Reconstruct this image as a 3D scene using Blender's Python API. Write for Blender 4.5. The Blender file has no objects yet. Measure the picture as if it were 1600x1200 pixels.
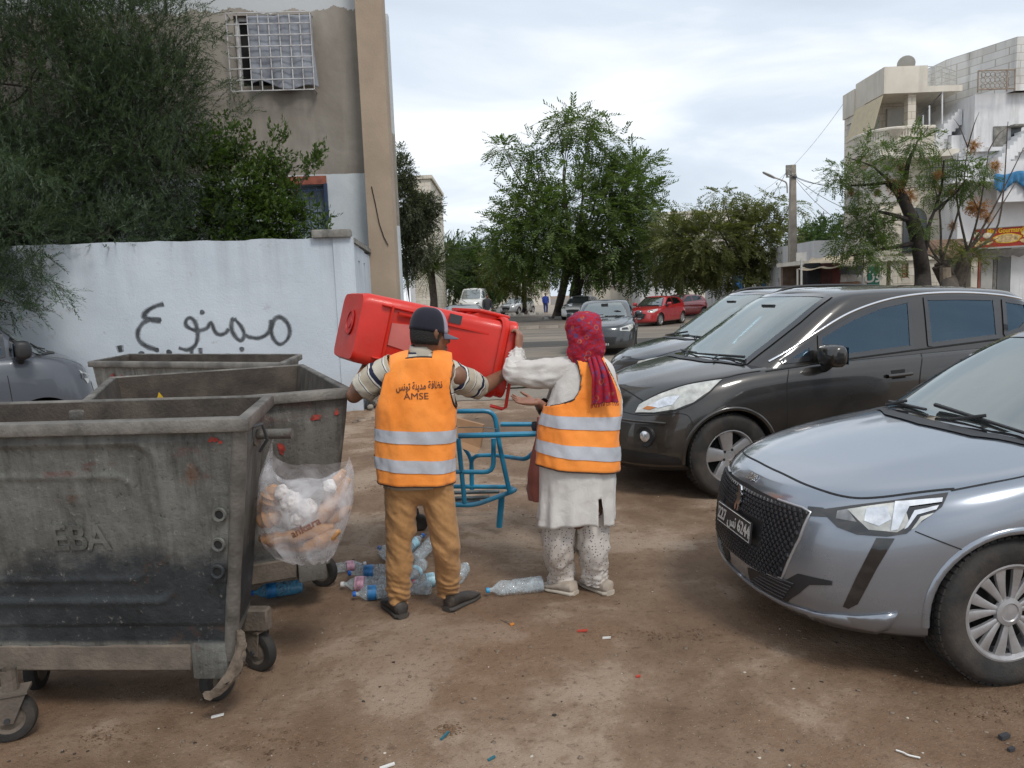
import bpy,bmesh,math,random
import numpy as np
from mathutils import Vector,Matrix,noise
from mathutils.bvhtree import BVHTree
from mathutils.geometry import delaunay_2d_cdt
R=math.radians
random.seed(7);rng=np.random.default_rng(7)
scene=bpy.context.scene
C=scene.collection
# -- camera, sky, sun, exposure
CAM_H=1.70;PITCH=R(6.5);ROLL=R(2.2)
cam_data=bpy.data.cameras.new('camera');cam=bpy.data.objects.new('camera',cam_data);C.objects.link(cam)
cam_data.sensor_width=36;cam_data.lens=36*1202/1600;cam_data.clip_end=3000;cam_data.clip_start=0.05
_f=Vector((0,math.cos(PITCH),-math.sin(PITCH)));_u=Vector((0,math.sin(PITCH), math.cos(PITCH)));_r=Vector((1,0,0))
_R=_r*math.cos(ROLL)-_u*math.sin(ROLL);_U=_u*math.cos(ROLL)+_r*math.sin(ROLL)
cam.matrix_world=Matrix(((_R.x,_U.x,-_f.x, 0),(_R.y,_U.y,-_f.y, 0),(_R.z,_U.z,-_f.z, CAM_H),(0,0,0,1)))
scene.camera=cam
SUN_EL, SUN_AZ=R(52), R(150)
world=bpy.data.worlds.new('World');scene.world=world;world.use_nodes=True
wn,wl=world.node_tree.nodes, world.node_tree.links
bg=wn['Background'];bg.inputs['Strength'].default_value=0.13
sky=wn.new('ShaderNodeTexSky');sky.sky_type='NISHITA';sky.sun_disc=False
sky.sun_elevation=SUN_EL;sky.sun_rotation=SUN_AZ;sky.air_density=1.0;sky.dust_density=2.0
tc=wn.new('ShaderNodeTexCoord')
sep=wn.new('ShaderNodeSeparateXYZ');wl.new(tc.outputs['Generated'],sep.inputs[0])
mx=wn.new('ShaderNodeMath');mx.operation='MAXIMUM';mx.inputs[1].default_value=0.0;wl.new(sep.outputs['Z'],mx.inputs[0])
ad=wn.new('ShaderNodeMath');ad.operation='ADD';ad.inputs[1].default_value=0.30;wl.new(mx.outputs[0],ad.inputs[0])
dx=wn.new('ShaderNodeMath');dx.operation='DIVIDE';wl.new(sep.outputs['X'],dx.inputs[0]);wl.new(ad.outputs[0],dx.inputs[1])
dy=wn.new('ShaderNodeMath');dy.operation='DIVIDE';wl.new(sep.outputs['Y'],dy.inputs[0]);wl.new(ad.outputs[0],dy.inputs[1])
cmb=wn.new('ShaderNodeCombineXYZ');wl.new(dx.outputs[0], cmb.inputs[0]);wl.new(dy.outputs[0],cmb.inputs[1])
mp=wn.new('ShaderNodeMapping');wl.new(cmb.outputs[0],mp.inputs[0]);mp.inputs['Rotation'].default_value=(0,0,R(-28));mp.inputs['Scale'].default_value=(0.9, 1.5,1);mp.inputs['Location'].default_value=(3.1, 1.7,0)
n1=wn.new('ShaderNodeTexNoise');n1.inputs['Scale'].default_value=1.25;n1.inputs['Detail'].default_value=7;n1.inputs['Roughness'].default_value=0.52;n1.inputs['Distortion'].default_value=0.5
wl.new(mp.outputs[0], n1.inputs['Vector'])
cr=wn.new('ShaderNodeValToRGB');wl.new(n1.outputs['Fac'],cr.inputs[0])
e=cr.color_ramp.elements;e[0].position=0.32;e[0].color=(4.6,5.15,5.8,1);e[1].position=0.64;e[1].color=(7.5,7.7,7.95,1)
el=e.new(0.47);el.color=(5.3,5.85,6.5,1)
mixw=wn.new('ShaderNodeMixRGB');mixw.inputs[0].default_value=0.90
wl.new(sky.outputs[0],mixw.inputs[1]);wl.new(cr.outputs[0],mixw.inputs[2]);wl.new(mixw.outputs[0], bg.inputs['Color'])
sun_d=bpy.data.lights.new('sun','SUN');sun_d.energy=1.5;sun_d.angle=R(14);sun_d.color=(1,0.96,0.9)
sun=bpy.data.objects.new('sun',sun_d);C.objects.link(sun);sun.location=(0,0,30)
_sd=Vector((math.sin(SUN_AZ)*math.cos(SUN_EL),math.cos(SUN_AZ)*math.cos(SUN_EL),math.sin(SUN_EL)))
sun.rotation_euler=_sd.to_track_quat('Z','Y').to_euler()
vs=scene.view_settings;vs.view_transform='Standard';vs.look='None';vs.gamma=1;vs.use_curve_mapping=False;vs.exposure=0.24
# -- helpers
_F=1202.0
def ray(px,py):
 return _f+_R*((px-800)/_F)+_U*((600-py)/_F)
def G(px,py,z=0.0):
 d=ray(px,py);t=(z-CAM_H)/d.z;return Vector((d.x*t,d.y*t,z))
def D(px,py,Y):
 d=ray(px,py);t=Y/d.y;return Vector((d.x*t,Y,CAM_H+d.z*t))
def tag(o,label=None, cat=None,group=None, kind=None):
 if label:o['label']=label
 if cat:o['category']=cat
 if group:o['group']=group
 if kind:o['kind']=kind
 return o
def empty(name,loc=(0,0,0),rz=0,label=None,cat=None,group=None):
 o=bpy.data.objects.new(name,None);o.empty_display_size=0.1;C.objects.link(o);o.location=loc;o.rotation_euler=(0,0,rz)
 return tag(o, label, cat,group)
def kids(o):return[c for c in KID.get(o.name,[])]
KID={}
def link(o,parent=None):
 C.objects.link(o)
 if parent is not None:
  o.parent=parent;KID.setdefault(parent.name,[]).append(o)
 return o
def copy_tree(o,parent=None):
 c=o.copy();link(c,parent)
 for ch in kids(o):copy_tree(ch,c)
 return c
def mesh_obj(name,verts,faces,mat=None,parent=None,smooth=True, sharp=None,mats=None,fmat=None):
 me=bpy.data.meshes.new(name);me.from_pydata([tuple(v)for v in verts], [],faces)
 for m in(mats or([mat]if mat else[])):me.materials.append(m)
 if fmat is not None:me.polygons.foreach_set('material_index',fmat)
 if smooth:me.polygons.foreach_set('use_smooth',[True]*len(me.polygons))
 me.update()
 if smooth and sharp:me.set_sharp_from_angle(angle=R(sharp))
 o=bpy.data.objects.new(name,me);return link(o,parent)
def np_mesh(name,V,Fq,mat,parent=None,smooth=False):
 """big mesh from numpy arrays; Fq (n,k) with k corners each"""
 me=bpy.data.meshes.new(name);n,k=Fq.shape
 me.vertices.add(len(V));me.vertices.foreach_set('co',V.astype(np.float32).ravel())
 me.loops.add(n*k);me.loops.foreach_set('vertex_index',Fq.astype(np.int32).ravel())
 me.polygons.add(n);me.polygons.foreach_set('loop_start',np.arange(0,n*k,k,dtype=np.int32))
 me.polygons.foreach_set('loop_total',np.full(n,k,dtype=np.int32))
 if smooth:me.polygons.foreach_set('use_smooth',np.ones(n,dtype=bool))
 me.update(calc_edges=True);me.materials.append(mat)
 return link(bpy.data.objects.new(name,me),parent)
class MB:
 def __init__(s):s.v=[];s.f=[];s.m=[]
 def add(s,vs, fs,mi=0):
  b=len(s.v);s.v+=[Vector(v)for v in vs];s.f+=[tuple(b+i for i in f)for f in fs];s.m+=[mi]*len(fs);return s
 def box(s,c,d,rot=None,mi=0,taper=None):
  hx,hy,hz=d[0]/2,d[1]/2,d[2]/2;vs=[]
  for z in(-1, 1):
   t=(taper if(taper and z>0)else 1)
   for x,y in((-1,-1),(1,-1),(1,1), (-1,1)):vs.append(Vector((x*hx*t,y*hy*t,z*hz)))
  if rot is not None:vs=[rot@v for v in vs]
  vs=[v+Vector(c)for v in vs]
  return s.add(vs,[(3,2,1,0),(4,5,6,7),(0, 1,5,4),(1,2,6,5),(2, 3,7,6),(3,0,4,7)],mi)
 def bbox(s,a, b,mi=0):
  a=Vector(a);b=Vector(b);return s.box((a+b)/2,b-a,None, mi)
 def tube(s,pts,r,n=10,mi=0, closed=False, caps=True,flat=1.0):
  pts=[Vector(p)for p in pts];m=len(pts)
  rs=r if isinstance(r,(list,tuple))else[r]*m
  t0=(pts[1]-pts[0]).normalized()
  up=Vector((0,0,1))if abs(t0.z)<0.9 else Vector((1,0,0))
  nrm=(up-t0*up.dot(t0)).normalized();vs=[]
  for i in range(m):
   if closed:t=(pts[(i+1)%m]-pts[i-1])
   else:t=pts[min(i+1,m-1)]-pts[max(i-1,0)]
   t=t.normalized()if t.length>1e-9 else t0
   nrm=(nrm-t*nrm.dot(t));nrm=nrm.normalized()if nrm.length>1e-6 else Vector((1,0,0));bn=t.cross(nrm)
   for k in range(n):
    a=2*math.pi*k/n;vs.append(pts[i]+(nrm*math.cos(a)*flat+bn*math.sin(a))*rs[i])
  fs=[]
  for i in range(m if closed else m-1):
   j=(i+1)%m
   for k in range(n):fs.append((i*n+k,i*n+(k+1)%n,j*n+(k+1)%n,j*n+k))
  if caps and not closed:fs.append(tuple(range(n-1,-1,-1)));fs.append(tuple((m-1)*n+k for k in range(n)))
  return s.add(vs,fs, mi)
 def lathe(s,prof,n=24,M=None,mi=0, cap=False):
  """prof: (radius, height) list, axis z, M transforms"""
  vs=[];m=len(prof)
  for r_,h in prof:
   for k in range(n):
    a=2*math.pi*k/n;v=Vector((r_*math.cos(a),r_*math.sin(a),h));vs.append(M@v if M else v)
  fs=[(i*n+k,i*n+(k+1)%n,(i+1)*n+(k+1)%n,(i+1)*n+k)for i in range(m-1)for k in range(n)]
  if cap:fs.append(tuple(range(n-1, -1,-1)));fs.append(tuple((m-1)*n+k for k in range(n)))
  return s.add(vs,fs, mi)
 def loft(s,rings,mi=0,closed=True, caps=False):
  n=len(rings[0]);vs=[v for r_ in rings for v in r_];fs=[]
  for i in range(len(rings)-1):
   for k in range(n if closed else n-1):
    fs.append((i*n+k, i*n+(k+1)%n,(i+1)*n+(k+1)%n,(i+1)*n+k))
  if caps:fs.append(tuple(range(n-1,-1,-1)));fs.append(tuple((len(rings)-1)*n+k for k in range(n)))
  return s.add(vs,fs, mi)
 def prism(s,poly,M,h,mi=0):
  """poly 2D points extruded by h along local z of M"""
  n=len(poly);vs=[M@Vector((p[0],p[1],0))for p in poly]+[M@Vector((p[0],p[1], h))for p in poly]
  fs=[tuple(range(n-1,-1,-1)),tuple(range(n,2*n))]+[(i,(i+1)%n, n+(i+1)%n,n+i)for i in range(n)]
  return s.add(vs,fs, mi)
 def build(s,name,mat=None,parent=None,smooth=True,sharp=35,mats=None):
  return mesh_obj(name,s.v,s.f,mat, parent,smooth,sharp, mats,s.m if mats else None)
def modify(o,mods):
 """apply modifiers (type, settings) to o's mesh"""
 for t, kw in mods:
  m=o.modifiers.new(t,t)
  for k,v in kw.items():setattr(m,k,v)
 bpy.context.view_layer.update()
 dg=bpy.context.evaluated_depsgraph_get();ev=o.evaluated_get(dg)
 me=bpy.data.meshes.new_from_object(ev,preserve_all_data_layers=True,depsgraph=dg)
 o.modifiers.clear();old=o.data;nm=old.name;o.data=me;bpy.data.meshes.remove(old);me.name=nm
 return o
def bevel(o,w=0.01,seg=2,angle=30):
 modify(o,[('BEVEL',dict(width=w,segments=seg,limit_method='ANGLE',angle_limit=R(angle)))])
 o.data.polygons.foreach_set('use_smooth', [True]*len(o.data.polygons));o.data.set_sharp_from_angle(angle=R(40));return o
def bvh_of(o):
 me=o.data;return BVHTree.FromPolygons([v.co.copy()for v in me.vertices],[tuple(p.vertices)for p in me.polygons])
def interp(x,pts):
 if x<=pts[0][0]:return pts[0][1]
 for(a, va),(b,vb)in zip(pts,pts[1:]):
  if x<=b:return va+(vb-va)*(x-a)/(b-a)
 return pts[-1][1]
def sinterp(x, pts):
 """smooth (Catmull) interpolation through x-sorted points"""
 n=len(pts)
 if x<=pts[0][0]:return pts[0][1]
 if x>=pts[-1][0]:return pts[-1][1]
 for i in range(n-1):
  if x<=pts[i+1][0]:break
 x0,y0=pts[i];x1,y1=pts[i+1];h=x1-x0;t=(x-x0)/h
 def sl(j):
  if j<=0:return(pts[1][1]-pts[0][1])/(pts[1][0]-pts[0][0])
  if j>=n-1:return(pts[-1][1]-pts[-2][1])/(pts[-1][0]-pts[-2][0])
  return(pts[j+1][1]-pts[j-1][1])/(pts[j+1][0]-pts[j-1][0])
 m0,m1=sl(i)*h,sl(i+1)*h
 return(2*t**3-3*t**2+1)*y0+(t**3-2*t**2+t)*m0+(-2*t**3+3*t**2)*y1+(t**3-t**2)*m1
def cr_curve(pts,k=6, closed=False):
 pts=[Vector(p)for p in pts];n=len(pts);out=[]
 for i in range(n if closed else n-1):
  g=lambda j:pts[j%n]if closed else pts[max(0,min(n-1,j))]
  a,b,c,d=g(i-1),g(i),g(i+1),g(i+2)
  for q in range(k):
   t=q/k;out.append(0.5*((2*b)+(c-a)*t+(2*a-5*b+4*c-d)*t*t+(3*b-a-3*c+d)*t**3))
 if not closed:out.append(pts[-1])
 return out
 # -- materials
def _rgb(c):return(c[0],c[1],c[2],1)
class Mat:
 """small node-graph builder"""
 def __init__(s,name, rough=0.6,metal=0.0, spec=0.5):
  s.m=bpy.data.materials.new(name);s.m.use_nodes=True;s.n=s.m.node_tree.nodes;s.l=s.m.node_tree.links
  s.b=s.n['Principled BSDF'];s.set('Roughness',rough);s.set('Metallic',metal);s.set('Specular IOR Level', spec)
 def set(s,k,v):
  i=s.b.inputs[k]
  if hasattr(v,'is_output')or isinstance(v,bpy.types.NodeSocket):s.l.new(v,i)
  else:i.default_value=v if not isinstance(v,(tuple,list))else(_rgb(v)if i.type=='RGBA' else v)
  return s
 def coord(s,kind='Object',scale=(1,1,1),rot=(0,0,0),loc=(0,0,0)):
  t=s.n.new('ShaderNodeTexCoord');m=s.n.new('ShaderNodeMapping');s.l.new(t.outputs[kind],m.inputs[0])
  m.inputs['Scale'].default_value=scale;m.inputs['Rotation'].default_value=rot;m.inputs['Location'].default_value=loc
  return m.outputs[0]
 def noise(s,co,scale=5,detail=4,rough=0.55,dist=0.0,out='Fac'):
  t=s.n.new('ShaderNodeTexNoise');s.l.new(co,t.inputs['Vector']);t.inputs['Scale'].default_value=scale
  t.inputs['Detail'].default_value=detail;t.inputs['Roughness'].default_value=rough;t.inputs['Distortion'].default_value=dist
  return t.outputs[out]
 def voro(s,co,scale=5,feature='F1',out='Distance',rand=1.0):
  t=s.n.new('ShaderNodeTexVoronoi');t.feature=feature;s.l.new(co,t.inputs['Vector']);t.inputs['Scale'].default_value=scale
  t.inputs['Randomness'].default_value=rand;return t.outputs[out]
 def ramp(s,fac,stops,interp='LINEAR'):
  r=s.n.new('ShaderNodeValToRGB');s.l.new(fac,r.inputs[0]);r.color_ramp.interpolation=interp;e=r.color_ramp.elements
  while len(e)<len(stops):e.new(0.5)
  for el_,(p,c)in zip(e,stops):
   el_.position=p;el_.color=_rgb(c)if isinstance(c,(tuple,list))else(c,c,c,1)
  return r.outputs[0]
 def mix(s,fac,a,b,mode='MIX'):
  m=s.n.new('ShaderNodeMixRGB');m.blend_type=mode
  for i,v in enumerate((fac, a,b)):
   if isinstance(v,bpy.types.NodeSocket):s.l.new(v,m.inputs[i])
   elif isinstance(v, (tuple,list)):m.inputs[i].default_value=_rgb(v)
   else:m.inputs[i].default_value=v if i==0 else(v,v,v,1)
  return m.outputs[0]
 def math(s,op,a,b=0.0,clamp=False):
  m=s.n.new('ShaderNodeMath');m.operation=op;m.use_clamp=clamp
  for i,v in enumerate((a,b)):
   if isinstance(v,bpy.types.NodeSocket):s.l.new(v,m.inputs[i])
   else:m.inputs[i].default_value=v
  return m.outputs[0]
 def xyz(s,co):
  t=s.n.new('ShaderNodeSeparateXYZ');s.l.new(co,t.inputs[0]);return t.outputs
 def island(s):
  g=s.n.new('ShaderNodeNewGeometry');return g.outputs['Random Per Island']
 def objrand(s):
  g=s.n.new('ShaderNodeObjectInfo');return g.outputs['Random']
 def bump(s,h, strength=0.4, dist=0.01):
  b=s.n.new('ShaderNodeBump');b.inputs['Strength'].default_value=strength;b.inputs['Distance'].default_value=dist
  s.l.new(h,b.inputs['Height']);s.l.new(b.outputs[0],s.b.inputs['Normal']);return s
def simple(name,col,rough=0.6,metal=0.0,var=0.15, scale=6,bump=0.0,bscale=60, coat=0.0,spec=0.5,kind='Object',dirt=None,dirt_amt=0.5):
 m=Mat(name,rough,metal,spec);co=m.coord(kind)
 nz=m.noise(co,scale, 5)
 c2=tuple(min(1,c*(1+var))for c in col);c1=tuple(c*(1-var)for c in col)
 colr=m.ramp(nz,[(0.3,c1),(0.7,c2)])
 if dirt:
  nd=m.noise(m.coord(kind,loc=(3,5, 7)),scale*0.6,6,0.65)
  fac=m.ramp(nd,[(0.45,0.0), (0.7,dirt_amt)]);colr=m.mix(fac,colr,dirt)
 m.set('Base Color',colr)
 if bump:m.bump(m.noise(co,bscale,3),bump, 0.01)
 if coat:m.set('Coat Weight',coat);m.set('Coat Roughness',0.04)
 return m.m
M={}
M['black_plastic']=simple('black_plastic', (0.018,0.018, 0.019),0.5,var=0.3)
M['rubber']=simple('tyre_rubber',(0.022,0.021,0.02),0.82,var=0.35,scale=9,bump=0.3,bscale=90,dirt=(0.12,0.09,0.065),dirt_amt=0.35)
M['chrome']=simple('chrome', (0.75, 0.76,0.78),0.12,1.0, var=0.03)
M['alloy']=simple('alloy_wheel_paint',(0.42,0.42, 0.43), 0.35,0.6,var=0.12,dirt=(0.16,0.12, 0.09), dirt_amt=0.4)
M['dark_well']=simple('wheel_well_black',(0.012,0.012,0.012),0.9)
M['gap']=simple('panel_gap_black',(0.006,0.006,0.006),0.7)
def car_paint(name,col,metal=0.45,rough=0.3,coat=1.0,dust=(0.2, 0.16,0.12),dusty=0.25):
 m=Mat(name,rough,metal);co=m.coord('Object');nz=m.noise(co,3.0,6,0.6)
 z=m.xyz(co)[2]
 low=m.ramp(z, [(0.15,1.0),(0.75,0.12)])
 fac=m.math('MULTIPLY',m.math('MULTIPLY',m.ramp(nz,[(0.35,0.25),(0.7,1.0)]),low),dusty)
 m.set('Base Color',m.mix(fac,col,dust))
 m.set('Roughness',m.math('ADD',m.math('MULTIPLY',fac,0.6),rough))
 m.set('Coat Weight', coat);m.set('Coat Roughness',m.math('ADD',m.math('MULTIPLY',m.noise(co,9,5,0.7),0.10),0.0))
 return m.m
M['glass_dark']=None
def car_glass(name,tint,ior=1.9,rough=0.03,dust=0.12):
 m=Mat(name,rough);co=m.coord('Object');nz=m.noise(co,2.4,6,0.65)
 fac=m.ramp(nz,[(0.4, 0.0),(0.75,dust)])
 m.set('Base Color',m.mix(fac,tint, (0.45, 0.46,0.44)));m.set('IOR',ior);m.set('Roughness', m.math('ADD', m.math('MULTIPLY',fac,0.5), rough))
 return m.m
M['glass_side']=car_glass('car_side_glass',(0.006,0.03,0.055),1.6,.03, .03)
M['glass_screen']=car_glass('car_windscreen_glass',(0.12,0.14,0.14),2.5,0.04, 0.22)
def text_mesh(s,size, extrude=0.0,bold=False,shear=0.0,res=3):
 cu=bpy.data.curves.new('txt','FONT');cu.body=s;cu.size=size;cu.align_x='CENTER';cu.align_y='CENTER';cu.extrude=extrude;cu.resolution_u=res;cu.shear=shear
 if bold:cu.offset=size*0.02
 o=bpy.data.objects.new('txt',cu);C.objects.link(o);bpy.context.view_layer.update()
 me=bpy.data.meshes.new_from_object(o.evaluated_get(bpy.context.evaluated_depsgraph_get()));vs=[v.co.copy()for v in me.vertices];fs=[tuple(p_.vertices)for p_ in me.polygons]
 bpy.data.objects.remove(o);bpy.data.meshes.remove(me);return vs,fs
def text_obj(name,s,size,Mx, mat,parent,extrude=0.002,bold=True,sx=1.0,shear=0.0):
 vs,fs=text_mesh(s,size,extrude,bold,shear)
 return mesh_obj(name,[Mx@Vector((v.x*sx,v.y,v.z))for v in vs], fs,mat,parent,False)
 # -- ground, road, plaza
def fbm(x,y,s, o=4):return noise.fractal(Vector((x*s,y*s,3.7)), 0.9,2.0,o)
def axis(a,b,d,lo,hi, g=1.16):
 v=list(np.arange(a,b+1e-6,d));st=d;q=b
 while q<hi:st*=g;q+=st;v.append(q)
 st=d;q=a;pre=[]
 while q>lo:st*=g;q-=st;pre.append(q)
 return pre[::-1]+v
gx=axis(-4.5,5.0,0.055,-420, 420);gy=axis(1.2,12.0,0.055,-60,900)
def gheight(x, y):
 d=max(0.0,1-max(0,max(abs(x)-5,y-11.5,-y))/3.0)
 if d<=0:return 0.0
 return d*(0.011*fbm(x,y,0.7,3)+0.005*fbm(x,y,3.5,4))
gv=[(x, y,gheight(x,y))for y in gy for x in gx]
nx=len(gx);gf=[(j*nx+i,j*nx+i+1,(j+1)*nx+i+1,(j+1)*nx+i)for j in range(len(gy)-1)for i in range(nx-1)]
m=Mat('packed_dirt',0.85,0,0.3);co=m.coord('Object')
big=m.noise(co,0.55,9,0.66,0.35);mid=m.noise(m.coord('Object',loc=(9,4,0)),1.7,8,0.7,0.2);fine=m.noise(co,26,6,0.7);grit=m.voro(co,75)
mix_=m.math('ADD',m.math('MULTIPLY',big,0.62),m.math('MULTIPLY',mid,0.38))
c1=m.ramp(mix_,[(0.38,(0.125,0.076, 0.045)),(0.46,(0.185,0.12,0.076)), (0.505,(0.225,0.154, 0.103)),(0.54,(0.305,0.226, 0.163)),(0.64,(0.36, 0.28,0.21))])
red=m.noise(m.coord('Object',loc=(2,8,1)), 0.9,5, 0.6)
c1=m.mix(m.ramp(red,[(0.5,0.0),(0.68,0.45)]),c1,(0.17,0.088,0.045))
c1=m.mix(m.ramp(fine, [(0.32,0.5),(0.46,0.0)]),c1,(0.055,0.036, 0.024))
c1=m.mix(m.ramp(fine, [(0.58,0.0),(0.78,0.25)]),c1,(0.36,0.29,0.22))
c1=m.mix(m.ramp(m.noise(co,140,2,0.5),[(0.69,0.0),(0.73, 0.75)]),c1,(0.42,0.37,0.31))
c1=m.mix(m.ramp(m.noise(m.coord('Object',loc=(5,1,2)),95,2,0.5),[(0.68,0.0),(0.72,0.8)]),c1,(0.035,0.025, 0.018))
m.set('Base Color',c1);m.set('Roughness',m.ramp(mix_,[(0.38,0.62),(0.5,0.9)]))
hgt=m.math('ADD',m.math('MULTIPLY', fine,0.6),m.math('MULTIPLY',m.noise(co,110,4,0.6),0.4));m.bump(m.math('ADD', hgt,m.math('MULTIPLY',mix_, 1.6)), 0.75,0.02)
gmat=m.m
V=np.array(gv);ground=np_mesh('ground',V,np.array(gf),gmat,None,True);tag(ground,kind='structure')
def asphalt(name,ca,cb,cc):
 m=Mat(name,0.8,0,0.3);co=m.coord('Object');st=m.coord('Object',scale=(0.35,1.6,1))
 n=m.noise(st, 0.5,8, 0.65,0.5);f=m.noise(co,30,5,0.7)
 c=m.ramp(n,[(0.38,ca),(0.5, cb),(0.62,cc)]);c=m.mix(m.ramp(f,[(0.35,0.35),(0.6,0.0)]),c,tuple(q*0.5 for q in ca))
 m.set('Base Color',c);m.set('Roughness',m.ramp(n,[(0.36,0.35), (0.46, 0.85)]));m.bump(f,0.4,0.01);return m.m
M['road']=asphalt('worn_asphalt',(0.15,0.132,0.11),(0.22,0.19,0.158),(0.29,0.25,0.20))
M['plaza']=asphalt('plaza_paving',(0.14,0.12,0.10),(0.19,0.16,0.135),(0.25,0.21,0.17))
def sheet(name,poly,z,mat,rag=0.0,step=0.5):
 pts=[]
 for i in range(len(poly)):
  a,b=Vector(poly[i]),Vector(poly[(i+1)%len(poly)]);k=max(1,int((b-a).length/step))if poly[i][1]<15 and poly[(i+1)%len(poly)][1]<15 else 1
  for j in range(k):
   p_=a.lerp(b,j/k)
   if k>1 and 0<j:p_=p_+Vector((0,rag*fbm(p_.x,0, 1.3,4)))
   pts.append(p_)
 return tag(mesh_obj(name,[(p_.x,p_.y,z)for p_ in pts],[tuple(range(len(pts)))],mat, None,False),kind='structure')
_r1=sheet('road',[(-60,12.6),(90,12.6),(90,39.3), (-60,39.3)],0.012,M['road'],0.7,0.25)
M['damp']=asphalt('damp_patch',(0.055,0.052,0.05),(0.085,0.08,0.074),(0.12,0.112,0.10))
def blot(name, cx,cy, rx,ry, z,mat, n=40,rag=.35):
 vs=[(cx+rx*math.cos(a)*(1+rag*fbm(math.cos(a)*2+cx,math.sin(a)*2,1,3)),cy+ry*math.sin(a)*(1+rag*fbm(math.cos(a)*2,math.sin(a)*2+cy,1,3)),z)for a in[2*math.pi*i/n for i in range(n)]]
 return tag(mesh_obj(name,vs,[tuple(range(n))],mat,None, False),kind='structure')
blot('damp_road_patch',0,26.5,14,1.5,0.020,M['damp']);blot('damp_road_patch', -1.5,15.2,4.5,0.45,0.020,M['damp']);blot('damp_road_patch',2.0,17.6,5,0.35,0.020,M['damp'])
m=Mat('puddle',0.04,0,0.6);m.set('Base Color',(0.05,0.04,0.032));M['puddle']=m.m
blot('puddle', 0.6,14.1,1.6, 0.11,0.026,M['puddle'],rag=.8);blot('puddle',-0.9,14.6, 1.0,0.08,0.026,M['puddle'], rag=.8)
pz=MB();pz.bbox((-60, 39.75, -0.2), (90,300,0.15));tag(pz.build('pavement',M['plaza'],None, False),kind='structure')
M['kerb']=simple('kerb_concrete',(0.33,0.29,0.245),0.85, var=0.25,scale=3,bump=0.4,bscale=30)
kerb=empty('kerb',(0, 39.5,0));tag(kerb,kind='structure')
km=bpy.data.meshes.new('kerb_stone');_k=MB();_k.box((0,0,0.06), (0.97, 0.24,0.20));km.from_pydata([tuple(v)for v in _k.v],[],_k.f);km.materials.append(M['kerb'])
for i in range(-9,22):
 o=bpy.data.objects.new('kerb_stone',km);link(o,kerb);o.location=(i*1.0,random.uniform(-.01,.01),random.uniform(-.012,.012));o.rotation_euler=(0,0, random.uniform(-.01, .01))
k2=MB();k2.bbox((-60, 39.38, -0.04),(-9.5, 39.62, .16));k2.bbox((21.5, 39.38, -.04), (90,39.62,.16));k2.build('kerb_run',M['kerb'],kerb,False)
sheet('path',[(2.0,62),(4.6, 62),(7.5,120),(2.6,120)],0.16,asphalt('pale_path',(0.25,0.21,0.17),(0.33,0.28,0.22),(0.38, 0.32,0.26)))
# -- white garden wall
m=Mat('wall_white_paint',0.8,0,0.3);co=m.coord('Object');zc=m.xyz(co)[2]
vst=m.noise(m.coord('Object',scale=(3.2,3.2,0.22)),1.3,7,0.65);bl=m.noise(co, 0.9,6, 0.6)
c=m.ramp(bl,[(0.3,(0.44,0.49,0.545)),(0.7, (0.54, 0.59,0.64))])
topf=m.ramp(zc,[(0.0, 0.0),(1.0,1.0)])
tr=m.n.new('ShaderNodeMapRange');m.l.new(zc,tr.inputs[0]);tr.inputs[1].default_value=1.5;tr.inputs[2].default_value=2.75
streak=m.math('MULTIPLY',m.ramp(vst,[(0.42,0.0),(0.68,1.0)]),tr.outputs[0])
c=m.mix(m.math('MULTIPLY',streak,0.45),c,(0.26,0.27,0.28))
tr2=m.n.new('ShaderNodeMapRange');m.l.new(zc,tr2.inputs[0]);tr2.inputs[1].default_value=0.75;tr2.inputs[2].default_value=0.0
c=m.mix(m.math('MULTIPLY',m.math('MULTIPLY',tr2.outputs[0],m.ramp(m.noise(co, 2.2,6),[(0.35,0.2),(0.6,1.0)])),0.7),c,(0.25,0.20,0.155))
c=m.mix(m.ramp(m.noise(m.coord('Object',loc=(3,0, 9)),3.1,8,0.7),[(0.62,0.0), (0.68, 0.6)]),c,(0.33,0.34, 0.34))
m.set('Base Color',c);m.bump(m.math('ADD', m.noise(co,3, 5),m.math('MULTIPLY',m.noise(co,40,4),0.4)),0.5, 0.02);M['wallwhite']=m.m
M['conc']=simple('old_concrete',(0.21,0.20,0.18), 0.9,var=0.45, scale=7,bump=0.6,bscale=35)
WA=Vector((-9.6,10.45,0));WB=Vector((-2.26,11.5,0))
garden=empty('garden_wall',(0,0,0), 0,'white-painted garden wall with black Arabic spray writing', 'wall')
wd=(WB-WA).normalized();wn_=Vector((wd.y,-wd.x,0));WL=(WB-WA).length;WH=2.66
def wpt(s,z,off=0.0):return WA+wd*s+Vector((0,0,z))+wn_*off
nS=170;nZ=40;vs=[];fs=[]
for j in range(nZ+1):
 for i in range(nS+1):
  s=WL*i/nS;z=WH*j/nZ
  if j==nZ:z+=0.018*fbm(s,1, 2.5,4)
  vs.append(wpt(s,z,0.006*fbm(s,z,1.2,4)))
for j in range(nZ):
 for i in range(nS):fs.append((j*(nS+1)+i, j*(nS+1)+i+1, (j+1)*(nS+1)+i+1,(j+1)*(nS+1)+i))
b=len(vs)
for j in(0,nZ):
 for i in range(nS+1):v=vs[j*(nS+1)+i];vs.append(v-wn_*0.22)
t0,t1=b+nS+1,nZ*(nS+1)
for i in range(nS):fs.append((t1+i, t1+i+1,t0+i+1,t0+i));fs.append((b+i+1,b+i,t0+i,t0+i+1))
fs.append((nS, b+nS,t0+nS,t1+nS))
wall_face=mesh_obj('painted_wall_face',vs, fs,M['wallwhite'],garden,True,40)
wall_bvh=bvh_of(wall_face)
cp=MB();rot=Matrix.Rotation(math.atan2(wd.y,wd.x),3,'Z')
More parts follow.
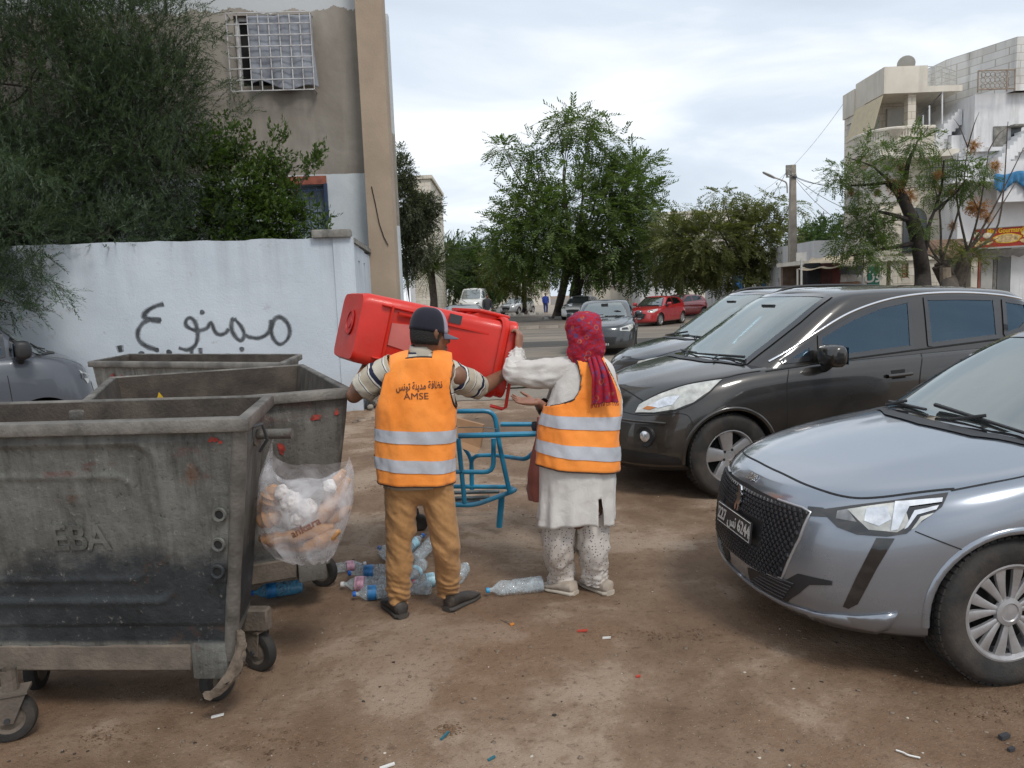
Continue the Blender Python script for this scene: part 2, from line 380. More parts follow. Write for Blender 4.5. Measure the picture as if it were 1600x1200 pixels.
cp.box(wpt(WL-.30,WH+.05,-.11),(0.56,0.40, 0.115),rot);q=cp.build('pillar_cap',M['conc'],garden,False);bevel(q,.012)
cp=MB();cp.box(wpt(WL-.14,WH/2,-.11),(0.30,0.262, WH-.01),rot);cp.build('corner_pillar',M['wallwhite'],garden,False)
RB=Vector((-2.50,14.35,0));rd=(RB-WB).normalized();rl=(RB-WB).length;rr=Matrix.Rotation(math.atan2(rd.y,rd.x),3, 'Z');rn=Vector((rd.y,-rd.x, 0))
rw=MB()
def seg(s0,s1, z0,z1):rw.box(WB+rd*((s0+s1)/2)-rn*0.1+Vector((0,0,(z0+z1)/2)),(s1-s0,0.18,z1-z0),rr)
seg(0.13,0.7,0,2.58);seg(0.7,0.9,0, 1.2);seg(0.7, 0.9,2.35,2.58);seg(0.9,1.5, 0,2.56);seg(1.5,1.7, 0,1.2);seg(1.5,1.7,2.35,2.55);seg(1.7,rl, 0,2.52)
rw.build('return_wall',M['wallwhite'],garden,False)
cp=MB();cp.box(WB+rd*(rl/2)-rn*0.1+Vector((0,0,2.61)),(rl,.25,.07),rr);cp.build('return_coping',M['conc'],garden,False)
m=Mat('black_spray',0.7);m.set('Base Color',m.mix(m.ramp(m.noise(m.coord('Object'),9,4),[(0.35,0.0),(0.7, 0.6)]),(0.035,0.04,0.045),(0.16,0.18,0.2)));M['spray']=m.m
def wall_at(px,py):
 d=ray(px,py);h,hn,_, _=wall_bvh.ray_cast(Vector((0,0,CAM_H)),d.normalized());return h
def stroke(pts,w,lift=.004):
 """pts in wall metres (s along wall, z)"""
 c2=cr_curve([Vector((a,b_,0))for a,b_ in pts],8)if len(pts)>2 else[Vector((a,b_,0))for a,b_ in pts]
 vs=[];n=len(c2)
 for i, p_ in enumerate(c2):
  t=(c2[min(i+1,n-1)]-c2[max(i-1,0)]).normalized();nn=Vector((-t.y,t.x,0));ww=w*(0.9+0.25*fbm(p_.x*9,p_.y*9,1,2))/2
  for s_ in(1, -1):
   q=p_+nn*ww*s_;vs.append(wpt(q.x, q.y,0.006*fbm(q.x,q.y,1.2,4)+lift))
 return vs,[(2*i,2*i+1,2*i+3,2*i+2)for i in range(n-1)]
def gpx(pts):
 out=[]
 for a, b_ in pts:
  h=wall_at(180+a*300/1600,460+b_*120/640)
  if h is None:h=Vector((-5, 11,1.5))
  out.append(((h-WA).dot(wd),h.z))
 return out
GR=[([(1300,210),(1300,300), (1320, 370),(1370,415),(1430,380), (1455, 310),(1435,240),(1380,190), (1330, 205),(1305,260),(1270,325), (1200, 362),(1120,355),(1085,335)],18),
([(990, 200),(1045,260),(1075,330), (1050, 385),(1005,355),(970,290),(975,215),(990, 205)], 18),([(945,285),(920,320),(870,335),(830, 305),(805,240),(790, 240),(765,280),(700, 300),(640,290),(590, 255),(595,210),(630, 195),(665,230),(685, 300),(685,370),(660, 430),(600,462),(530, 445)], 17),
([(405, 80),(330,100),(265,140),(240,185), (290,205),(380,215)],20),([(300,205),(230,240),(190,310),(200, 380),(260,430),(350, 462)], 20),([(300,212),(380,218)], 26),
([(635, 450),(640,540),(645, 640)], 17),([(708,445),(718,540),(722,650)],17), ([(878,548),(920,508),(965, 512),(980,560),(960, 620)], 14),([(1105,560),(1140,522),(1150, 560)], 14),([(1275,565),(1300,530),(1325, 560)], 14),([(1105,560),(1180,640),(1275, 565)], 14),
([(35,425),(48,480)], 26)]
wr=MB();wh_=MB()
for pts,w in GR:
 g_=gpx(pts);v_,f_=stroke(g_,w*0.1875*11/1202*1.35,.005);wr.add(v_,f_);v_,f_=stroke(g_,w*0.1875*11/1202*2.5,.003);wh_.add(v_,f_)
for(a,b_),r_ in(((725,147),20),((220,495), 24),((448,482),24),((1056,455),20),((350, 462),18),((375,212), 14)):
 s0,z0=gpx([(a,b_)])[0];rr_=r_*0.1875*11/1202
 wr.add([wpt(s0+rr_*math.cos(t)*(1+.15*math.sin(3*t+a)), z0+rr_*math.sin(t),0.009)for t in[2*math.pi*i/14 for i in range(14)]],[tuple(range(14))])
wr.build('sprayed_writing',M['spray'],garden,False);mh=Mat('spray_halo',.8);mh.set('Base Color',(.09,.10, .11));mh.set('Alpha',mh.ramp(mh.noise(mh.coord('Object'),60,3, .7),[(.35,.15),(.7,.6)]));wh_.build('spray_mist',mh.m,garden,False)
# -- apartment block behind the wall
m=Mat('weathered_plaster',0.9,0,0.2);co=m.coord('Object');z_=m.xyz(co)[2]
n=m.noise(co,0.8,8,0.65,0.4);st=m.noise(m.coord('Object',scale=(2.5,2.5,0.3)),1.2,6, 0.6)
pl=m.ramp(n,[(0.32,(0.195,0.172,0.145)),(0.5,(0.255,0.23,0.198)),(0.68,(0.34, 0.31,0.27))]);pl=m.mix(m.ramp(st,[(0.5,0.0),(0.7,0.5)]),pl,(0.34,0.31,0.27))
wh=m.ramp(m.noise(co, 1.4,7, 0.7),[(0.35,(0.46,0.50,0.53)),(0.62,(0.56,0.60,0.62)),(0.70,(0.30,0.28,0.24))])
edge=m.math('ADD',z_, m.math('MULTIPLY',m.math('SUBTRACT',m.noise(co,1.6,6,0.7),0.5),0.5))
up=m.math('GREATER_THAN',edge,6.95);lo=m.math('LESS_THAN',m.math('ADD',z_,m.math('MULTIPLY',m.math('SUBTRACT',m.noise(co,5,5,0.7),0.5),0.04)),4.06)
c=m.mix(up,pl, (0.50, 0.52,0.53));c=m.mix(lo,c,wh);m.set('Base Color', c);m.bump(m.math('ADD',n,m.math('MULTIPLY',m.noise(co,30,5),0.3)),0.5,0.02);M['plaster']=m.m
M['column']=simple('tan_render',(0.34,0.265,0.195),0.88, var=0.12,scale=1.6,bump=0.35,bscale=25)
block=empty('apartment_block',(-5,15,0),0, 'grey plaster apartment block with a tan corner column behind the garden wall','building')
BO=Vector((5,-15,0))
fp=[(-2.46,14.62),(-3.6,25), (-13,25),(-12,14.0)]
def lpt(x,y,z):return Vector((x,y,z))+BO
FA,FB=Vector((-12,14.15,0)), Vector((-2.46,14.55, 0));fd=(FB-FA).normalized();fn=Vector((fd.y,-fd.x,0));FLn=(FB-FA).length;frot=Matrix.Rotation(math.atan2(fd.y,fd.x),3, 'Z')
def fpt(s,z,off=0):return FA+fd*s+Vector((0,0,z))+fn*off+BO
def on_fac(px, py):
 d=ray(px,py);t=(FA-Vector((0,0,CAM_H))).dot(fn)/d.dot(fn);p_=Vector((0,0,CAM_H))+d*t;return(p_-FA).dot(fd),p_.z
w1a=on_fac(372,135);w1b=on_fac(485, 22);w2a=on_fac(462,372);w2b=on_fac(508,288)
fw=MB()
def facbox(s0, s1,z0, z1,th=0.25,off=0.0,mb=fw):mb.box(fpt((s0+s1)/2,(z0+z1)/2,off-th/2),(s1-s0,th,z1-z0),frot)
H_=10.5
facbox(0,w1a[0],0,H_);facbox(w1a[0],w1b[0],w1b[1],H_);facbox(w1a[0],w1b[0],w2b[1],w1a[1]);facbox(w1b[0],FLn,w2b[1],H_)
facbox(w1a[0], w2a[0],0,w2b[1]);facbox(w2a[0],w2b[0],0,w2a[1]);facbox(w2b[0], FLn,0, w2b[1])
fw.build('facade',M['plaster'],block,False)
sd=MB();sd.box(lpt(-3.55,19.7,H_/2),(0.25, 10.4,H_),Matrix.Rotation(R(11),3,'Z'));sd.box(lpt(-8.2, 25,H_/2),(9.6,.25,H_));sd.box(lpt(-12.2,19.6,H_/2),(.25,10.8,H_));sd.build('wall',M['plaster'],block,False)
rf=MB();rf.add([lpt(x,y,H_-.1)for x,y in fp],[(0, 1,2,3)]);rf.add([lpt(x,y,3.2)for x,y in[(-2.7,15),(-3.7,24.5), (-12.6,24.5), (-11.8,14.5)]],[(0,1,2,3)]);rf.build('roof',M['conc'],block,False)
cl=MB();cl.box(lpt(-2.27,14.42,H_/2),(0.46,0.60,H_+.2),Matrix.Rotation(R(2),3,'Z'));cq=cl.build('corner_column', M['column'],block,False)
ck=MB();ck.tube([lpt(-2.38+dx_,14.105,z)for dx_,z in((0.0,3.75),(0.05, 3.45), (0.10, 3.1),(.17,2.85),(.24,2.7))],0.008, 5);ck.build('loose_cable',M['gap'],block, False)
rs=MB()
for i in range(46):
 a=random.uniform(0,1);z=random.uniform(0.0,0.75);s_=random.uniform(.07,.17)
 p0=WB.lerp(RB,a*.5)+Vector((0.09+random.uniform(0,.10)*(1-z),random.uniform(-.1,.1),z*.8));rs.box(p0,(s_,s_,s_*.8),Matrix.Rotation(random.uniform(0,3),3, (random.random(),random.random(),.5)))
fo=rs.build('rough_footing', simple('footing_stone',(0.30,0.27, 0.23), .9,var=.35,scale=6,bump=.6),garden,False);bevel(fo,.02, 1);fo['kind']='stuff'
win=MB();win.box(fpt((w1a[0]+w1b[0])/2,(w1a[1]+w1b[1])/2,-.2),(w1b[0]-w1a[0], .02,w1b[1]-w1a[1]),frot);wo=win.build('window',M['dark_well'], block, False)
M['whitebar']=simple('white_iron',(0.50,0.50,0.50),.6,var=.2,scale=8,dirt=(.2,.13,.09),dirt_amt=.5);M['cloth_grey']=simple('grey_cloth',(0.25,0.265,0.30), .9,var=.15,scale=3,bump=.4, bscale=20)
fr_=MB()
for s0, s1,z0, z1 in((w1a[0],w1a[0]+.07,w1a[1],w1b[1]),(w1a[0]+.36,w1a[0]+.42,w1a[1],w1b[1]),(w1b[0]-.07, w1b[0],w1a[1],w1b[1]),(w1a[0],w1b[0],w1b[1]-.07, w1b[1])):fr_.box(fpt((s0+s1)/2,(z0+z1)/2, -.12), (s1-s0,.05,z1-z0),frot)
fr_.build('window_frame',M['whitebar'],block,False)
ga=on_fac(357, 143);gb=on_fac(489,16);off_g=0.22;k_=1-off_g/14.2
gs0,gs1,gz0,gz1=ga[0]+.12,gb[0]-.02,ga[1]-.06,gb[1]-.10
cvs=[];cfs=[];nc=44
cs0,cs1,cz0,cz1=gs0+(gs1-gs0)*.24,gs1+.02, gz0+.02,gz1-.03
for j in range(nc+1):
 for i in range(nc+1):
  u,v=i/nc,j/nc;s=cs0+(cs1-cs0)*u+(.10*max(0,u-.75)*4*max(0,.5-v));z=cz0+(cz1-cz0)*v+(0.06*math.sin(u*9)+.12*(1-u))*(1-v)**3
  cvs.append(fpt(s,z, off_g-.05+.02*math.sin(u*15+1.5*math.sin(v*4))*(1-.5*v)+.035*fbm(u*3, v*2.2, 1,4)))
for j in range(nc):
 for i in range(nc):cfs.append((j*(nc+1)+i,j*(nc+1)+i+1, (j+1)*(nc+1)+i+1,(j+1)*(nc+1)+i))
cloth=mesh_obj('hanging_cloth',cvs, cfs,M['cloth_grey'], block, True);modify(cloth,[('SOLIDIFY',dict(thickness=.006))])
for i in range(9):
 b_=MB();s=gs0+(gs1-gs0)*i/8;b_.box(fpt(s, (gz0+gz1)/2,off_g),(.016,.016,gz1-gz0),frot);b_.build('grid_bar',M['whitebar'],block,False)
for j in range(8):
 b_=MB();z=gz0+(gz1-gz0)*j/7;b_.box(fpt((gs0+gs1)/2,z,off_g+.012),(gs1-gs0,.012,.016),frot);b_.build('grid_bar', M['whitebar'],block, False)
b_=MB()
for s in(gs0,gs1):
 for z in(gz0, gz1):b_.box(fpt(s,z, off_g/2),(.016,off_g,.016), frot)
b_.build('grid_bracket',M['whitebar'],block,False)
M['bluebar']=simple('dark_blue_iron',(0.02,0.04,0.09),.5);M['brickred']=simple('red_lintel',(0.27, 0.085, 0.055),.85,var=.3,scale=8,bump=.4)
b_=MB();facbox(w2a[0]-.25,w2b[0]+.03,w2b[1],w2b[1]+.15,.30,.05, b_);b_.build('lintel',M['brickred'],block,False)
b_=MB();facbox(w2a[0],w2b[0],w2a[1],w2b[1],.02,-.18,b_);b_.build('shutter',simple('grey_shutter',(.22,.27,.31),.6),block,False)
for i in range(5):b_=MB();s=w2a[0]+.03+(w2b[0]-w2a[0]-.06)*i/4;b_.tube([fpt(s,w2a[1],.02),fpt(s,w2b[1]-.05,.02)],.011,6);b_.build('grille_bar',M['bluebar'],block)
for z in(.08,.45,.85):b_=MB();b_.tube([fpt(w2a[0],w2a[1]+z,.02),fpt(w2b[0],w2a[1]+z, .02)], .011,6);b_.build('grille_bar',M['bluebar'],block)
for z,s in((w2b[1]-.02,1),):b_=MB();b_.box(fpt(w2b[0]+.01,w2b[1]-.32,.03),(.06,.05,.66),frot);b_.build('window_frame',M['bluebar'],block,False)
# -- houses on the right and far away
def stonemat(name,a,b,course=True,grime=0.5):
 m=Mat(name,.88,0,.2);co=m.coord('Object');n=m.noise(co, .6,7,.65,.3);c=m.ramp(n,[(.35,a),(.65,b)])
 if course:
  t=m.n.new('ShaderNodeTexBrick');mp=m.coord('Object',rot=(R(90),0,0));g=m.n.new('ShaderNodeNewGeometry')
  z=m.xyz(co);cb=m.n.new('ShaderNodeCombineXYZ');m.l.new(m.math('ADD', z[0],z[1]),cb.inputs[0]);m.l.new(z[2],cb.inputs[1]);m.l.new(cb.outputs[0],t.inputs['Vector'])
  t.inputs['Scale'].default_value=1.0;t.inputs['Brick Width'].default_value=.55;t.inputs['Row Height'].default_value=.27;t.inputs['Mortar Size'].default_value=.012;t.inputs['Color1'].default_value=(1,1,1,1);t.inputs['Color2'].default_value=(.86, .84,.80,1);t.inputs['Mortar'].default_value=(.62,.58,.52,1)
  c=m.mix(1.0, c,t.outputs['Color'],'MULTIPLY');m.bump(t.outputs['Fac'],-.3,.01)
 st=m.noise(m.coord('Object',scale=(1.6,1.6,.18)),1.1,7, .7);c=m.mix(m.ramp(st,[(.5, 0.0),(.75,grime)]),c,(.20,.185,.165))
 m.set('Base Color',c);return m.m
M['cream_stone']=stonemat('cream_stone',(.60,.55, .47),(.74,.69,.60));M['white_stone']=stonemat('white_stone',(.64,.63, .61),(.78,.77,.75),True,.55)
M['white_render']=stonemat('white_render', (.62,.62,.63),(.78,.78,.78),False, .6);M['cream_plain']=stonemat('cream_render',(.58,.53,.45),(.70,.65,.56),False,.4)
M['shade_glass']=simple('window_dark',(.06,.065,.07),.25);M['slat']=simple('shutter_pale',(.42,.41,.38),.7,var=.1,scale=3);M['iron']=simple('dark_iron',(.04,.04, .045), .6);M['rust_iron']=simple('rusty_iron',(.30,.24, .19),.7,var=.3)
M['roll']=simple('roller_shutter',(.17,.175,.17), .6,.3, var=.15,scale=2)
YF=30.0
def P(px,py,Y=YF):return D(px,py,Y)
def quadbox(mb,a,b,y0,y1):
 """box spanning two surveyed points on the plane y0, running back to y1"""
 p,q=P(*a,y0), P(*b,y0);mb.bbox((min(p.x,q.x),y0, min(p.z,q.z)),(max(p.x,q.x),y1,max(p.z,q.z)))
hs=empty('corner_house',(17, 31,0), 0,'cream stone corner house with balustrade balcony and curved outside stair','house')
HO=Vector((-17,-31,0))
def mk(name,mb,mat,parent=hs,off=HO,smooth=False):mb.v=[v+off for v in mb.v];return mb.build(name, mat,parent,smooth)
XL,XR=P(1393,300).x,P(1475,300).x
z_roof, z_slab,z_bal, z_bfl, z_fl1=P(1393, 104).z,P(1393,146).z,P(1393,212).z,P(1393,240).z,P(1393,345).z
b=MB()
b.bbox((XL-.33,YF+.2, 0),(XR+.9,YF+3.4,z_bfl-.25));b.bbox((XL-.36,YF+1.6,z_bfl-.25), (XL-.33,YF+3.4,z_slab+.0));mk('wall',b,M['cream_stone'])
b=MB();b.bbox((XL-.33,YF+1.7,z_bfl),(XR-.2,YF+3.4,z_slab-.002));mk('wall',b,M['cream_stone'])
b=MB();b.bbox((XL-.75,YF-.6, z_bfl-.25),(XR+.2,YF+1.7,z_bfl));mk('balcony_slab',b,M['cream_plain'])
b=MB();b.bbox((XL-.35,YF,z_slab),(XR+.6,YF+3.4,z_slab+.22));b.bbox((XL-.35,YF,z_slab+.22),(XR-.72, YF+.18,z_roof));b.bbox((XL-.35,YF+.18,z_slab+.22),(XL-.17,YF+2.4,z_roof));b.bbox((XL-.40,YF+2.4,z_slab-.2),(XL-.17,YF+3.5,z_slab+.8));mk('roof_parapet',b,M['cream_plain'])
b=MB();b.box((P(1429, 180).x,YF+.35,(z_slab+z_bfl)/2),(.30,.30, z_slab-z_bfl));mk('terrace_pillar',b,M['cream_stone'])
for a,c in(((1337,204),(1356,236)), ((1334,296),(1350,330))):
 p,q=P(*a,YF+4.2),P(*c,YF+4.2)
 b=MB();b.bbox((XL-.40,YF+2.0,q.z), (XL-.36,YF+3.0,p.z));w=mk('window',b,M['slat'])
 b=MB();b.bbox((XL-.44,YF+1.9,p.z), (XL-.35,YF+3.1,p.z+.1));b.bbox((XL-.44,YF+1.9,q.z-.1),(XL-.35, YF+3.1,q.z));mk('window_frame',b,M['cream_plain'],w)
b=MB();b.bbox((XL-.3, YF+1.55,z_bfl+.05),(XL+.25, YF+1.72,z_bfl+1.7));b.bbox((XL+.55,YF+1.55,z_bfl),(XL+1.25,YF+1.72,z_bfl+2.0));mk('terrace_door', b,M['slat'])
b=MB();pa,pb_=P(1345, 175),P(1390,150)
b.add([Vector((XL-.38,YF+.0, z_slab-.05)), Vector((XL-.38,YF+2.3,z_slab-.05)),Vector((XL-.75,YF+2.3,z_slab-1.25)),Vector((XL-.75,YF-.1,z_slab-1.25)),Vector((XL-.40,YF+.0,z_slab-.07)),Vector((XL-.40,YF+2.3,z_slab-.07)),Vector((XL-.77,YF+2.3,z_slab-1.27)),Vector((XL-.77,YF-.1,z_slab-1.27))],[(0, 1,2,3),(7,6,5,4),(3, 2,6,7),(0,3,7,4),(1, 5,6,2)]);mk('awning',b,simple('awning_cream',(.52,.44,.30),.85,var=.1))
bp=cr_curve([Vector((XL-.85, YF+1.9,z_bfl)),Vector((XL-.95,YF+.9,z_bfl)),Vector((XL-.6,YF-.25,z_bfl)),Vector((XL+.2,YF-.6,z_bfl)),Vector((XL+1.3,YF-.55,z_bfl))], 5)
b=MB();b.tube([p+Vector((0,0,.82))for p in bp],.075,6);b.tube([p+Vector((0,0, .06))for p in bp],.07,6);mk('balustrade_rail',b, M['cream_plain'])
tot=0;nb=0
for i in range(len(bp)-1):
 for f in(.0,.5):
  p=bp[i].lerp(bp[i+1],f);b=MB();b.lathe([(.05,.1),(.035,.16),(.075,.32),(.06,.45),(.032,.6),(.055,.76)], 8,Matrix.Translation(p));mk('baluster',b, M['cream_plain'],smooth=True)
b=MB();b.lathe([(.05, 0),(.12,.06), (.2,.18),(.3, .3),(.3,.34), (.22,.34)],16,Matrix.Translation(P(1399,212,YF-.6)-Vector((0,0,.1))));mk('stone_urn',b,M['cream_plain'], smooth=True)
def arch(x,y,z,w,h,name='window',mat=None, depth=.12):
 b=MB();poly=[(-w/2,0),(w/2, 0),(w/2,h-w/2)]+[(w/2*math.cos(a), h-w/2+w/2*math.sin(a))for a in[math.pi*k/8 for k in range(1,8)]]+[(-w/2,h-w/2)]
 b.prism(poly, Matrix.Translation((x,y,z))@Matrix.Rotation(R(90),4,'X'),depth);return mk(name,b,mat or M['shade_glass'])
arch(P(1380,300).x+.1,YF+.24,P(1380,316).z,1.6,1.6,'arched_window',M['slat']);arch(XL+1.0,YF+.24,P(1400,395).z,.9,1.7,'arched_window')
sp=[P(1449,232),P(1458,215), P(1470,200),P(1482,188),P(1492,178)];n=9
b=MB()
for k in range(n):
 f=k/(n-1);i=min(3,int(f*4));q=sp[i].lerp(sp[i+1],f*4-i);b.bbox((q.x,YF-.2-.004*(k%2),q.z-.45),(q.x+.16,YF+.9,q.z+.12));
mk('stair',b,M['white_render'])
b=MB();und=[P(1449,232),P(1470,205),P(1492,176),P(1492,190),P(1483,200),P(1478,215), P(1474,240),P(1450,256)];b.prism([(p.x,p.z)for p in und],Matrix.Translation((0,YF+.95,0))@Matrix.Rotation(R(90),4,'X'),1.1);mk('stair_side',b,M['white_render'])
for(px, y0,y1)in((1452,165,205),(1472,143, 192),(1442,180,212)):
 b=MB();b.tube([P(px, y0,YF+.1),P(px,y1+20,YF+.1)],.035, 6);mk('stair_post',b,M['white_render'])
b=MB();b.tube([P(1436,190,YF+.1),P(1455,163,YF+.1),P(1478,138,YF+.1)], .02,5);mk('stair_rail',b,M['iron'])
for k in range(5):b=MB();x=1449+k*11.5;b.tube([P(x,104+k*2,YF+.6),P(x, 134,YF+.6)],.022,5);mk('roof_rail_post',b,M['slat'])
for dy_ in(0,8,16,24):b=MB();b.tube([P(1447,104+dy_,YF+.6),P(1470,104+dy_,YF+.6),P(1495,112+dy_*.9,YF+.6)],.016, 5);mk('roof_rail',b, M['slat'])
b=MB();Td=Matrix.Translation(P(1416,101,YF+1.2))@Matrix.Rotation(R(-55),4,'X')@Matrix.Rotation(R(20),4,'Y');b.lathe([(.0,.0),(.15,.012),(.33,.07),(.33,.08),(.15, .022), (.0,.01)],20, Td);dsh=mk('satellite_dish',b,M['slat'],smooth=True);dsh.parent=None
dsh.location=Vector((17,31,0));tag(dsh,'small satellite dish on the corner house roof','satellite dish')
b=MB();b.bbox((XL-.6, YF+.25,z_roof-.45+.0),(XL-.56,YF+.3,z_roof-.4));
nh=empty('white_house',(24,31,0),0, 'white stained house with roof box, iron railings and shopfronts at the right edge','house');NO=Vector((-24,-31,0))
def mn(name,mb,mat,smooth=False,parent=None):return mk(name,mb, mat,parent or nh,NO, smooth)
X1,X2,X3=P(1474,300).x,P(1556,100).x,P(1556,100).x+9
zt,zm,zs=P(1556,74).z,P(1556,155).z,P(1556,242).z
b=MB();b.add([Vector(v)for v in[(X2,YF-1.2,zm),(X3,YF-1.2,zm),(X3,YF+5,zm),(X2-1.35, YF+5,zm),(X2-1.1,YF+1.4,zm),(X2,YF-1.2,zt),(X3,YF-1.2,zt),(X3, YF+5,zt),(X2-1.35,YF+5,zt), (X2-1.1,YF+1.4,zt)]],[(0,1, 6,5),(1,2,7,6),(2,3, 8,7),(3,4,9,8),(4,0, 5,9),(5,6,7,8,9)]);mn('roof_box',b,M['white_stone'])
b=MB();b.bbox((P(1500,200).x,YF-.9, zs),(X3,YF+5, zm));b.bbox((P(1478, 200).x,YF-.4, P(1478,240).z),(P(1500,200).x,YF+5,P(1478,215).z));mn('wall',b,M['white_render'])
b=MB();b.bbox((X1,YF-1.0,3.05),(X3, YF+5,zs));mn('wall', b,M['white_render'])
b=MB();b.bbox((X1+.1, YF-1.2,zs-.04),(X3,YF-.9,zs+.10));mn('cornice',b,M['white_render'])
zr=P(1510,262).z;zb=P(1510,288).z
b=MB();b.bbox((P(1445,280).x,YF-1.9,zb-.16),(X3,YF-1.0,zb));mn('balcony_slab',b,M['white_render'])
b=MB();b.bbox((P(1512,270).x,YF-1.92,zb-0.9),(X3, YF-1.82,zr-.1));mn('balcony_front',b,M['white_render'])
b=MB()
for z in(zr,zb+.06,(zr+zb)/2+.1):b.tube([P(1448,270,YF-1.85)*Vector((1,1,0))+Vector((0,0,z))if False else Vector((P(1448,270,YF-1.85).x,YF-1.85,z)),Vector((P(1512,270,YF-1.85).x,YF-1.85,z))],.022, 5)
mn('balcony_rail',b,M['iron'])
x0_,x1_=P(1448,270,YF-1.85).x,P(1512,270,YF-1.85).x
for k in range(15):
 x=x0_+(x1_-x0_)*k/14;b=MB();b.tube([(x,YF-1.85,zb),(x,YF-1.85, zr)],.014,5)
 b.tube([(x,YF-1.85,zb+.15), (x+.045,YF-1.85,zb+.28),(x+.06,YF-1.85,zb+.42),(x,YF-1.85,zb+.52)],.010,4);mn('balcony_bar',b,M['iron'])
xa,xb,za,zb2=P(1496,130).x,P(1551,130).x,P(1510,126).z,P(1510,154).z;b=MB()
for z in(za,zb2):b.tube([(xa,YF-1.3,z),(xb,YF-1.3,z)],.03,5)
for x in(xa,xb,xb-.28):b.tube([(x,YF-1.3,za),(x,YF-1.3,zb2-.1)],.03,5)
mn('terrace_rail',b,M['rust_iron'])
for k in range(6):
 for j in range(3):
  b=MB();cx_=xa+.1+k*(xb-xa-.3)/6+.08;cz_=zb2+.12+j*(za-zb2)/3.3;r_=.085
  b.tube([(cx_+r_*math.cos(t),YF-1.3,cz_+r_*math.sin(t))for t in[2*math.pi*q/10 for q in range(10)]],.012,4,closed=True);mn('rail_scroll',b, M['rust_iron'])
b=MB();p,q=P(1582,285,YF-1), P(1600,297,YF-1);b.bbox((p.x,YF-1.93,q.z),(p.x+2.2,YF-1.83,p.z));mn('window',b,M['shade_glass'])
b=MB();p,q=P(1580,200,YF-.9),P(1592,226,YF-.9);b.bbox((p.x,YF-.93,q.z),(p.x+.35,YF-.87,p.z));w=mn('window',b,M['shade_glass']);b=MB();b.bbox((p.x-.15,YF-1.3,p.z),(p.x+.4,YF-.87,p.z+.06));mn('window_hood',b,M['conc'])
b=MB();p,q=P(1552,198,YF-.9),P(1580,245,YF-.9);b.bbox((p.x,YF-.96,q.z),(p.x+.5,YF-.9,p.z));mn('service_cabinet', b,M['conc'])
b=MB()
for k in range(8):p=P(1560+k*6,245-k*6,YF-1.6);b.bbox((p.x,YF-1.6-.004*(k%2), p.z-.5),(p.x+.18,YF-1.002,p.z))
mn('stair',b,M['white_render'])
YS=YF-1.0
def zpx(y,px=1530,Y=YS):return P(px,y,Y).z
b=MB();b.bbox((X1+.05,YS+2.2,0),(X3,YS+2.4,3.05));b.bbox((X1+.05,YS-.6,2.90), (X3,YS+2.4,3.05));mn('shop_back_wall',b,M['cream_plain'])
for px0,px1 in((1518, 1528), (1466, 1479)):
 b=MB();b.bbox((P(px0,400,YS-.3).x, YS-.3, 0),(P(px1,400,YS-.3).x,YS+.1,2.95));mn('shop_pillar',b, M['cream_plain'])
b=MB();b.bbox((P(1529,400,YS-.25).x,YS-.28,0),(P(1532,400,YS-.25).x,YS-.2,2.9));mn('rusty_post',b, M['brickred'])
x0_,x1_=P(1480,400,YS).x,P(1517,400,YS).x
for k in range(14):b=MB();b.bbox((x0_,YS+.02+.01*(k%2),.05+k*.2),(x1_, YS+.06,.235+k*.2));mn('shutter_slat',b,M['roll'])
for a,c_,nm,mt in((1534,1552,'shop_door',M['slat']),(1553,1558, 'door_jamb',M['conc']),(1559,1579, 'grey_shop_door',M['roll']),(1580, 1640,'shop_wall',M['white_render'])):
 b=MB();b.bbox((P(a,400,YS+.2).x,YS+.2,0), (P(c_, 400,YS+.2).x, YS+.32,2.55 if nm!='shop_wall' else 2.9));mn(nm, b,mt)
b=MB()
for k in range(12):
 x=P(1527,390, YS-.8).x+k*.22;z=zpx(391,Y=YS-.8);b.prism([(x,z-.22-.08*(k%2)),(x+.22,z-.22-.08*((k+1)%2)),(x+.22,z),(x, z)],Matrix.Translation((0,YS-.78,0))@Matrix.Rotation(R(90),4,'X'),.02)
mn('awning_valance',b,simple('awning_dark',(.10,.095,.085),.9,var=.3))
tin=MB()
for k in range(16):
 x=P(1447,380, YS-.9).x+k*.118;tin.add([Vector((x,YS-1.0+random.uniform(-.15, .1),zpx(404,1480)+random.uniform(-.12,.12))),Vector((x+.125,YS-1.0+random.uniform(-.15,.1),zpx(404,1480)+random.uniform(-.12, .12))),Vector((x+.125,YS-.0,zpx(378,1480)+.1)),Vector((x,YS,zpx(378,1480)+.1))],[(0,1,2,3)])
to=tin.build('tin_awning',simple('rusty_tin',(.19,.125,.085),.85,.2,var=.5,scale=4,bump=.5),None,False);modify(to,[('SOLIDIFY',dict(thickness=.012))]);tag(to,'ragged rusty tin awning left of the red shop sign', 'awning')
sg=empty('shop_sign', (0,0,0),0,'red shop sign with yellow Arabic lettering and pictures of food platters','sign')
SA,SB=P(1520,388,YS-.9),P(1520,359, YS-.9);SC=P(1640,384,YS-2.4);sx_=Vector((SC.x-SA.x,SC.y-SA.y,0));sl_=sx_.length;sx_.normalize();hgt_=SB.z-SA.z
Ms=Matrix(((sx_.x,0,sx_.y,SA.x),(sx_.y,0,-sx_.x,SA.y),(0,1,0,SA.z),(0, 0,0,1)))
b=MB();b.prism([(0,0),(sl_,0),(sl_, hgt_), (0,hgt_)],Ms@Matrix.Translation((0,0,-.08)),.08);b.build('sign_board',simple('sign_red',(.36,.035,.02),.5,var=.25,scale=2.5), sg,False)
b=MB();b.prism([(0,-.06),(sl_,-.06),(sl_,0),(0,0)],Ms@Matrix.Translation((0,0,-.1)), .13);b.prism([(0,hgt_),(sl_,hgt_), (sl_,hgt_+.03),(0,hgt_+.03)],Ms@Matrix.Translation((0,0,-.1)), .13);b.build('sign_frame',M['slat'],sg,False)
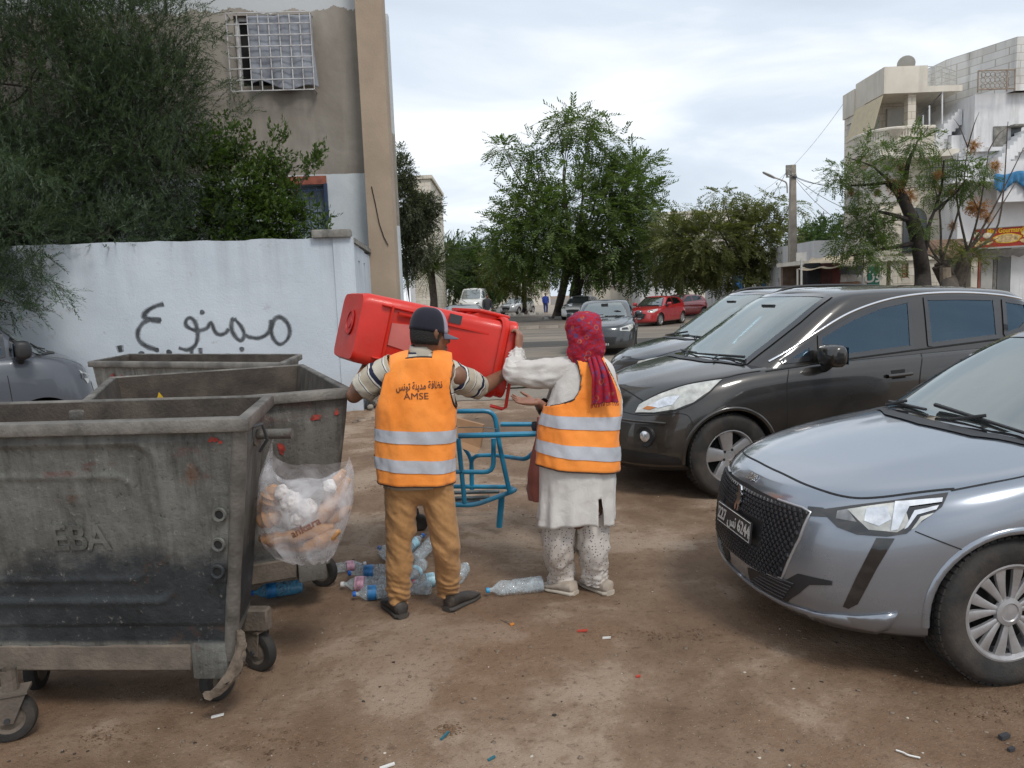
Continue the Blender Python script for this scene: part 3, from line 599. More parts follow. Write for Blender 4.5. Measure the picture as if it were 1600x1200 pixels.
M['sign_yellow']=simple('sign_yellow',(.80,.50,.02),.5,var=.08);M['food']=simple('food_print',(.60,.42,.20),.5,var=.6,scale=9);M['food2']=simple('food_print_pale',(.66, .58,.42),.5,var=.5,scale=11)
Mt=Ms@Matrix.Translation((0, 0,.004))
text_obj('sign_lettering','\u0645\u0648\u0632\u0639'.replace('\u0645\u0648\u0632\u0639','\uFEF2\uFE91\uFEAE\uFED3 \uFE94\uFEC0\uFED4\uFEC4\uFEE3'), .34,Mt@Matrix.Translation((2.35,hgt_*.82, 0)),M['sign_yellow'],sg,.004)
text_obj('sign_lettering','Mini Gourmande',.24,Mt@Matrix.Translation((1.02,hgt_*.84, 0)),M['sign_yellow'],sg,.004,sx=.72)
for(cx, cy,rx, ry,mm)in((1.05,.28,.42,.17, 'sign_yellow'),(1.05,.28,.38,.145, 'food'),(.45, .42,.16,.10,'food2'),(.42,.17,.20, .08,'food'),(.12,.45,.09,.12,'food2'),(.12,.17,.10,.13, 'food'),(1.72,.42,.22,.15,'food2'),(1.70, .17,.28,.09,'food'), (2.3,.28,.25, .18,'food')):
 b=MB();b.add([Mt@Vector((cx+rx*math.cos(t)*(1+.1*math.sin(5*t)),cy+ry*math.sin(t),.002 if mm=='sign_yellow' else.005))for t in[2*math.pi*k/20 for k in range(20)]],[tuple(range(20))]);b.build('food_picture',M[mm],sg,False)
low=empty('market_shop',(15, 27,0), 0,'low cream shopfront with lattice window behind the thick dark trunk','shop');LO=Vector((-15,-27,0));YL=YF-2.6
def ml(name,mb,mat,smooth=False):return mk(name,mb,mat,low,LO,smooth)
def lx(px):return P(px,430,YL).x
zl=P(1410,402, YL).z
b=MB();b.bbox((lx(1394),YL,0),(lx(1408),YL+.2,zl));b.bbox((lx(1419.5), YL,0), (lx(1470),YL+.2,zl));b.bbox((lx(1408),YL, 0),(lx(1419.5),YL+.2,P(1410,434,YL).z));b.bbox((lx(1408),YL,P(1410,411,YL).z),(lx(1419.5), YL+.2, zl));ml('wall',b,M['cream_stone'])
for k in range(5):
 z=P(1410,434, YL).z+k*.115;b=MB();b.bbox((lx(1408),YL+.08,z),(lx(1419.5),YL+.12,z+.03));ml('lattice_bar',b,M['brickred'])
for k in range(4):
 x=lx(1408)+k*.08;b=MB();b.bbox((x, YL+.06,P(1410,434,YL).z),(x+.02,YL+.08,P(1410,411,YL).z));ml('lattice_bar',b,M['brickred'])
b=MB();b.bbox((lx(1262),YL+2.5,0),(lx(1394),YL+2.7,zl));ml('back_wall',b,simple('back_wall_brown', (.16,.11,.08),.9,var=.3))
b=MB();b.bbox((lx(1255),YL-.1,zl-.12),(lx(1470),YL+2.7,zl+.02));ml('flat_roof',b,M['cream_plain'])
for a,c_ in((1374,1385),(1392,1396),(1283, 1293), (1345, 1355)):b=MB();b.bbox((lx(a),YL,0), (lx(c_),YL+.3,zl-.12));ml('pillar',b,M['cream_plain'])
b=MB();b.bbox((lx(1356),YL-.02,0),(lx(1374),YL+.06,P(1365,416,YL).z));gp=ml('green_panel',b,simple('green_panel',(.01,.11,.07),.5,var=.15));gp['label']='green panel with white Arabic lettering'
text_obj('panel_lettering','\uFEE5\uFEEE', .55,Matrix.Translation(Vector((lx(1364),YL-.03,P(1365,428,YL).z))+LO)@Matrix.Rotation(R(90),4,'X'),M['slat'],low,.004)
b=MB();b.bbox((lx(1303),YL-.05,P(1320,432, YL).z),(lx(1346),YL+.05,P(1320,416,YL).z));ml('dark_blind',b,M['iron'])
cv=empty('market_canopy',tuple(P(1295,470, YL-1.5)),0,'faded beige cloth canopy over the market stall right of the concrete pole','canopy');CO=-P(1295,470,YL-1.5)
pts=[];n_=14;cf_=[]
A_,B_,C_,D_2=P(1246,420,YL-3.0),P(1348,412,YL-2.6),P(1345,392,YL),P(1268,402, YL)
for j in range(6):
 for i in range(n_+1):
  u,v=i/n_,j/5;p=A_.lerp(B_, u).lerp(D_2.lerp(C_, u),v);p.z-=.18*math.sin(math.pi*((u*3)%1))*.4+.1*math.sin(math.pi*v);pts.append(p+CO)
for j in range(5):
 for i in range(n_):cf_.append((j*(n_+1)+i,j*(n_+1)+i+1, (j+1)*(n_+1)+i+1,(j+1)*(n_+1)+i))
q=mesh_obj('canopy_cloth',pts,cf_,simple('canopy_beige', (.42,.34,.24),.9,var=.2,scale=2),cv,True);modify(q,[('SOLIDIFY',dict(thickness=.015))])
for p in(A_,B_):b=MB();b.tube([p+CO,Vector((p.x,p.y,0))+CO],.03,6);b.build('canopy_post',M['slat'],cv)
def heap(name, px0,px1,y0,mat,label,cat,Y):
 b=MB();a,c_=P(px0,y0,Y),P(px1,y0,Y)
 b.bbox((a.x,Y,0),(c_.x,Y+1.2,a.z));o=b.build(name,mat,None,False);tag(o,label,cat);return o
st=heap('market_counter',1308,1343, 441,simple('counter_wood',(.24,.14,.085), .85,var=.3,scale=4), 'brown wooden counter of the market stall under white sacks','counter',YL-2.0)
for i in range(7):
 c_=P(1311+i*5,437,YL-1.7);b=MB()
 rings=[]
 for h_,r_ in((-.16,.16),(-.08,.22),(.04,.2),(.12,.12),(.15,.02)):rings.append([c_+Vector((r_*math.cos(t)*(1+.2*math.sin(3*t+i)),r_*.9*math.sin(t), h_+.03*math.sin(2*t+i)))for t in[2*math.pi*k/12 for k in range(12)]])
 b.loft(rings, caps=True);o=b.build('sack',simple('sack_white', (.48,.44,.40),.85,var=.2)if i==0 else bpy.data.materials['sack_white']);tag(o,'whitish sack lying on the brown market counter','sack','white sacks on the market counter')
for(px, w_,col)in((1290,.5,(.05,.018,.015)),(1303,.4,(.09,.025, .02)), (1270, .5,(.015,.015,.018))):
 c_=P(px,428,YL-1.9);b=MB();rings=[]
 for j in range(8):
  z=c_.z+.35-j*.2;rings.append([Vector((c_.x+w_*.5*(1+.15*math.sin(j))*math.cos(t)*(1+.12*math.sin(5*t)), c_.y+.16*math.sin(t),z))for t in[2*math.pi*k/20 for k in range(20)]])
 b.loft(rings, caps=True);o=b.build('hanging_garment',simple('garment_'+str(px),col, .9,var=.3));tag(o,{1290:'dark maroon garment hanging left of the counter',1303:'reddish brown garment hanging next to the counter',1270:'black garment hanging under the canopy by the pole'}[px],'garment')
sgp=MB();a=P(1252,440,YL-3.2);sgp.tube([Vector((a.x,a.y, 0)),Vector((a.x,a.y, P(1252,404,YL-3.2).z))],.035,8);so=sgp.build('sign_post',M['slat']);tag(so,'small square sign seen from behind on a grey post beside the concrete pole','road sign')
b=MB();a=P(1252,401,YL-3.2);b.box(a,(.16*2,.03,.26));o=b.build('sign_plate',M['slat'],so,False)
b=MB();vs_=[];n_=30
for j in range(6):
 for i in range(n_+1):
  u=i/n_;p=P(1553+60*u,270+3*math.sin(u*7),YF-2.0);vs_.append(p+Vector((0,.05*math.sin(u*40)*(j/5)-.04,-j*.1*(1+.25*math.sin(u*9)))))
o=mesh_obj('hanging_cloth',vs_,[(j*(n_+1)+i,j*(n_+1)+i+1,(j+1)*(n_+1)+i+1,(j+1)*(n_+1)+i)for j in range(5)for i in range(n_)], simple('cloth_blue', (.04,.17,.33),.85,var=.3,scale=5));modify(o,[('SOLIDIFY',dict(thickness=.01))]);tag(o,'blue cloth hanging over the white house balcony','cloth')
b=MB();b.bbox((P(1272,380,36).x,36, 0),(P(1330,380,36).x,42,P(1300,375,36).z));o=b.build('low_annex',M['white_render'], None,False);tag(o,'low whitewashed annex showing above the beige canopy','building')
# ---- far buildings
def far_block(name,a, c,Y,depth,mat,label, wins=(),winm='shade_glass', cat='building',extra=None,zbase=0):
 p,q=D(*a,Y),D(*c,Y);r_=empty(name, ((p.x+q.x)/2, Y+depth/2,0), 0,label,cat);O=-Vector(r_.location)
 b=MB();b.bbox(Vector((p.x,Y,zbase))+O,Vector((q.x,Y+depth,p.z))+O);b.build('wall',M[mat],r_,False)
 b=MB();b.bbox(Vector((p.x-.15,Y-.15,p.z+.02))+O, Vector((q.x+.15,Y+depth,p.z+.27))+O);b.build('parapet', M[mat],r_,False)
 for(wx0,wy0,wx1,wy1, wm)in wins:
  s,t=D(wx0,wy0,Y),D(wx1,wy1,Y);b=MB();b.bbox(Vector((s.x,Y-.06,min(s.z,t.z)))+O,Vector((t.x,Y-.02,max(s.z,t.z)))+O);w=b.build('window',M[wm],r_,False)
  b=MB();b.bbox(Vector((s.x-.1,Y-.14,min(s.z,t.z)-.12))+O,Vector((t.x+.1,Y-.02,min(s.z,t.z)-.02))+O);b.build('sill',M[mat],w,False)
 return r_
M['blue_paint']=simple('blue_door', (.03,.16,.40),.6,var=.15)
far_block('apartment_block', (640,281),(681,460), 56,10, 'cream_stone','stained cream apartment block behind the casuarina tree',[(655,340,664,352, 'slat'),(655, 310,663,320,'slat'), (668,305,674, 318,'shade_glass'),(668,345,674,358,'shade_glass'),(668,380,674,392,'shade_glass'), (655,385,662, 396,'slat')])
far_block('apartment_block', (1030, 336),(1178,450),78,10,'cream_plain','long beige apartment block showing above the tree tops',[(1045+i*18,348,1053+i*18,358,'shade_glass')for i in range(7)])
far_block('white_house',(998,385),(1062,462),58,8,'white_render','white two-storey house between the tall chinaberry and the red cars',[(1000,392,1010,404,'shade_glass'),(1024,415,1032,432, 'slat'),(1040,418,1048,436, 'shade_glass')])
far_block('white_house',(925,400),(992,470),62,8, 'cream_plain','pale house with pilasters seen under the tall chinaberry crown',[(930+i*13, 415,936+i*13, 445,'shade_glass')for i in range(5)])
far_block('shop_row', (1138, 428),(1212,470),50,6,'white_render','white shop row with bright blue doors under the olive-toned tree',[(1145,432,1162,452,'blue_paint'),(1190,434,1203,450,'blue_paint'),(1206,430,1212,455,'blue_paint'),(1170, 434,1182,452, 'slat')])
far_block('shop_row', (1213, 420),(1258,470),48,6,'cream_plain','brownish low shop beside the concrete pole',[(1218,428,1232,455,'shade_glass'),(1238,428, 1250,455,'brickred')])
far_block('white_house',(640,432),(692,465),75,6, 'white_render','white wall building low behind the palms',[(650,440,657,450, 'shade_glass')])
far_block('white_house',(700,425),(860,465),120,8,'cream_plain','long pale building far down the plaza behind the street trees',[(810+i*9,445,813+i*9,455, 'shade_glass')for i in range(5)])
# ---- concrete pole with lamp, wires
pole=empty('utility_pole',tuple(G(1238,503,0)),0, 'tall square concrete utility pole with a street lamp arm and overhead wires','utility pole');PO=-Vector(pole.location);Yp=pole.location.y;pt=D(1233,258, Yp)
b=MB();pz_=pt.z
b.add([Vector((sx*(.20 if z==0 else.11),sy*(.20 if z==0 else.11),z))for z in(0,pz_)for sx,sy in((-1,-1),(1,-1),(1,1),(-1,1))], [(0,1, 5,4),(1,2,6,5),(2,3, 7,6),(3,0,4,7),(4,5, 6,7)]);b.build('post',M['kerb'],pole,False)
lampj=D(1229,302,Yp)+PO;lt=D(1204,279,Yp)+PO;le=D(1191,273,Yp)+PO
b=MB();b.tube(cr_curve([lampj+Vector((0,-.1,0)),D(1230,288,Yp)+PO+Vector((-.1,-.2,0)),D(1220,284,Yp)+PO+Vector((0,-.3,0)),lt+Vector((0,-.4,0))],5), .035,6);b.build('lamp_arm', M['slat'],pole)
b=MB();hd=(le-lt).normalized();b.loft([[lt+Vector((0,-.4,0))+hd*s+Vector((0,math.cos(t)*w,math.sin(t)*h))for t in[2*math.pi*k/10 for k in range(10)]]for s,w,h in((-.1,.03,.03),(0,.09,.06),(.25,.14,.07),(.5,.12, .05),(.56,.03,.02))],caps=True);b.build('lamp_head',M['slat'], pole)
b=MB();b.box(pt+PO+Vector((-.08,-.16,-.25)),(.24, .12,.45));b.box(pt+PO+Vector((0.05,-.16,-.55)),(.5,.06, .06));b.build('pole_bracket',M['conc'],pole,False)
for dxx in(-.15,.1,.25):b=MB();b.lathe([(.03,0),(.045,.03),(.02,.05),(.045,.08),(.02,.12)], 8,Matrix.Translation(pt+PO+Vector((dxx,-.16,-.52))));b.build('insulator',M['slat'], pole)
def wire(a,c,sag,label,r_=.012,grp='overhead wires'):
 b=MB();a,c=Vector(a),Vector(c);pts=[a.lerp(c,i/16)-Vector((0,0,sag*4*(i/16)*(1-i/16)))for i in range(17)];b.tube(pts,r_,4);o=b.build('overhead_wire',M['iron']);tag(o,label,'wire',grp)
for(px, py,Y,s_,lab)in((1330,278,29.5,.3,'overhead wire running right from the pole, topmost'),(1445,290, 28.5,.4,'overhead wire running right from the pole towards the dark balcony rail'), (1420, 345,29.5,.5,'overhead wire running right from the pole, sloping down to the house wall'),(1400,372,29.5, .7,'overhead wire running right from the pole, steepest and lowest')):
 wire(pt+Vector((.1,-.15,-.5)),D(px,py,Y), s_,lab)
wire(pt+Vector((-.1,.1,-.3)),D(1170,318,60),.8,'overhead wire leaving the pole to the left behind the trees');wire(D(1317,163, 32),D(1178,306,46),.5,'overhead wire crossing the open sky from the corner house down to the left',.008)
wire(D(695,386,58),D(770,376,60),.3,'short overhead wire between the stained block and the trees', .02)
a=G(652,478,.15);lp=empty('street_lamp',tuple(a), 0,'thin white lamp post with a dark lantern beside the casuarina tree','street lamp');top=D(648,388,a.y);b=MB();b.tube([Vector((0,0, 0)),Vector((0,0,top.z-.15))],.06,8);b.build('post',M['slat'],lp)
b=MB();b.lathe([(.06, 0),(.20,.25), (.20,.3),(.1, .45),(.03,.6)],8,Matrix.Translation((0,0, top.z-.15)));b.build('lantern',M['iron'], lp)
a=G(637,480,.15);b=MB();b.tube([a,D(630,388,a.y)],.06,8);o=b.build('leaning_post',M['slat']);tag(o,'thin white leaning post close to the tan corner column','post')
for(px, ylo,yhi,Y)in((1198,349,345, 55),(1287,360,330,60),(1281,360,338,60)):
 a,c_=D(px,385,Y),D(px,yhi,Y);b=MB();b.tube([a,c_],.03,4)
 for k in range(3):b.tube([c_+Vector((-.35+.05*k, 0,-.15-k*.3)),c_+Vector((.35-.05*k,0,-.15-k*.3))],.018, 4)
 o=b.build('roof_antenna',M['iron']);tag(o,{1198:'rooftop television antenna left of the concrete pole',1287:'taller rooftop antenna right of the concrete pole', 1281:'shorter rooftop antenna just left of the taller one'}[px],'antenna')
for(px, py,w_, lab)in((880,497,1.3, 'whitewashed stones round the thick tree trunk'),(822,492,1.3, 'whitewashed stones round the slim tree trunk')):
 c_=G(px,py,.15);e_=empty('stone_ring',tuple(c_), 0,lab, 'stones')
 for k in range(10):
  t=2*math.pi*k/10;b=MB();b.box((w_*math.cos(t),w_*math.sin(t), .06),(.42,.25,.16+.05*random.random()),Matrix.Rotation(t+R(90),3,'Z'));b.build('stone',M['slat'], e_,False)
  # -- foliage
def leafmat(name,c_lo,c_hi,rough=0.55,back=None,trans=0.25):
 m=Mat(name,rough,0,0.4);r_=m.island();co=m.coord('Object');n=m.noise(co,1.2, 3)
 c=m.ramp(r_,[(0.0,c_lo),(1.0,c_hi)]);c=m.mix(m.ramp(n,[(0.3,0.0),(0.7,0.5)]),c,tuple(q*.6 for q in c_lo))
 m.set('Base Color',c)
 t=m.n.new('ShaderNodeBsdfTranslucent');m.l.new(m.mix(1.0,c,(1.25,1.35,.75),'MULTIPLY'),t.inputs[0]);x=m.n.new('ShaderNodeMixShader');x.inputs[0].default_value=.38;m.l.new(m.b.outputs[0],x.inputs[1]);m.l.new(t.outputs[0],x.inputs[2]);m.l.new(x.outputs[0],m.n['Material Output'].inputs[0])
 return m.m
M['olive_leaf']=leafmat('olive_leaf',(0.042,0.068,0.038),(0.115,0.155, 0.095));M['lemon_leaf']=leafmat('lemon_leaf',(0.036,0.07,0.015),(0.11,0.16,0.035),.4)
M['melia_leaf']=leafmat('melia_leaf',(0.06,0.105, 0.026),(0.16, 0.21,0.06));M['melia_yellow']=leafmat('melia_leaf_yellow',(0.07,0.09, 0.015),(0.17, 0.17,0.035))
M['melia_dry']=leafmat('melia_leaf_olive', (0.10, 0.12,0.035),(0.21,0.215,0.08));M['dark_leaf']=leafmat('dark_round_leaf',(0.04,0.08, 0.022),(0.11, 0.16,0.05));M['casuarina']=leafmat('casuarina_needles', (0.05, 0.065, 0.036),(0.125,0.135, 0.08))
M['palm_leaf']=leafmat('palm_leaf', (0.04, 0.06,0.02),(0.11,0.13,0.045));M['seed']=leafmat('dry_seed_clusters',(0.32,0.14,0.05),(0.60,0.32,0.13))
M['bark']=simple('bark',(0.07,0.055,0.042),.95,var=.45,scale=9, bump=.9,bscale=22);M['bark_dark']=simple('bark_dark',(0.028,0.022,0.018),.95,var=.45,scale=9,bump=.9,bscale=22);M['bark_pale']=simple('bark_pale', (0.22, 0.175, 0.125),.9,var=.3,scale=7,bump=.6,bscale=22)
def leaf_quad(L,W,pos,d,n):
 """a small pointed leaf as two quads folded on the midrib"""
 d=d.normalized();s=d.cross(n).normalized();up=s.cross(d)
 return[pos,pos+d*L*.5+s*W*.5+up*W*.12,pos+d*L,pos+d*L*.5-s*W*.5+up*W*.12]
def twig_template(L,nl,ll,lw,seed,droop=0.2,spread=55,flat=False,pinnate=False):
 r_=random.Random(seed);V=[];F=[]
 for i in range(nl):
  f=(i+1)/nl;p=Vector((L*f,0,-droop*L*f*f));side=1 if i%2 else-1
  if pinnate:az=90*side
  else:az=r_.uniform(0,360)
  a=R(spread*(1-.5*f)+r_.uniform(-10,10))
  perp=Vector((0,math.cos(R(az-90))if pinnate else math.cos(R(az)),0 if pinnate else math.sin(R(az))))
  if pinnate:perp=Vector((0, side,r_.uniform(-.25,.1)))
  d=Vector((math.cos(a),0,0))+perp*math.sin(a);k=r_.uniform(.75,1.15)
  q=leaf_quad(ll*k,lw*k,p,d, Vector((r_.uniform(-.4,.4), r_.uniform(-.4,.4),1)))
  b=len(V);V+=q;F.append((b, b+1,b+2,b+3))
 w=L*.012;b=len(V);V+=[Vector((0,-w,0)),Vector((0,w,0)), Vector((L,w*.3,-droop*L)),Vector((L,-w*.3,-droop*L))];F.append((b,b+1,b+2,b+3))
 return np.array([tuple(v)for v in V]),np.array(F)
def rand_rot(dirs,n,roll=True):
 """rotation matrices whose local x follows dirs"""
 d=dirs/np.linalg.norm(dirs, axis=1,keepdims=True);up=np.tile([0.,0.,1.],(n,1));up+=rng.normal(0,.35 if roll else.1,(n, 3))
 y=np.cross(up,d);y/=np.linalg.norm(y,axis=1,keepdims=True);z=np.cross(d,y);return np.stack([d,y,z],axis=2)
def scatter(name,pos, dirs,templates,scl,mat,parent,kind='stuff'):
 n=len(pos);Rm=rand_rot(dirs,n);idx=rng.integers(0,len(templates),n);Vs=[];Fs=[];off=0
 for t, (V,F)in enumerate(templates):
  sel=np.where(idx==t)[0]
  if not len(sel):continue
  W=np.einsum('nij,kj->nki', Rm[sel],V)*scl[sel,None,None]+pos[sel,None,:]
  Fb=F[None]+(np.arange(len(sel))*len(V))[:,None, None]+off;off+=len(sel)*len(V)
  Vs.append(W.reshape(-1,3));Fs.append(Fb.reshape(-1,F.shape[1]))
 o=np_mesh(name,np.concatenate(Vs), np.concatenate(Fs),mat,parent)
 if kind:o['kind']=kind
 return o
def blob_points(c,r,n,shell=0.55,lump=0.35,seed=0):
 """points in a lumpy ellipsoid, mostly near its outside; returns positions and outward directions"""
 d=rng.normal(size=(n,3));d/=np.linalg.norm(d,axis=1,keepdims=True)
 rad=rng.uniform(shell**3,1, n)**(1/3)
 lum=np.array([1+lump*noise.noise(Vector((a*2.2+seed,b*2.2,e*2.2)))*1.6 for a,b,e in d])
 p=d*(rad*lum)[:,None]*np.array(r)+np.array(c)
 return p,d*np.array(r)
def limb(mb,a, b,r0,r1,wob=.12,n=7, sides=8):
 a,b=Vector(a),Vector(b);L=(b-a).length;pts=[];ph=random.uniform(0,9)
 for i in range(n+1):
  f=i/n;w=wob*L*math.sin(math.pi*f)
  pts.append(a.lerp(b,f)+Vector((w*math.sin(ph+3*f),w*math.cos(ph*1.7+2.5*f), -.15*w)))
 mb.tube(pts,[r0+(r1-r0)*i/n for i in range(n+1)],sides);return pts
OL=[twig_template(.30,20,.052,.011, s,.25, 48)for s in range(5)]
LE=[twig_template(.22,9,.085,.042,s+9,.3,65)for s in range(4)]
ME=[twig_template(.55,16,.16,.055,s+20,.45,70,pinnate=True)for s in range(4)]
RO=[twig_template(.40,14,.11,.06,s+40,.3,60)for s in range(4)]
def tree(name, base,label,cat='tree',group=None):return empty(name,base,0,label,cat, group)
ol=tree('olive_tree', (-7.2, 12.9,0),'huge dark olive tree hanging over the left end of the white wall');OB=Vector((7.2,-12.9, 0))
tb=MB();limb(tb,Vector((0,0, 0)),Vector((.1,-.1,2.6)),.26,.20,.04)
CL=[((-8.6,12.3,3.9), (1.9,1.2,1.5),1600), ((-7.3,12.4,5.2),(1.8,1.2,1.6),1900),((-5.95,12.6,4.3), (1.15, .9,1.5),1500),((-6.0,12.7,5.9),(1.25,.9,1.35),1300),((-7.5,12.0,3.6), (1.9,.85,1.15),1700),
((-8.3, 12.6,6.9),(2.0,1.2,1.5),1400),((-6.6,12.7,7.2),(1.3,1.0,1.2),1000),((-5.2,12.45,3.65),(.75,.6,.95),700), ((-10.2,12.3, 5.3),(1.8,1.2,2.4),1200),((-5.4,12.7,5.0),(.75,.6,.9),520),
((-7.6, 10.35, 2.75), (.9,.45,.75), 700),((-6.9,10.25,2.05),(.62,.35,.40),260),((-6.75,10.6,2.85), (.6,.5,.45),330),((-8.2,10.9,3.3), (1.3,.8,.8),800),((-5.9,11.6,2.85),(.85,.45,.35),330),((-7.3,11.2,3.3),(1.0, .6,.6),500),((-4.75, 12.3,2.95),(.7,.45,.42),300)]
P_,D_=[],[]
for i,(c,r_,n_)in enumerate(CL):
 p,d=blob_points(c,r_,int(n_*1.25), .45,.45,i);P_.append(p);D_.append(d)
 limb(tb,Vector((.1,-.1,2.3)),Vector(c)+OB,.09,.02,.08)
 for q in range(4):
  e_=Vector(c)+OB+Vector([random.uniform(-.8,.8)*k for k in r_]);limb(tb,Vector(c)+OB,e_,.02,.006, .1,5,5)
P_=np.concatenate(P_);D_=np.concatenate(D_);n=len(P_)
dd=D_/np.linalg.norm(D_,axis=1,keepdims=True)*.7+rng.normal(0,.45,(n,3))+np.array([0,0,.35])
tb.build('trunk',M['bark_dark'],ol)
scatter('crown',P_+np.array(tuple(OB)),dd, OL,rng.uniform(.8,1.45,n),M['olive_leaf'],ol)
spr=[];
for(px, py,Y)in((62,478,10.2),(105, 460,10.2),(40,455,10.2),(20,440,10.2),(85,440,10.2),(115,355,11.0),(215,375, 11.2), (130,145,12), (150,110,12), (195,250,12), (375,230,12.5),(385, 165,12.5),(350,60,12.8),(355,130,12.8),(20,260,10.5),(90,290,10.5)):
 spr.append(D(px,py,Y))
tp=MB();sp_p,sp_d=[], []
for q in spr:
 b0=q+Vector((random.uniform(-.5,-.2),random.uniform(0,.3),random.uniform(-.1,.35)))
 for i in range(26):
  f=random.random();sp_p.append(tuple(b0.lerp(q,f)+Vector([random.gauss(0,.05)for _ in range(3)])+OB));sp_d.append(tuple((q-b0).normalized()+Vector([random.gauss(0,.4)for _ in range(3)])))
scatter('hanging_sprays',np.array(sp_p),np.array(sp_d),OL,rng.uniform(.7,1.1, len(sp_p)),M['olive_leaf'], ol)
lb=tree('lemon_tree', (-4.4, 12.6,0),'bright green lemon tree rising above the wall beside the grey facade');LB=Vector((4.4,-12.6,0));tb=MB();limb(tb,(0,0,0),(0, .05,2.5),.09, .07,.03)
P_,D_=[],[]
for i,(c,r_,n_)in enumerate([((-4.15,12.5, 3.0),(.85,.5, .55),620),((-4.25,12.6,3.7),(.6,.45,.55), 430),((-4.5,12.6,4.25),(.38,.35,.38),160),((-3.6,12.5,3.05),(.45,.4,.55),380),((-3.75,12.5,3.6),(.33,.3, .4),150),((-3.45,12.5,3.9), (.14,.14,.22),26),((-4.35,12.5,2.75),(.9, .5,.35),330)]):
 p,d=blob_points(c,r_,n_,.4, .5,i+30);P_.append(p);D_.append(d);limb(tb,Vector((0,.05,2.3)),Vector(c)+LB, .04,.01,.1)
for(px, py)in((492,245),(480,268),(437,215),(505, 350)):
 q=D(px,py,12.5)
 for i in range(14):P_.append(np.array([tuple(q+Vector([random.gauss(0,.07)for _ in range(3)])-Vector((0, 0,.12*random.random())))]));D_.append(np.array([[.2,0,1.]]))
 limb(tb,D(455,310,12.5)+LB, q+LB,.012,.004,.06,6,5)
P_=np.concatenate(P_);D_=np.concatenate(D_);n=len(P_);dd=D_+rng.normal(0,.4,(n,3));tb.build('trunk',M['bark'],lb)
scatter('crown',P_+np.array(tuple(LB)),dd, LE,rng.uniform(.7,1.15,n),M['lemon_leaf'],lb)
def street_tree(name, base,label,clusters, leaf,tmpl,forks=None,trunk_r=.28,bark='bark',sprays=1.0,scale=(.8,1.2),trunk_top=None,group=None, shell=.45,mats2=None,lump=.5):
 """clusters: (centre, radii, count) in world coordinates"""
 t=tree(name,base,label,'tree',group);b=Vector(base);mb=MB();tt=Vector(trunk_top)-b if trunk_top else Vector((0, 0,3))
 pts=[Vector((0,0,-.05)),Vector((0, 0,.12)),Vector((0,0, .5)),tt*.6,tt];mb.tube(cr_curve(pts,4),[trunk_r*(1.45-.75*min(1,i/8)-.12*i/16)for i in range(17)],12)
 P_,D_=[],[]
 for i, (c,r_, n_)in enumerate(clusters):
  p,d=blob_points(c,r_,max(6,int(n_*sprays*(1.45 if n_>150 else 1.1))),shell, lump,i+len(clusters));P_.append(p);D_.append(d)
  c_=Vector(c)-b;limb(mb,tt, c_,trunk_r*.20,trunk_r*.05, .06,6, 6)
  for q in range(3):limb(mb, c_,c_+Vector([random.uniform(-.75, .75)*k for k in r_]),trunk_r*.04,trunk_r*.02,.08,4,4)
 mb.build('trunk',M[bark],t);P_=np.concatenate(P_)-np.array(tuple(b));D_=np.concatenate(D_);n=len(P_)
 dd=D_/np.linalg.norm(D_,axis=1,keepdims=True)+rng.normal(0,.45,(n,3))+np.array([0,0,-.1])
 scatter('crown',P_,dd,tmpl, rng.uniform(*scale,n)*1.1,M[leaf], t);return t
def pxc(lst,Y, dY=0.5):
 """clusters surveyed as (px, py, radius px x, radius px y, count) at distance Y"""
 out=[]
 for(px,py,rx, ry,n_)in lst:
  c=D(px,py,Y+random.uniform(-dY,dY));k=Y/1202;out.append((tuple(c),(rx*k,min(rx,ry*1.3)*k*1.1,ry*k),n_))
 return out
Yt=47.0
street_tree('chinaberry_tree',tuple(G(872, 497,.15)),'tall full green chinaberry tree with a second thick trunk in the middle of the plaza', pxc([
(905,330,92,62,700),(850,370,75,60, 520),(965,365,68,62, 520),(905,395,100,40,560),(800,385,38,40, 200),(830,330,40,45, 200),(990,300,35,50, 260),(1003,345,28,42,170),(960,280,34,24, 130),(895,205,40,22, 170),(893,190,26,14, 70),(868,190, 20,9,22),(930,188,18,9,22), (787,234,20,10,60),(838,232,16,14, 55),(818,250, 22,12, 60),(850,268, 20,15, 60),(950,225, 25,16, 70),(962,250, 20,12, 45),(1000,262,22,18, 90),(925,270, 22,18, 80),(845,305, 30,20, 90),(805,340, 30,20, 90),(780,370, 22,14, 50),(935,422, 50,16, 110),(990,420,30,26, 120)], Yt,1.2),'melia_leaf',ME,trunk_r=.42,bark='bark', trunk_top=tuple(D(885,420,Yt)),scale=(1.0,1.8),sprays=.72)
t2=MB();limb(t2,G(905,494,.15),D(905,430,Yt-.8),.42,.36, .03);limb(t2, D(905, 430,Yt-.8),D(915,350,Yt),.34,.14,.03)
tag(t2.build('tree_trunk',M['bark_dark']), 'second thick dark trunk under the full chinaberry crown','tree trunk')
street_tree('chinaberry_tree',tuple(G(820, 491,.15)),'slimmer chinaberry tree with a yellow-green crown, left of the tall one',pxc([(795,400,32,22, 200),(815,440,34,22, 200),(775,425,24,26, 150),(830,415,30,25, 140)], 56,1), 'melia_yellow',ME,trunk_r=.3,bark='bark_dark',trunk_top=tuple(D(819,440,56)),scale=(.9,1.4))
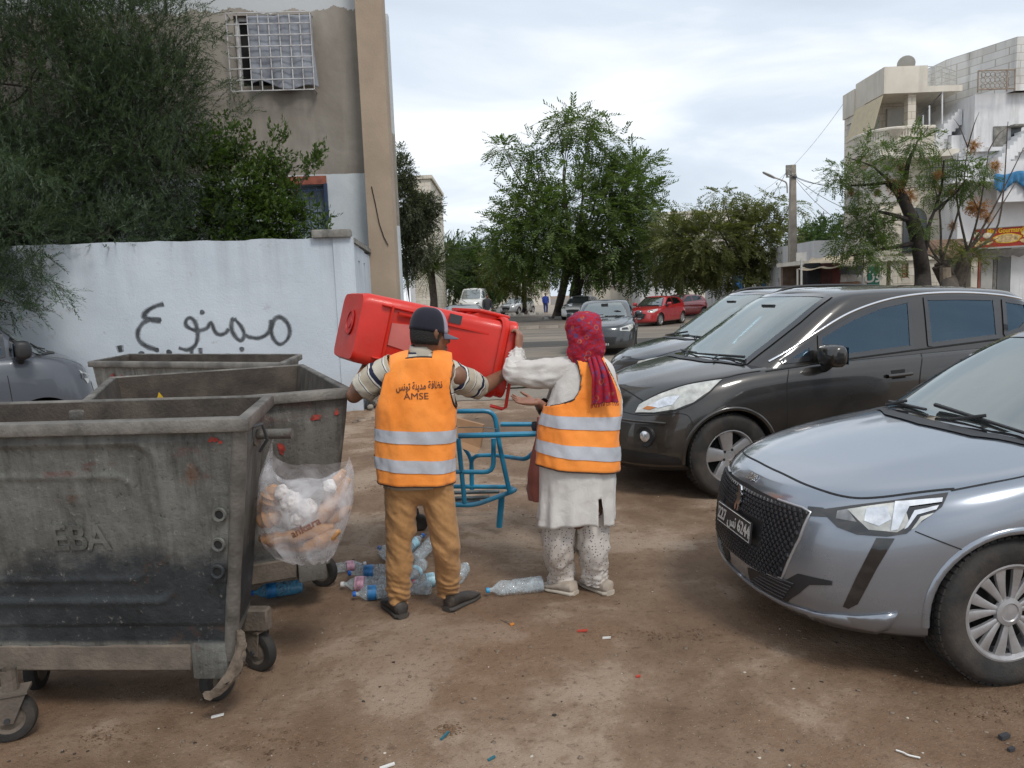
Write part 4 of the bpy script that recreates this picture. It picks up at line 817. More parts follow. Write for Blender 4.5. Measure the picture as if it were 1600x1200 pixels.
for(px, py,rx, ry,Y,n_,lab)in((712, 420,30,38,70, 420,'round dark green street tree nearest the palm'),(745,425, 32,42, 66,450,'round dark green street tree above the white van'),(775,440,26,30,75,250,'round dark green street tree right of the white van')):
 street_tree('street_tree',tuple(G(px+6,477,.15)),lab,pxc([(px, py,rx, ry,n_),(px+10,py-ry*.5,rx*.6,ry*.4,n_//3),(px-rx*.5,py+8,rx*.5,ry*.5, n_//4)],Y,.5),'dark_leaf',RO,trunk_r=.28, bark='bark_dark',trunk_top=tuple(D(px+4,py+ry*.7,Y)),scale=(1.4,2.4), group='round trees along the plaza')
Y3=42.0
street_tree('chinaberry_tree',tuple(G(1172,492,.0)),'broad olive-toned chinaberry tree with dry seed clusters, left of the concrete pole',pxc([(1120,385,66,48,620),(1180,375,48,44,380),(1075,385,40,40,260),(1140,425,75,25,360),(1050,360,30,20,100),(1220,385,28,38,150),(1045,410,26,28,120),(1135,335,45,15,90),(1180,320,25,9,36), (1130, 304,15,6,22), (1150, 312,18,7,26), (1205, 318,12,16,32),(1232, 325,18,9,24), (1090, 322,10,6,10), (1200, 345,24,16,50)],Y3,1.0),'melia_dry',ME,trunk_r=.33,bark='bark_dark',trunk_top=tuple(D(1168, 420,Y3)),scale=(.85, 1.35))
street_tree('street_tree',tuple(G(1063,487,.0)),'green tree in front of the white house, between red cars and the olive-toned tree',pxc([(1050,395, 30,35, 260),(1020,430,25,25,120),(1070,430,30,22,160)], 50,1.0),'dark_leaf', RO,trunk_r=.36,bark='bark_dark',trunk_top=tuple(D(1062, 425,50)),scale=(1.0, 1.7))
for(px, py,rx, ry,Y)in((1285,365,26,18,60),(1262, 385,24,26,58)):
 street_tree('street_tree',tuple(G(px,474, .0)),'green tree behind the concrete pole, '+('taller and further right' if px>1280 else 'lower and nearer the pole'), pxc([(px,py,rx,ry,260),(px-12,py+22,rx,ry,200)], Y,.5), 'dark_leaf',RO,trunk_r=.25, bark='bark_dark',trunk_top=tuple(D(px,py+20,Y)), scale=(1.1,1.9))
street_tree('casuarina_tree',tuple(G(640,474,.15)),'feathery grey-green casuarina tree beside the tan corner column',pxc([(634,320,22,45,900),(655, 325,24,20,420),(668, 320,20,12,220),(630, 270,14,24,260),(648, 350,24,28,520),(632, 390,24,45,700),(672, 345,16,12,130),(624, 240,7, 10,60),(655,385,22,30,380)],40,.7),'casuarina',RO,trunk_r=.25, bark='bark_dark',trunk_top=tuple(D(632,400,40)), scale=(.5,.9))
Y4=24.0
t4=tree('chinaberry_tree',tuple(G(1440,535,0)),'dark thick-trunked chinaberry tree with sparse leaf tufts in front of the cream house');b4=G(1440,535,0);mb=MB()
tr_=[b4,D(1442,445,Y4),D(1438,400,Y4),D(1425,345, Y4),D(1405,300,Y4),D(1388,285,Y4)]
mb.tube([p-b4 for p in cr_curve(tr_,5)],[.27-.006*i for i in range(26)],12)
P_,D_,=[],[]
L4=[((1425,345),(1372,330),.09),((1405,300),(1430,230),.10),((1405,300),(1365,260),.07),((1388,285),(1330,290),.06),((1440,400),(1460,330),.10),((1460,330),(1510,280),.05),((1430,380),(1370,390),.09),((1370,390),(1330,400),.05),((1460,330),(1475,250),.05),((1430,230),(1450,200),.03),((1365,260),(1320,245),.03)]
for a,c,r_ in L4:limb(mb,D(*a,Y4)-b4,D(*c, Y4)-b4,r_,r_*.45,.08,6,7)
mb.build('trunk',M['bark_dark'],t4)
for(px, py,rx, ry,n_)in[(1315,270,20,12,70),(1302,285,18,7,28), (1345, 300,18,10,55),(1365, 225,24,10,60),(1355, 262,26,12,60),(1430, 225,28,20,110),(1400,245,20,12,50),(1390, 275,20,12,50),(1510, 275,30,20,110),(1525,255,20,9,35), (1460, 265,24,18,90),(1360, 340,32,18,150),(1345,385,32,20,170),(1375,360,26,20,110),(1330,350,18,20,65),(1315, 375,12,12,30),(1455, 300,20,14,60),(1380, 405,26,15,80),(1445, 350,14,14,30),(1495, 300,14,12,30)]:
 c=D(px,py,Y4+random.uniform(-.7,.7));k=Y4/1202;p,d=blob_points(tuple(c),(rx*k,rx*k*.9,ry*k),n_,.3,.6,px);P_.append(p);D_.append(d)
P_=np.concatenate(P_)-np.array(tuple(b4));D_=np.concatenate(D_);n=len(P_);scatter('crown',P_,D_/np.linalg.norm(D_,axis=1,keepdims=True)+rng.normal(0,.4,(n,3))+np.array([0,0,-.15]),ME,rng.uniform(.45,.8,n),M['melia_leaf'],t4)
def seeds(parent,base,lst,Y):
 for(px,py,r_)in lst:
  c=D(px,py,Y)-base;n=150;d=rng.normal(size=(n,3));d/=np.linalg.norm(d,axis=1,keepdims=True);k=Y/1202*r_
  S=[twig_template(k*.9,5,k*.22,k*.14,70,.3,40)]
  scatter('seed_cluster',np.array(tuple(c))+d*k*.18*rng.uniform(.3,1,(n,1)),d+np.array([0,0,-.2]), S,rng.uniform(.6,1.05,n),M['seed'],parent,None)
seeds(t4,b4,[(1402,288,17),(1420,306,13),(1408,262,10),(1330,300,8),(1466,272,8),(1370,300, 8)],Y4)
t5=tree('pollarded_tree',tuple(G(1487,532, 0)),'pollarded tree with pale twin stumps and bare branches bearing orange seed clusters');b5=G(1487,532,0);mb=MB();Y5=24.6
mb.tube([Vector((0,0, -.1)), Vector((0,0,.8)),D(1482,440,Y5)-b5,D(1470,410,Y5)-b5],[.34,.3, .26,.2],12);mb.tube([D(1487,460,Y5)-b5,D(1500,430,Y5)-b5,D(1512,395,Y5)-b5], [.22,.22,.17],10);mb.tube([D(1478, 440,Y5)-b5,D(1466,415,Y5)-b5],[.2, .2],10,0)
B5=[((1470,412),(1468,330),(1450,250)),((1470,412),(1500,320),(1512,230)),((1512,395),(1495,310),(1497,240)),((1512,395),(1530,330),(1545,235)),((1512,395),(1550,330),(1600,230)),((1512,395),(1560,350),(1575,190)),((1470,412),(1450,380),(1432,330)),((1505,400),(1540,360),(1590,280)),((1500,320),(1530,290),(1560,255)),((1530,330),(1510,290),(1480,230)),((1468,330),(1490,300),(1530,225)),((1512,230),(1500,200),(1490,185)),((1512,230),(1522,195),(1530,175)),((1545,235),(1560,210),(1580,195)),((1478,420),(1455,400),(1425,395)),((1505,400),(1530,385),(1560,372))]
for a,c,e_ in B5:
 off=random.uniform(-.8,.8);pts=cr_curve([D(*a,Y5)-b5,D(c[0],c[1],Y5+off*.5)-b5,D(e_[0],e_[1],Y5+off)-b5],6);r0_=.05 if a[1]>390 else.022;mb.tube(pts,[r0_*(1-.068*i)for i in range(len(pts))],6)
mb.build('trunk',M['bark'],t5)
cutm=MB();cutm.tube([D(1478, 470,Y5-.32)-b5,D(1477,418,Y5-.3)-b5],[.16,.16],10);cutm.build('pale_stump',M['bark_pale'], t5)
dry=[(1495,400,28,12, 80),(1520,405,24,12, 60),(1535,380,18,10, 24),(1480,385,14,10, 24)]
P_,D_=[],[]
for(px, py,rx, ry,n_)in dry:
 c=D(px,py,Y5);k=Y5/1202;p,d=blob_points(tuple(c),(rx*k, rx*k,ry*k),n_,.2,.5, px);P_.append(p);D_.append(d)
P_=np.concatenate(P_)-np.array(tuple(b5));D_=np.concatenate(D_);scatter('dry_leaves',P_,D_+rng.normal(0,.3,(len(P_),3)),ME,rng.uniform(.4,.7,len(P_)),M['melia_dry'],t5)
seeds(t5,b5,[(1521,228,12),(1555,258,11),(1532,325,16),(1519,322,13),(1543,338,10),(1470,294,7),(1487,300,8),(1488,352, 8)],Y5)
pb=G(665,478,.15);pm=tree('palm_tree',tuple(pb),'low bushy palm tree left of the round street trees');mb=MB();mb.tube([Vector((0,0,0)),Vector((0,0, .9))], [.25,.3],10);
FRD=[twig_template(2.2,40,.42,.045, s+90,.55,62,pinnate=True)for s in range(3)]
n=70;a=rng.uniform(0, 2*math.pi,n);el_=rng.uniform(.1,1.3,n);dd=np.stack([np.cos(a)*np.cos(el_),np.sin(a)*np.cos(el_),np.sin(el_)*1.1],1);scatter('fronds',np.tile([0,0, .9],(n,1))+dd*.1,dd, FRD,rng.uniform(.8,1.15,n), M['palm_leaf'],pm);mb.build('trunk',M['bark'],pm)
pb=D(672,400,46);pb2=Vector((pb.x,pb.y,.15));pm=tree('palm_tree',tuple(pb2),'taller palm tree behind the low palm, in front of the stained block');mb=MB();mb.tube([Vector((0,0,0)),Vector((.1,0,1.5)),Vector((0,0,3.2))],[.3,.22,.22], 10);n=80;a=rng.uniform(0,2*math.pi,n);el_=rng.uniform(-.3,1.3, n);dd=np.stack([np.cos(a)*np.cos(el_),np.sin(a)*np.cos(el_),np.sin(el_)],1)
scatter('fronds',np.tile([0, 0,3.3],(n,1))+dd*.1, dd,FRD,rng.uniform(.8,1.15, n),M['palm_leaf'],pm);mb.build('trunk',M['bark'],pm)
# -- cars
def plan_ring(xf,xr,w,Lf,nf, Lr,nr, ns=64):
 """half perimeter (y<=0 side) from front centre to rear centre, fixed number of columns"""
 pts=[];a=22;b=20;c=22
 for i in range(a):
  th=(math.pi/2)*i/a
  q=math.sin(th)**(2/nf)if th>0 else 0;p=math.cos(th)**(2/nf)
  pts.append((xf+Lf*(1-p),w*q))
 for i in range(b+1):
  pts.append((xf+Lf+(xr-Lr-xf-Lf)*i/b,w))
 for i in range(1,c+1):
  th=(math.pi/2)*i/c
  q=math.cos(th)**(2/nr)if i<c else 0;p=math.sin(th)**(2/nr)
  pts.append((xr-Lr+Lr*p,w*q))
 return pts
def car_shell(p):
 """lower tub + bonnet/deck as one grid; greenhouse as a second grid; both joined in one mesh"""
 out=[];L=p['L']
 rdg=p.get('ridge',0)
 def grid(rows,crown, crown_n,m=14, bottom=True):
  rings=[]
  for r_ in rows:
   pl=plan_ring(r_['xf'],r_['xr'],r_['w'], r_.get('Lf',0.9),r_.get('nf',2.6), r_.get('Lr',0.7),r_.get('nr',3.2))
   ring=[]
   for(x,y)in pl:
    z=sinterp(x,r_['z'])if isinstance(r_['z'],list)else r_['z']
    yy=y
    for(xc,s_, amt)in r_.get('flare',[]):yy=yy+(amt*math.exp(-((x-xc)/s_)**2)*(y/r_['w'])**3)
    if 'wx' in r_:yy*=sinterp(x,r_['wx'])
    ring.append(Vector((x,-yy,z)))
   rings.append(ring)
  n=len(rings[0]);nr_=len(rings)
  allv=[]
  for ring in rings:allv+=ring
  for ring in rings:allv+=[Vector((v.x,-v.y,v.z))for v in ring]
  fs=[];o2=n*nr_
  for r_ in range(nr_-1):
   for k in range(n-1):
    a,b,c,d=r_*n+k,r_*n+k+1, (r_+1)*n+k+1, (r_+1)*n+k
    fs.append((a,b,c, d));fs.append((o2+b, o2+a,o2+d,o2+c))
  def cap(ridx,crf,flip):
   L_=rings[ridx];idx=[]
   for k in range(n):
    y=-L_[k].y;row=[o2+ridx*n+k]if False else[]
    left=ridx*n+k;right=o2+ridx*n+k
    inner=[]
    for j in range(1, m):
     t=1-2*j/m
     vv=Vector((L_[k].x,L_[k].y*t,L_[k].z+crf(L_[k].x,L_[k].y)*(1-abs(t)**crown_n)+(rdg*math.exp(-((abs(t)-.60)/.09)**2)*max(0,min(1, (L_[k].x-.15)/.5))if bottom and not flip and L_[k].x<1.4 else 0)))
     allv.append(vv);inner.append(len(allv)-1)
    idx.append([left]+inner+[right])
   for k in range(n-1):
    for j in range(m):
     f=(idx[k][j],idx[k+1][j],idx[k+1][j+1],idx[k][j+1])
     fs.append(f if not flip else f[::-1])
  cap(nr_-1,crown,False)
  if bottom:cap(0,lambda x,y:0.0,True)
  mb=MB();mb.add(allv,fs);out.append(mb)
 W=p['W']
 cf=p['crown']
 grid(p['rows'],lambda x,y:sinterp(x,cf)*min(1,abs(y)/(0.6*W))if True else 0, 2.2)
 cg=p['gcrown']
 grid(p['grows'],lambda x,y:cg*min(1,abs(y)/0.45),2.0,bottom=False)
 return out
def merge_close(o,d=0.0005):
 bm=bmesh.new();bm.from_mesh(o.data);bmesh.ops.remove_doubles(bm,verts=bm.verts,dist=d)
 bmesh.ops.dissolve_degenerate(bm,edges=bm.edges, dist=1e-5)
 bmesh.ops.recalc_face_normals(bm,faces=bm.faces);bm.to_mesh(o.data);bm.free()
def resample(pts,step):
 out=[]
 n=len(pts)
 for i in range(n):
  a,b=Vector(pts[i]), Vector(pts[(i+1)%n]);k=max(1,int((b-a).length/step))
  for j in range(k):out.append(a.lerp(b,j/k))
 return out
def patch(name,bvh,pts,mat,parent,off=0.004,step=0.04,nrm=None, thick=0.0,smooth_outline=False,depth=None,flipcheck=None):
 """panel that follows the body: outline of rough 3D points, filled, cast on the body along its mean normal"""
 pts=[Vector(q)for q in pts]
 if smooth_outline:pts=cr_curve(pts,4,True)
 c=sum(pts,Vector())/len(pts)
 if nrm is None:
  nn=Vector()
  for i in range(len(pts)):nn+=(pts[i]-c).cross(pts[(i+1)%len(pts)]-c)
  nn.normalize()
  if nn.dot(c-Vector((c.x*0.5+parent_mid.x*0.5,0, 0.6)))<0:nn=-nn
 else:nn=Vector(nrm).normalized()
 ref=Vector((0,0,1))if abs(nn.z)<0.9 else Vector((1,0,0))
 ux=ref.cross(nn).normalized();uy=nn.cross(ux)
 o2=[((q-c).dot(ux),(q-c).dot(uy))for q in resample(pts, step)]
 xs=[q[0]for q in o2];ys=[q[1]for q in o2]
 vs2=[Vector(q)for q in o2];ne=len(vs2)
 x=min(xs)+step*0.5
 def inside(px,py):
  r_=False;j=ne-1
  for i in range(ne):
   if((o2[i][1]>py)!=(o2[j][1]>py))and(px<(o2[j][0]-o2[i][0])*(py-o2[i][1])/(o2[j][1]-o2[i][1])+o2[i][0]):r_=not r_
   j=i
  return r_
 while x<max(xs):
  y=min(ys)+step*0.5
  while y<max(ys):
   if inside(x,y)and min((x-a[0])**2+(y-a[1])**2 for a in o2)>(step*0.4)**2:vs2.append(Vector((x,y)))
   y+=step
  x+=step
 V2,E2, F2,*_=delaunay_2d_cdt(vs2,[],[list(range(ne))],1,1e-5)
 V3=[];last=None
 for q in V2:
  o=c+ux*q.x+uy*q.y
  h,hn, _,_=bvh.ray_cast(o+nn*1.2,-nn,2.6)
  if h is None:h,hn=(o,nn)
  if hn.dot(nn)<0:hn=-hn
  V3.append(h+(hn*0.7+nn*0.3).normalized()*off)
 fs=[tuple(f)for f in F2]
 out=[]
 for f in fs:
  a,b,c_=V3[f[0]],V3[f[1]],V3[f[2]]
  out.append(f if(b-a).cross(c_-a).dot(nn)>0 else f[::-1])
 o=mesh_obj(name,V3,out,mat, parent,True)
 if thick:modify(o,[('SOLIDIFY',dict(thickness=thick,offset=-1))])
 return o
parent_mid=Vector((2, 0,0))
def strip(name,bvh,pts,w,mat,parent,nrm,off=0.003,smooth_=True, step=0.03,hgt=0.0):
 """narrow raised or dark line following the body along a 3D polyline"""
 pts=cr_curve(pts,6)if smooth_ and len(pts)>2 else[Vector(q)for q in pts]
 fine=[]
 for a, b in zip(pts, pts[1:]):
  k=max(1,int((b-a).length/step))
  for j in range(k):fine.append(a.lerp(b,j/k))
 fine.append(pts[-1]);nn=Vector(nrm).normalized();hit=[]
 for q in fine:
  h,hn, _,_=bvh.ray_cast(q+nn*1.2,-nn,2.6)
  if h is None:h,hn=q,nn
  if hn.dot(nn)<0:hn=-hn
  hit.append((h,hn))
 vs=[];fs=[]
 for i, (h,hn)in enumerate(hit):
  t=(hit[min(i+1,len(hit)-1)][0]-hit[max(i-1,0)][0]).normalized();s_=t.cross(hn).normalized()
  if hgt:row=[h+s_*(w/2)+hn*0.001,h+s_*(w*0.3)+hn*hgt,h-s_*(w*0.3)+hn*hgt,h-s_*(w/2)+hn*0.001]
  else:row=[h+s_*(w/2)+hn*off,h-s_*(w/2)+hn*off]
  vs+=row
 k=4 if hgt else 2
 for i in range(len(hit)-1):
  for j in range(k-1):fs.append((i*k+j,i*k+j+1,(i+1)*k+j+1,(i+1)*k+j))
 return mesh_obj(name,vs,fs, mat,parent,True)
def wheel(parent,x,y, side,rad,width,rimr, style, mat_rim,z=None,steer=0.0):
 """side -1: outer face towards -y"""
 z=rad if z is None else z
 root=empty('wheel');root.parent=parent;KID.setdefault(parent.name,[]).append(root)
 root.location=(x,y,z);root.rotation_euler=(0,0,steer)
 T=Matrix.Rotation(R(90)*(1 if side<0 else-1),4,'X')
 w2=width/2
 prof=[(rimr-0.01,-w2*0.8),(rimr+0.012,-w2*0.95), (rad-0.035,-w2),(rad-0.012, -w2*0.86),(rad,-w2*0.6),(rad+0.001,0),(rad,w2*0.6),(rad-0.010, w2*0.86),(rad-0.032, w2),(rad-0.05,w2*1.0),(rimr+0.02,w2*0.96),(rimr+0.004,w2*0.86),(rimr-0.012,w2*0.8)]
 t=MB();t.lathe(prof, 56,T);t.build('tyre',M['rubber'],root,sharp=60)
 tb=MB()
 for k in range(60):
  a=2*math.pi*k/60
  for yy,o_ in((-0.55,0.0),(-0.18,0.5),(0.18,0.0),(0.55, 0.5)):
   a2=a+o_*2*math.pi/60;rm=T@Matrix.Rotation(a2,4,'Z')
   tb.box(rm@Vector((rad-0.001,0,yy*w2)),(0.012,0.75*2*math.pi*rad/60, w2*0.28),rm.to_3x3())
 tb.build('tread',M['rubber'],root, False)
 b=MB();b.lathe([(rimr,w2*0.82),(rimr-0.012,w2*0.84),(rimr-0.022,w2*0.7),(rimr-0.03, w2*0.2),(rimr-0.035, -w2*0.7)],48, T);b.build('rim',mat_rim,root)
 d=MB();d.lathe([(0.0,-w2*0.1),(rimr-0.03, -w2*0.1)],32, T);d.lathe([(0.0,0.0),(0.13,0.0),(0.13,-w2*0.1)],32,T);d.build('brake_disc', M['dark_well'],root)
 face=w2*0.72
 def spoke(a,r0,r1,w0,w1,z0, z1,th=0.02,bend=0.0):
  m_=MB();n=6;rings=[]
  for i in range(n+1):
   f=i/n;r_=r0+(r1-r0)*f;w_=w0+(w1-w0)*f;zc=z0+(z1-z0)*f;aa=a+bend*f
   rot=Matrix.Rotation(aa,4, 'Z')
   rings.append([T@(rot@Vector(q))for q in((r_,-w_/2,zc-th),(r_,-w_/2*0.92,zc),(r_,-w_/4,zc+th*0.25),(r_, w_/4,zc+th*0.25),(r_,w_/2*0.92,zc),(r_,w_/2,zc-th))])
  m_.loft(rings,caps=True);return m_
 if style=='cover':
  for k in range(7):
   a=2*math.pi*k/7+0.25
   for s_ in(-1,1):
    m_=spoke(a+s_*0.12,0.045,rimr-0.012,0.018,0.056,face*0.86,face*0.95,0.012,s_*0.12)
    m_.build('spoke', mat_rim,root)
  h=MB();h.lathe([(rimr-0.004,face*0.9),(rimr-0.012,face*1.12), (rimr-0.026,face*1.02),(rimr-0.03, face*0.8)],48,T);h.build('cover_ring',mat_rim,root)
  h=MB();h.lathe([(0.062,face*0.75),(0.058,face*0.98),(0.04,face*1.04),(0.036,face*0.98),(0.0,face*1.0)], 28,T);h.build('hub_cap',mat_rim,root)
 elif style=='five':
  for k in range(5):
   a=2*math.pi*k/5+0.5
   m_=spoke(a, 0.05,rimr-0.01,0.085,0.135, face*0.75,face*0.98, 0.03);m_.build('spoke',mat_rim,root)
   q=MB();q.lathe([(0.011,face*0.7),(0.011,face*0.86),(0.0,face*0.88)],8,T@Matrix.Rotation(a+0.63, 4,'Z')@Matrix.Translation((0.055,0,0)));q.build('wheel_nut',M['dark_well'],root)
  h=MB();h.lathe([(0.075,face*0.55),(0.072,face*0.78),(0.032,face*0.84),(0.03,face*0.8),(0.0,face*0.82)], 28,T);h.build('hub_cap',mat_rim,root)
 else:
  for k in range(8):
   spoke(2*math.pi*k/8,0.04, rimr-0.01,0.05,0.07, face*0.8,face*0.95,0.02).build('spoke',mat_rim,root)
  h=MB();h.lathe([(0.06,face*0.6),(0.055,face*0.92),(0.0,face*0.95)],20,T);h.build('hub_cap',mat_rim,root)
 return root
def mirror_unit(parent,x,y,z,sy,paint,size=1.0):
 """door mirror standing off the door on a foot"""
 mbk=MB();rings=[];s_=size
 for f, w,h in((0,.3, .3),(0.06,.78,.75),(0.2,1,.97),(0.5,1,1), (0.85, .92,.95),(0.97,.7,.8),(1,.5,.6)):
  cy=y+sy*(0.03+0.20*f)*s_
  ring=[]
  for k in range(14):
   a=2*math.pi*k/14;ca,sa=math.cos(a),math.sin(a)
   ring.append(Vector((x+0.075*s_*w*(abs(ca)**.7)*(1 if ca>0 else-1)*(1 if ca<0 else.7),cy, z+0.075*s_*h*(abs(sa)**.7)*(1 if sa>0 else-1))))
  rings.append(ring)
 mbk.loft(rings,caps=True)
 o=mbk.build('mirror',paint, parent,sharp=60)
 ft=MB();ft.tube([(x+0.0,y-sy*0.04, z-0.10*s_),(x,y+sy*0.05*s_, z-0.085*s_),(x,y+sy*0.11*s_,z-0.05*s_)],0.028*s_,8);f_=ft.build('mirror_foot',M['black_plastic'], o)
 g=MB();g.box((x+0.056*s_,y+sy*0.13*s_,z), (0.004,0.16*s_,0.11*s_));g.build('mirror_glass', M['glass_side'],o,False)
 return o
def wiper(parent,a,b, c):
 m=MB();m.tube([a,b], [0.012,0.008],6);m.tube([c[0],c[1]],0.007,6)
 m.tube([c[0]+Vector((0,0,.006)),c[1]+Vector((0,0,.006))],0.004,4);return m.build('wiper',M['black_plastic'],parent)
def make_car(name,p,paint,loc,rz,label,cat='car', group=None):
 """root empty at the nose on the ground, x runs to the tail; returns root, body, bvh"""
 root=empty(name,loc, rz,label,cat, group)
 tub,green=car_shell(p)
 body=tub.build('body',paint,root);cab=green.build('roof',p.get('roofpaint',paint),root)
 V_,F_=[],[]
 for q in(body,cab):
  lv_=2 if(q is cab and p.get('fine',True))else 1
  merge_close(q);modify(q,[('SUBSURF',dict(levels=lv_,render_levels=lv_))])
  b_=len(V_);V_+=[v.co.copy()for v in q.data.vertices];F_+=[tuple(b_+i for i in f.vertices)for f in q.data.polygons]
 bvh0=BVHTree.FromPolygons(V_,F_)
 cab.data.polygons.foreach_set('use_smooth',[True]*len(cab.data.polygons))
 cut=MB()
 for wx in p['wheels']:
  for sy in(-1,1):
   Tm=Matrix.Translation((wx,sy*(p['W']-0.14),p['wr']+0.005))@Matrix.Rotation(R(90), 4,'X')
   cut.lathe([(p['arch'],-0.25),(p['arch'],0.25)],48,Tm, cap=True)
 co=cut.build('wheel_well_cutter',M['dark_well'], None,False)
 merge_close(co);co.parent=root;bpy.context.view_layer.update()
 mo=body.modifiers.new('b','BOOLEAN');mo.operation='DIFFERENCE';mo.solver='EXACT';mo.object=co;mo.material_mode='TRANSFER'
 bpy.context.view_layer.update();dg=bpy.context.evaluated_depsgraph_get()
 me=bpy.data.meshes.new_from_object(body.evaluated_get(dg),depsgraph=dg);body.modifiers.clear();body.data=me;me.name='body'
 bpy.data.objects.remove(co)
 me.polygons.foreach_set('use_smooth',[True]*len(me.polygons));me.set_sharp_from_angle(angle=R(42))
 if p.get('lips',True):
  for wx in p['wheels']:
   pts=[]
   for k in range(25):
    a=math.pi*(1.08*k/24-0.04);q=Vector((wx+math.cos(a)*(p['arch']+.008),-p['W'],p['wr']+0.005+math.sin(a)*(p['arch']+.008)))
    if q.z>p['rows'][1]['z'][0][1]-.02:pts.append(q)
   strip('arch_lip',bvh0,pts,0.03,p.get('lipmat', paint),root,(0,-1,0),smooth_=False,hgt=0.008)
 return root,body,bvh0
def add_wheels(root,p,style, rimmat,steer=0.0,far=True):
 for i, wx in enumerate(p['wheels']):
  st=steer if i==0 else 0.0
  wheel(root,wx,-(p['W']-p.get('inset',0.115)),-1,p['wr'],p.get('tw',0.2),p['rim'],style,rimmat,steer=st)
  wheel(root,wx,(p['W']-p.get('inset',0.115)),1,p['wr'], p.get('tw',0.2),p['rim'],style,rimmat,steer=st)
def lamp_mats():
 m=Mat('headlamp_lens',0.05);co=m.coord('Object')
 m.set('Base Color',m.mix(m.ramp(m.noise(co,7,3), [(0.4, 0.0),(0.6,1.0)]),(0.05,0.052,0.055),(0.30,0.31,0.32)));m.set('IOR',1.7);m.set('Coat Weight',1.0)
 M['lens']=m.m
 M['lens_clear']=simple('headlamp_clear',(0.52,0.52,0.48),0.12, 0.25,var=0.35,scale=14,coat=1.0)
 M['lens_bright']=simple('headlamp_reflector',(0.75,0.76,0.78), 0.15,0.7,var=0.25,scale=22, coat=1.0)
 M['lens_black']=simple('headlamp_black',(0.012,0.012,0.013),0.08,var=0.1,coat=1.0)
 M['plate']=simple('plate_black',(0.02,0.02,0.022),0.35)
 M['plate_txt']=simple('plate_white',(0.5, 0.49,0.46),0.5,var=.3,scale=40)
 M['orange_lens']=simple('indicator_orange',(0.55,0.2,0.05),0.2)
 M['red_lens']=simple('tail_lamp_red',(0.35,0.01, 0.01), 0.15,coat=1.0)
lamp_mats()
# --- silver-grey hatchback in the near right corner
P208=dict(ridge=.013, L=4.05,W=0.872,wheels=(0.83,3.37), wr=0.318,rim=0.215,arch=0.352,tw=0.2,inset=0.115,rows=[
dict(z=[(0,.17),(.6,.19),(4.05,.2)],w=.70, xf=.22,xr=3.95,nf=2.4,Lf=.8),dict(z=[(0,.19),(.6,.20),(4.05,.22)],w=.845,xf=.05,xr=4.02,nf=2.5,Lf=.85),
dict(z=[(0,.26),(.6,.27),(4.05,.3)],w=.868,xf=.0, xr=4.05,nf=2.55,Lf=.88),dict(z=[(0,.40),(.6,.42),(4.05, .45)], w=.872,xf=.0, xr=4.05,nf=2.5,flare=[(.83, .38,.010),(3.37,.4,.012)]), 
dict(z=[(0,.53),(.6,.56),(4.05,.6)],w=.872,xf=.01,xr=4.05,nf=2.45,flare=[(.83,.38,.014),(3.37,.4,.02)]),dict(z=[(0,.645),(.6,.69),(1.4,.72), (4.05, .74)], w=.868,xf=.03,xr=4.04,nf=2.4,flare=[(.83, .38,.012),(3.37,.4,.02)]),
dict(z=[(0,.715),(.4, .765), (.9,.82),(1.5,.86),(4.05,.9)],w=.855,xf=.055,xr=4.0,nf=2.3,flare=[(.83,.35,.008),(3.37,.4, .01)]),
dict(z=[(0,.745),(.4, .81),(.9,.885),(1.4, .945), (3.0,.985),(4.05,.98)],w=.815,xf=.10,xr=3.96,nf=2.25,Lf=.95),
],crown=[(0,.0),(.15, .025), (.5,.06),(1.0,.07),(1.3,.06),(4,.05)],gcrown=.035,grows=[dict(z=[(0.9,.90),(1.3,.925),(3.0,.96),(4.0,.96)],w=.795,xf=1.02,xr=3.98,Lf=.42,nf=2.4,Lr=.4,nr=3.0),
dict(z=[(0.9,1.02),(3.0,1.06),(4.0, 1.04)],w=.765,xf=1.21,xr=3.93,Lf=.38,nf=2.5,Lr=.4,nr=3.0),dict(z=[(0.9,1.18),(3.0,1.2),(4.0,1.16)],w=.71,xf=1.47,xr=3.83,Lf=.34,nf=2.6,Lr=.38),
dict(z=[(0.9,1.31),(2.6,1.325),(4.0,1.26)],w=.655,xf=1.72,xr=3.70,Lf=.32,nf=2.7,Lr=.36),dict(z=[(1.5,1.365),(2.4,1.39), (3.7,1.32)],w=.60,xf=1.86,xr=3.62, Lf=.3, nf=2.8,Lr=.34),
dict(z=[(1.5,1.385),(2.4,1.41),(3.7,1.335)],w=.55,xf=1.93,xr=3.58,Lf=.28,nf=2.8,Lr=.32)])
def real_glass(name,tint,ior,dust,base,gcol=(.92, .97,1)):
 m=Mat(name,.05);co=m.coord('Object');n=m.noise(co,2.1,7,.65)
 tr=m.n.new('ShaderNodeBsdfTransparent');tr.inputs[0].default_value=_rgb(tint);gl=m.n.new('ShaderNodeBsdfGlossy');gl.inputs['Roughness'].default_value=.03;gl.inputs[0].default_value=_rgb(gcol)
 fr_=m.n.new('ShaderNodeFresnel');fr_.inputs[0].default_value=ior;df=m.n.new('ShaderNodeBsdfDiffuse');df.inputs[0].default_value=(.42,.42,.40,1)
 a=m.n.new('ShaderNodeMixShader');m.l.new(m.math('ADD',fr_.outputs[0], base,True),a.inputs[0]);m.l.new(tr.outputs[0],a.inputs[1]);m.l.new(gl.outputs[0],a.inputs[2])
 b=m.n.new('ShaderNodeMixShader');m.l.new(m.ramp(n,[(.35,dust*.35),(.7,dust)]),b.inputs[0]);m.l.new(a.outputs[0],b.inputs[1]);m.l.new(df.outputs[0],b.inputs[2]);m.l.new(b.outputs[0], m.n['Material Output'].inputs[0]);return m.m
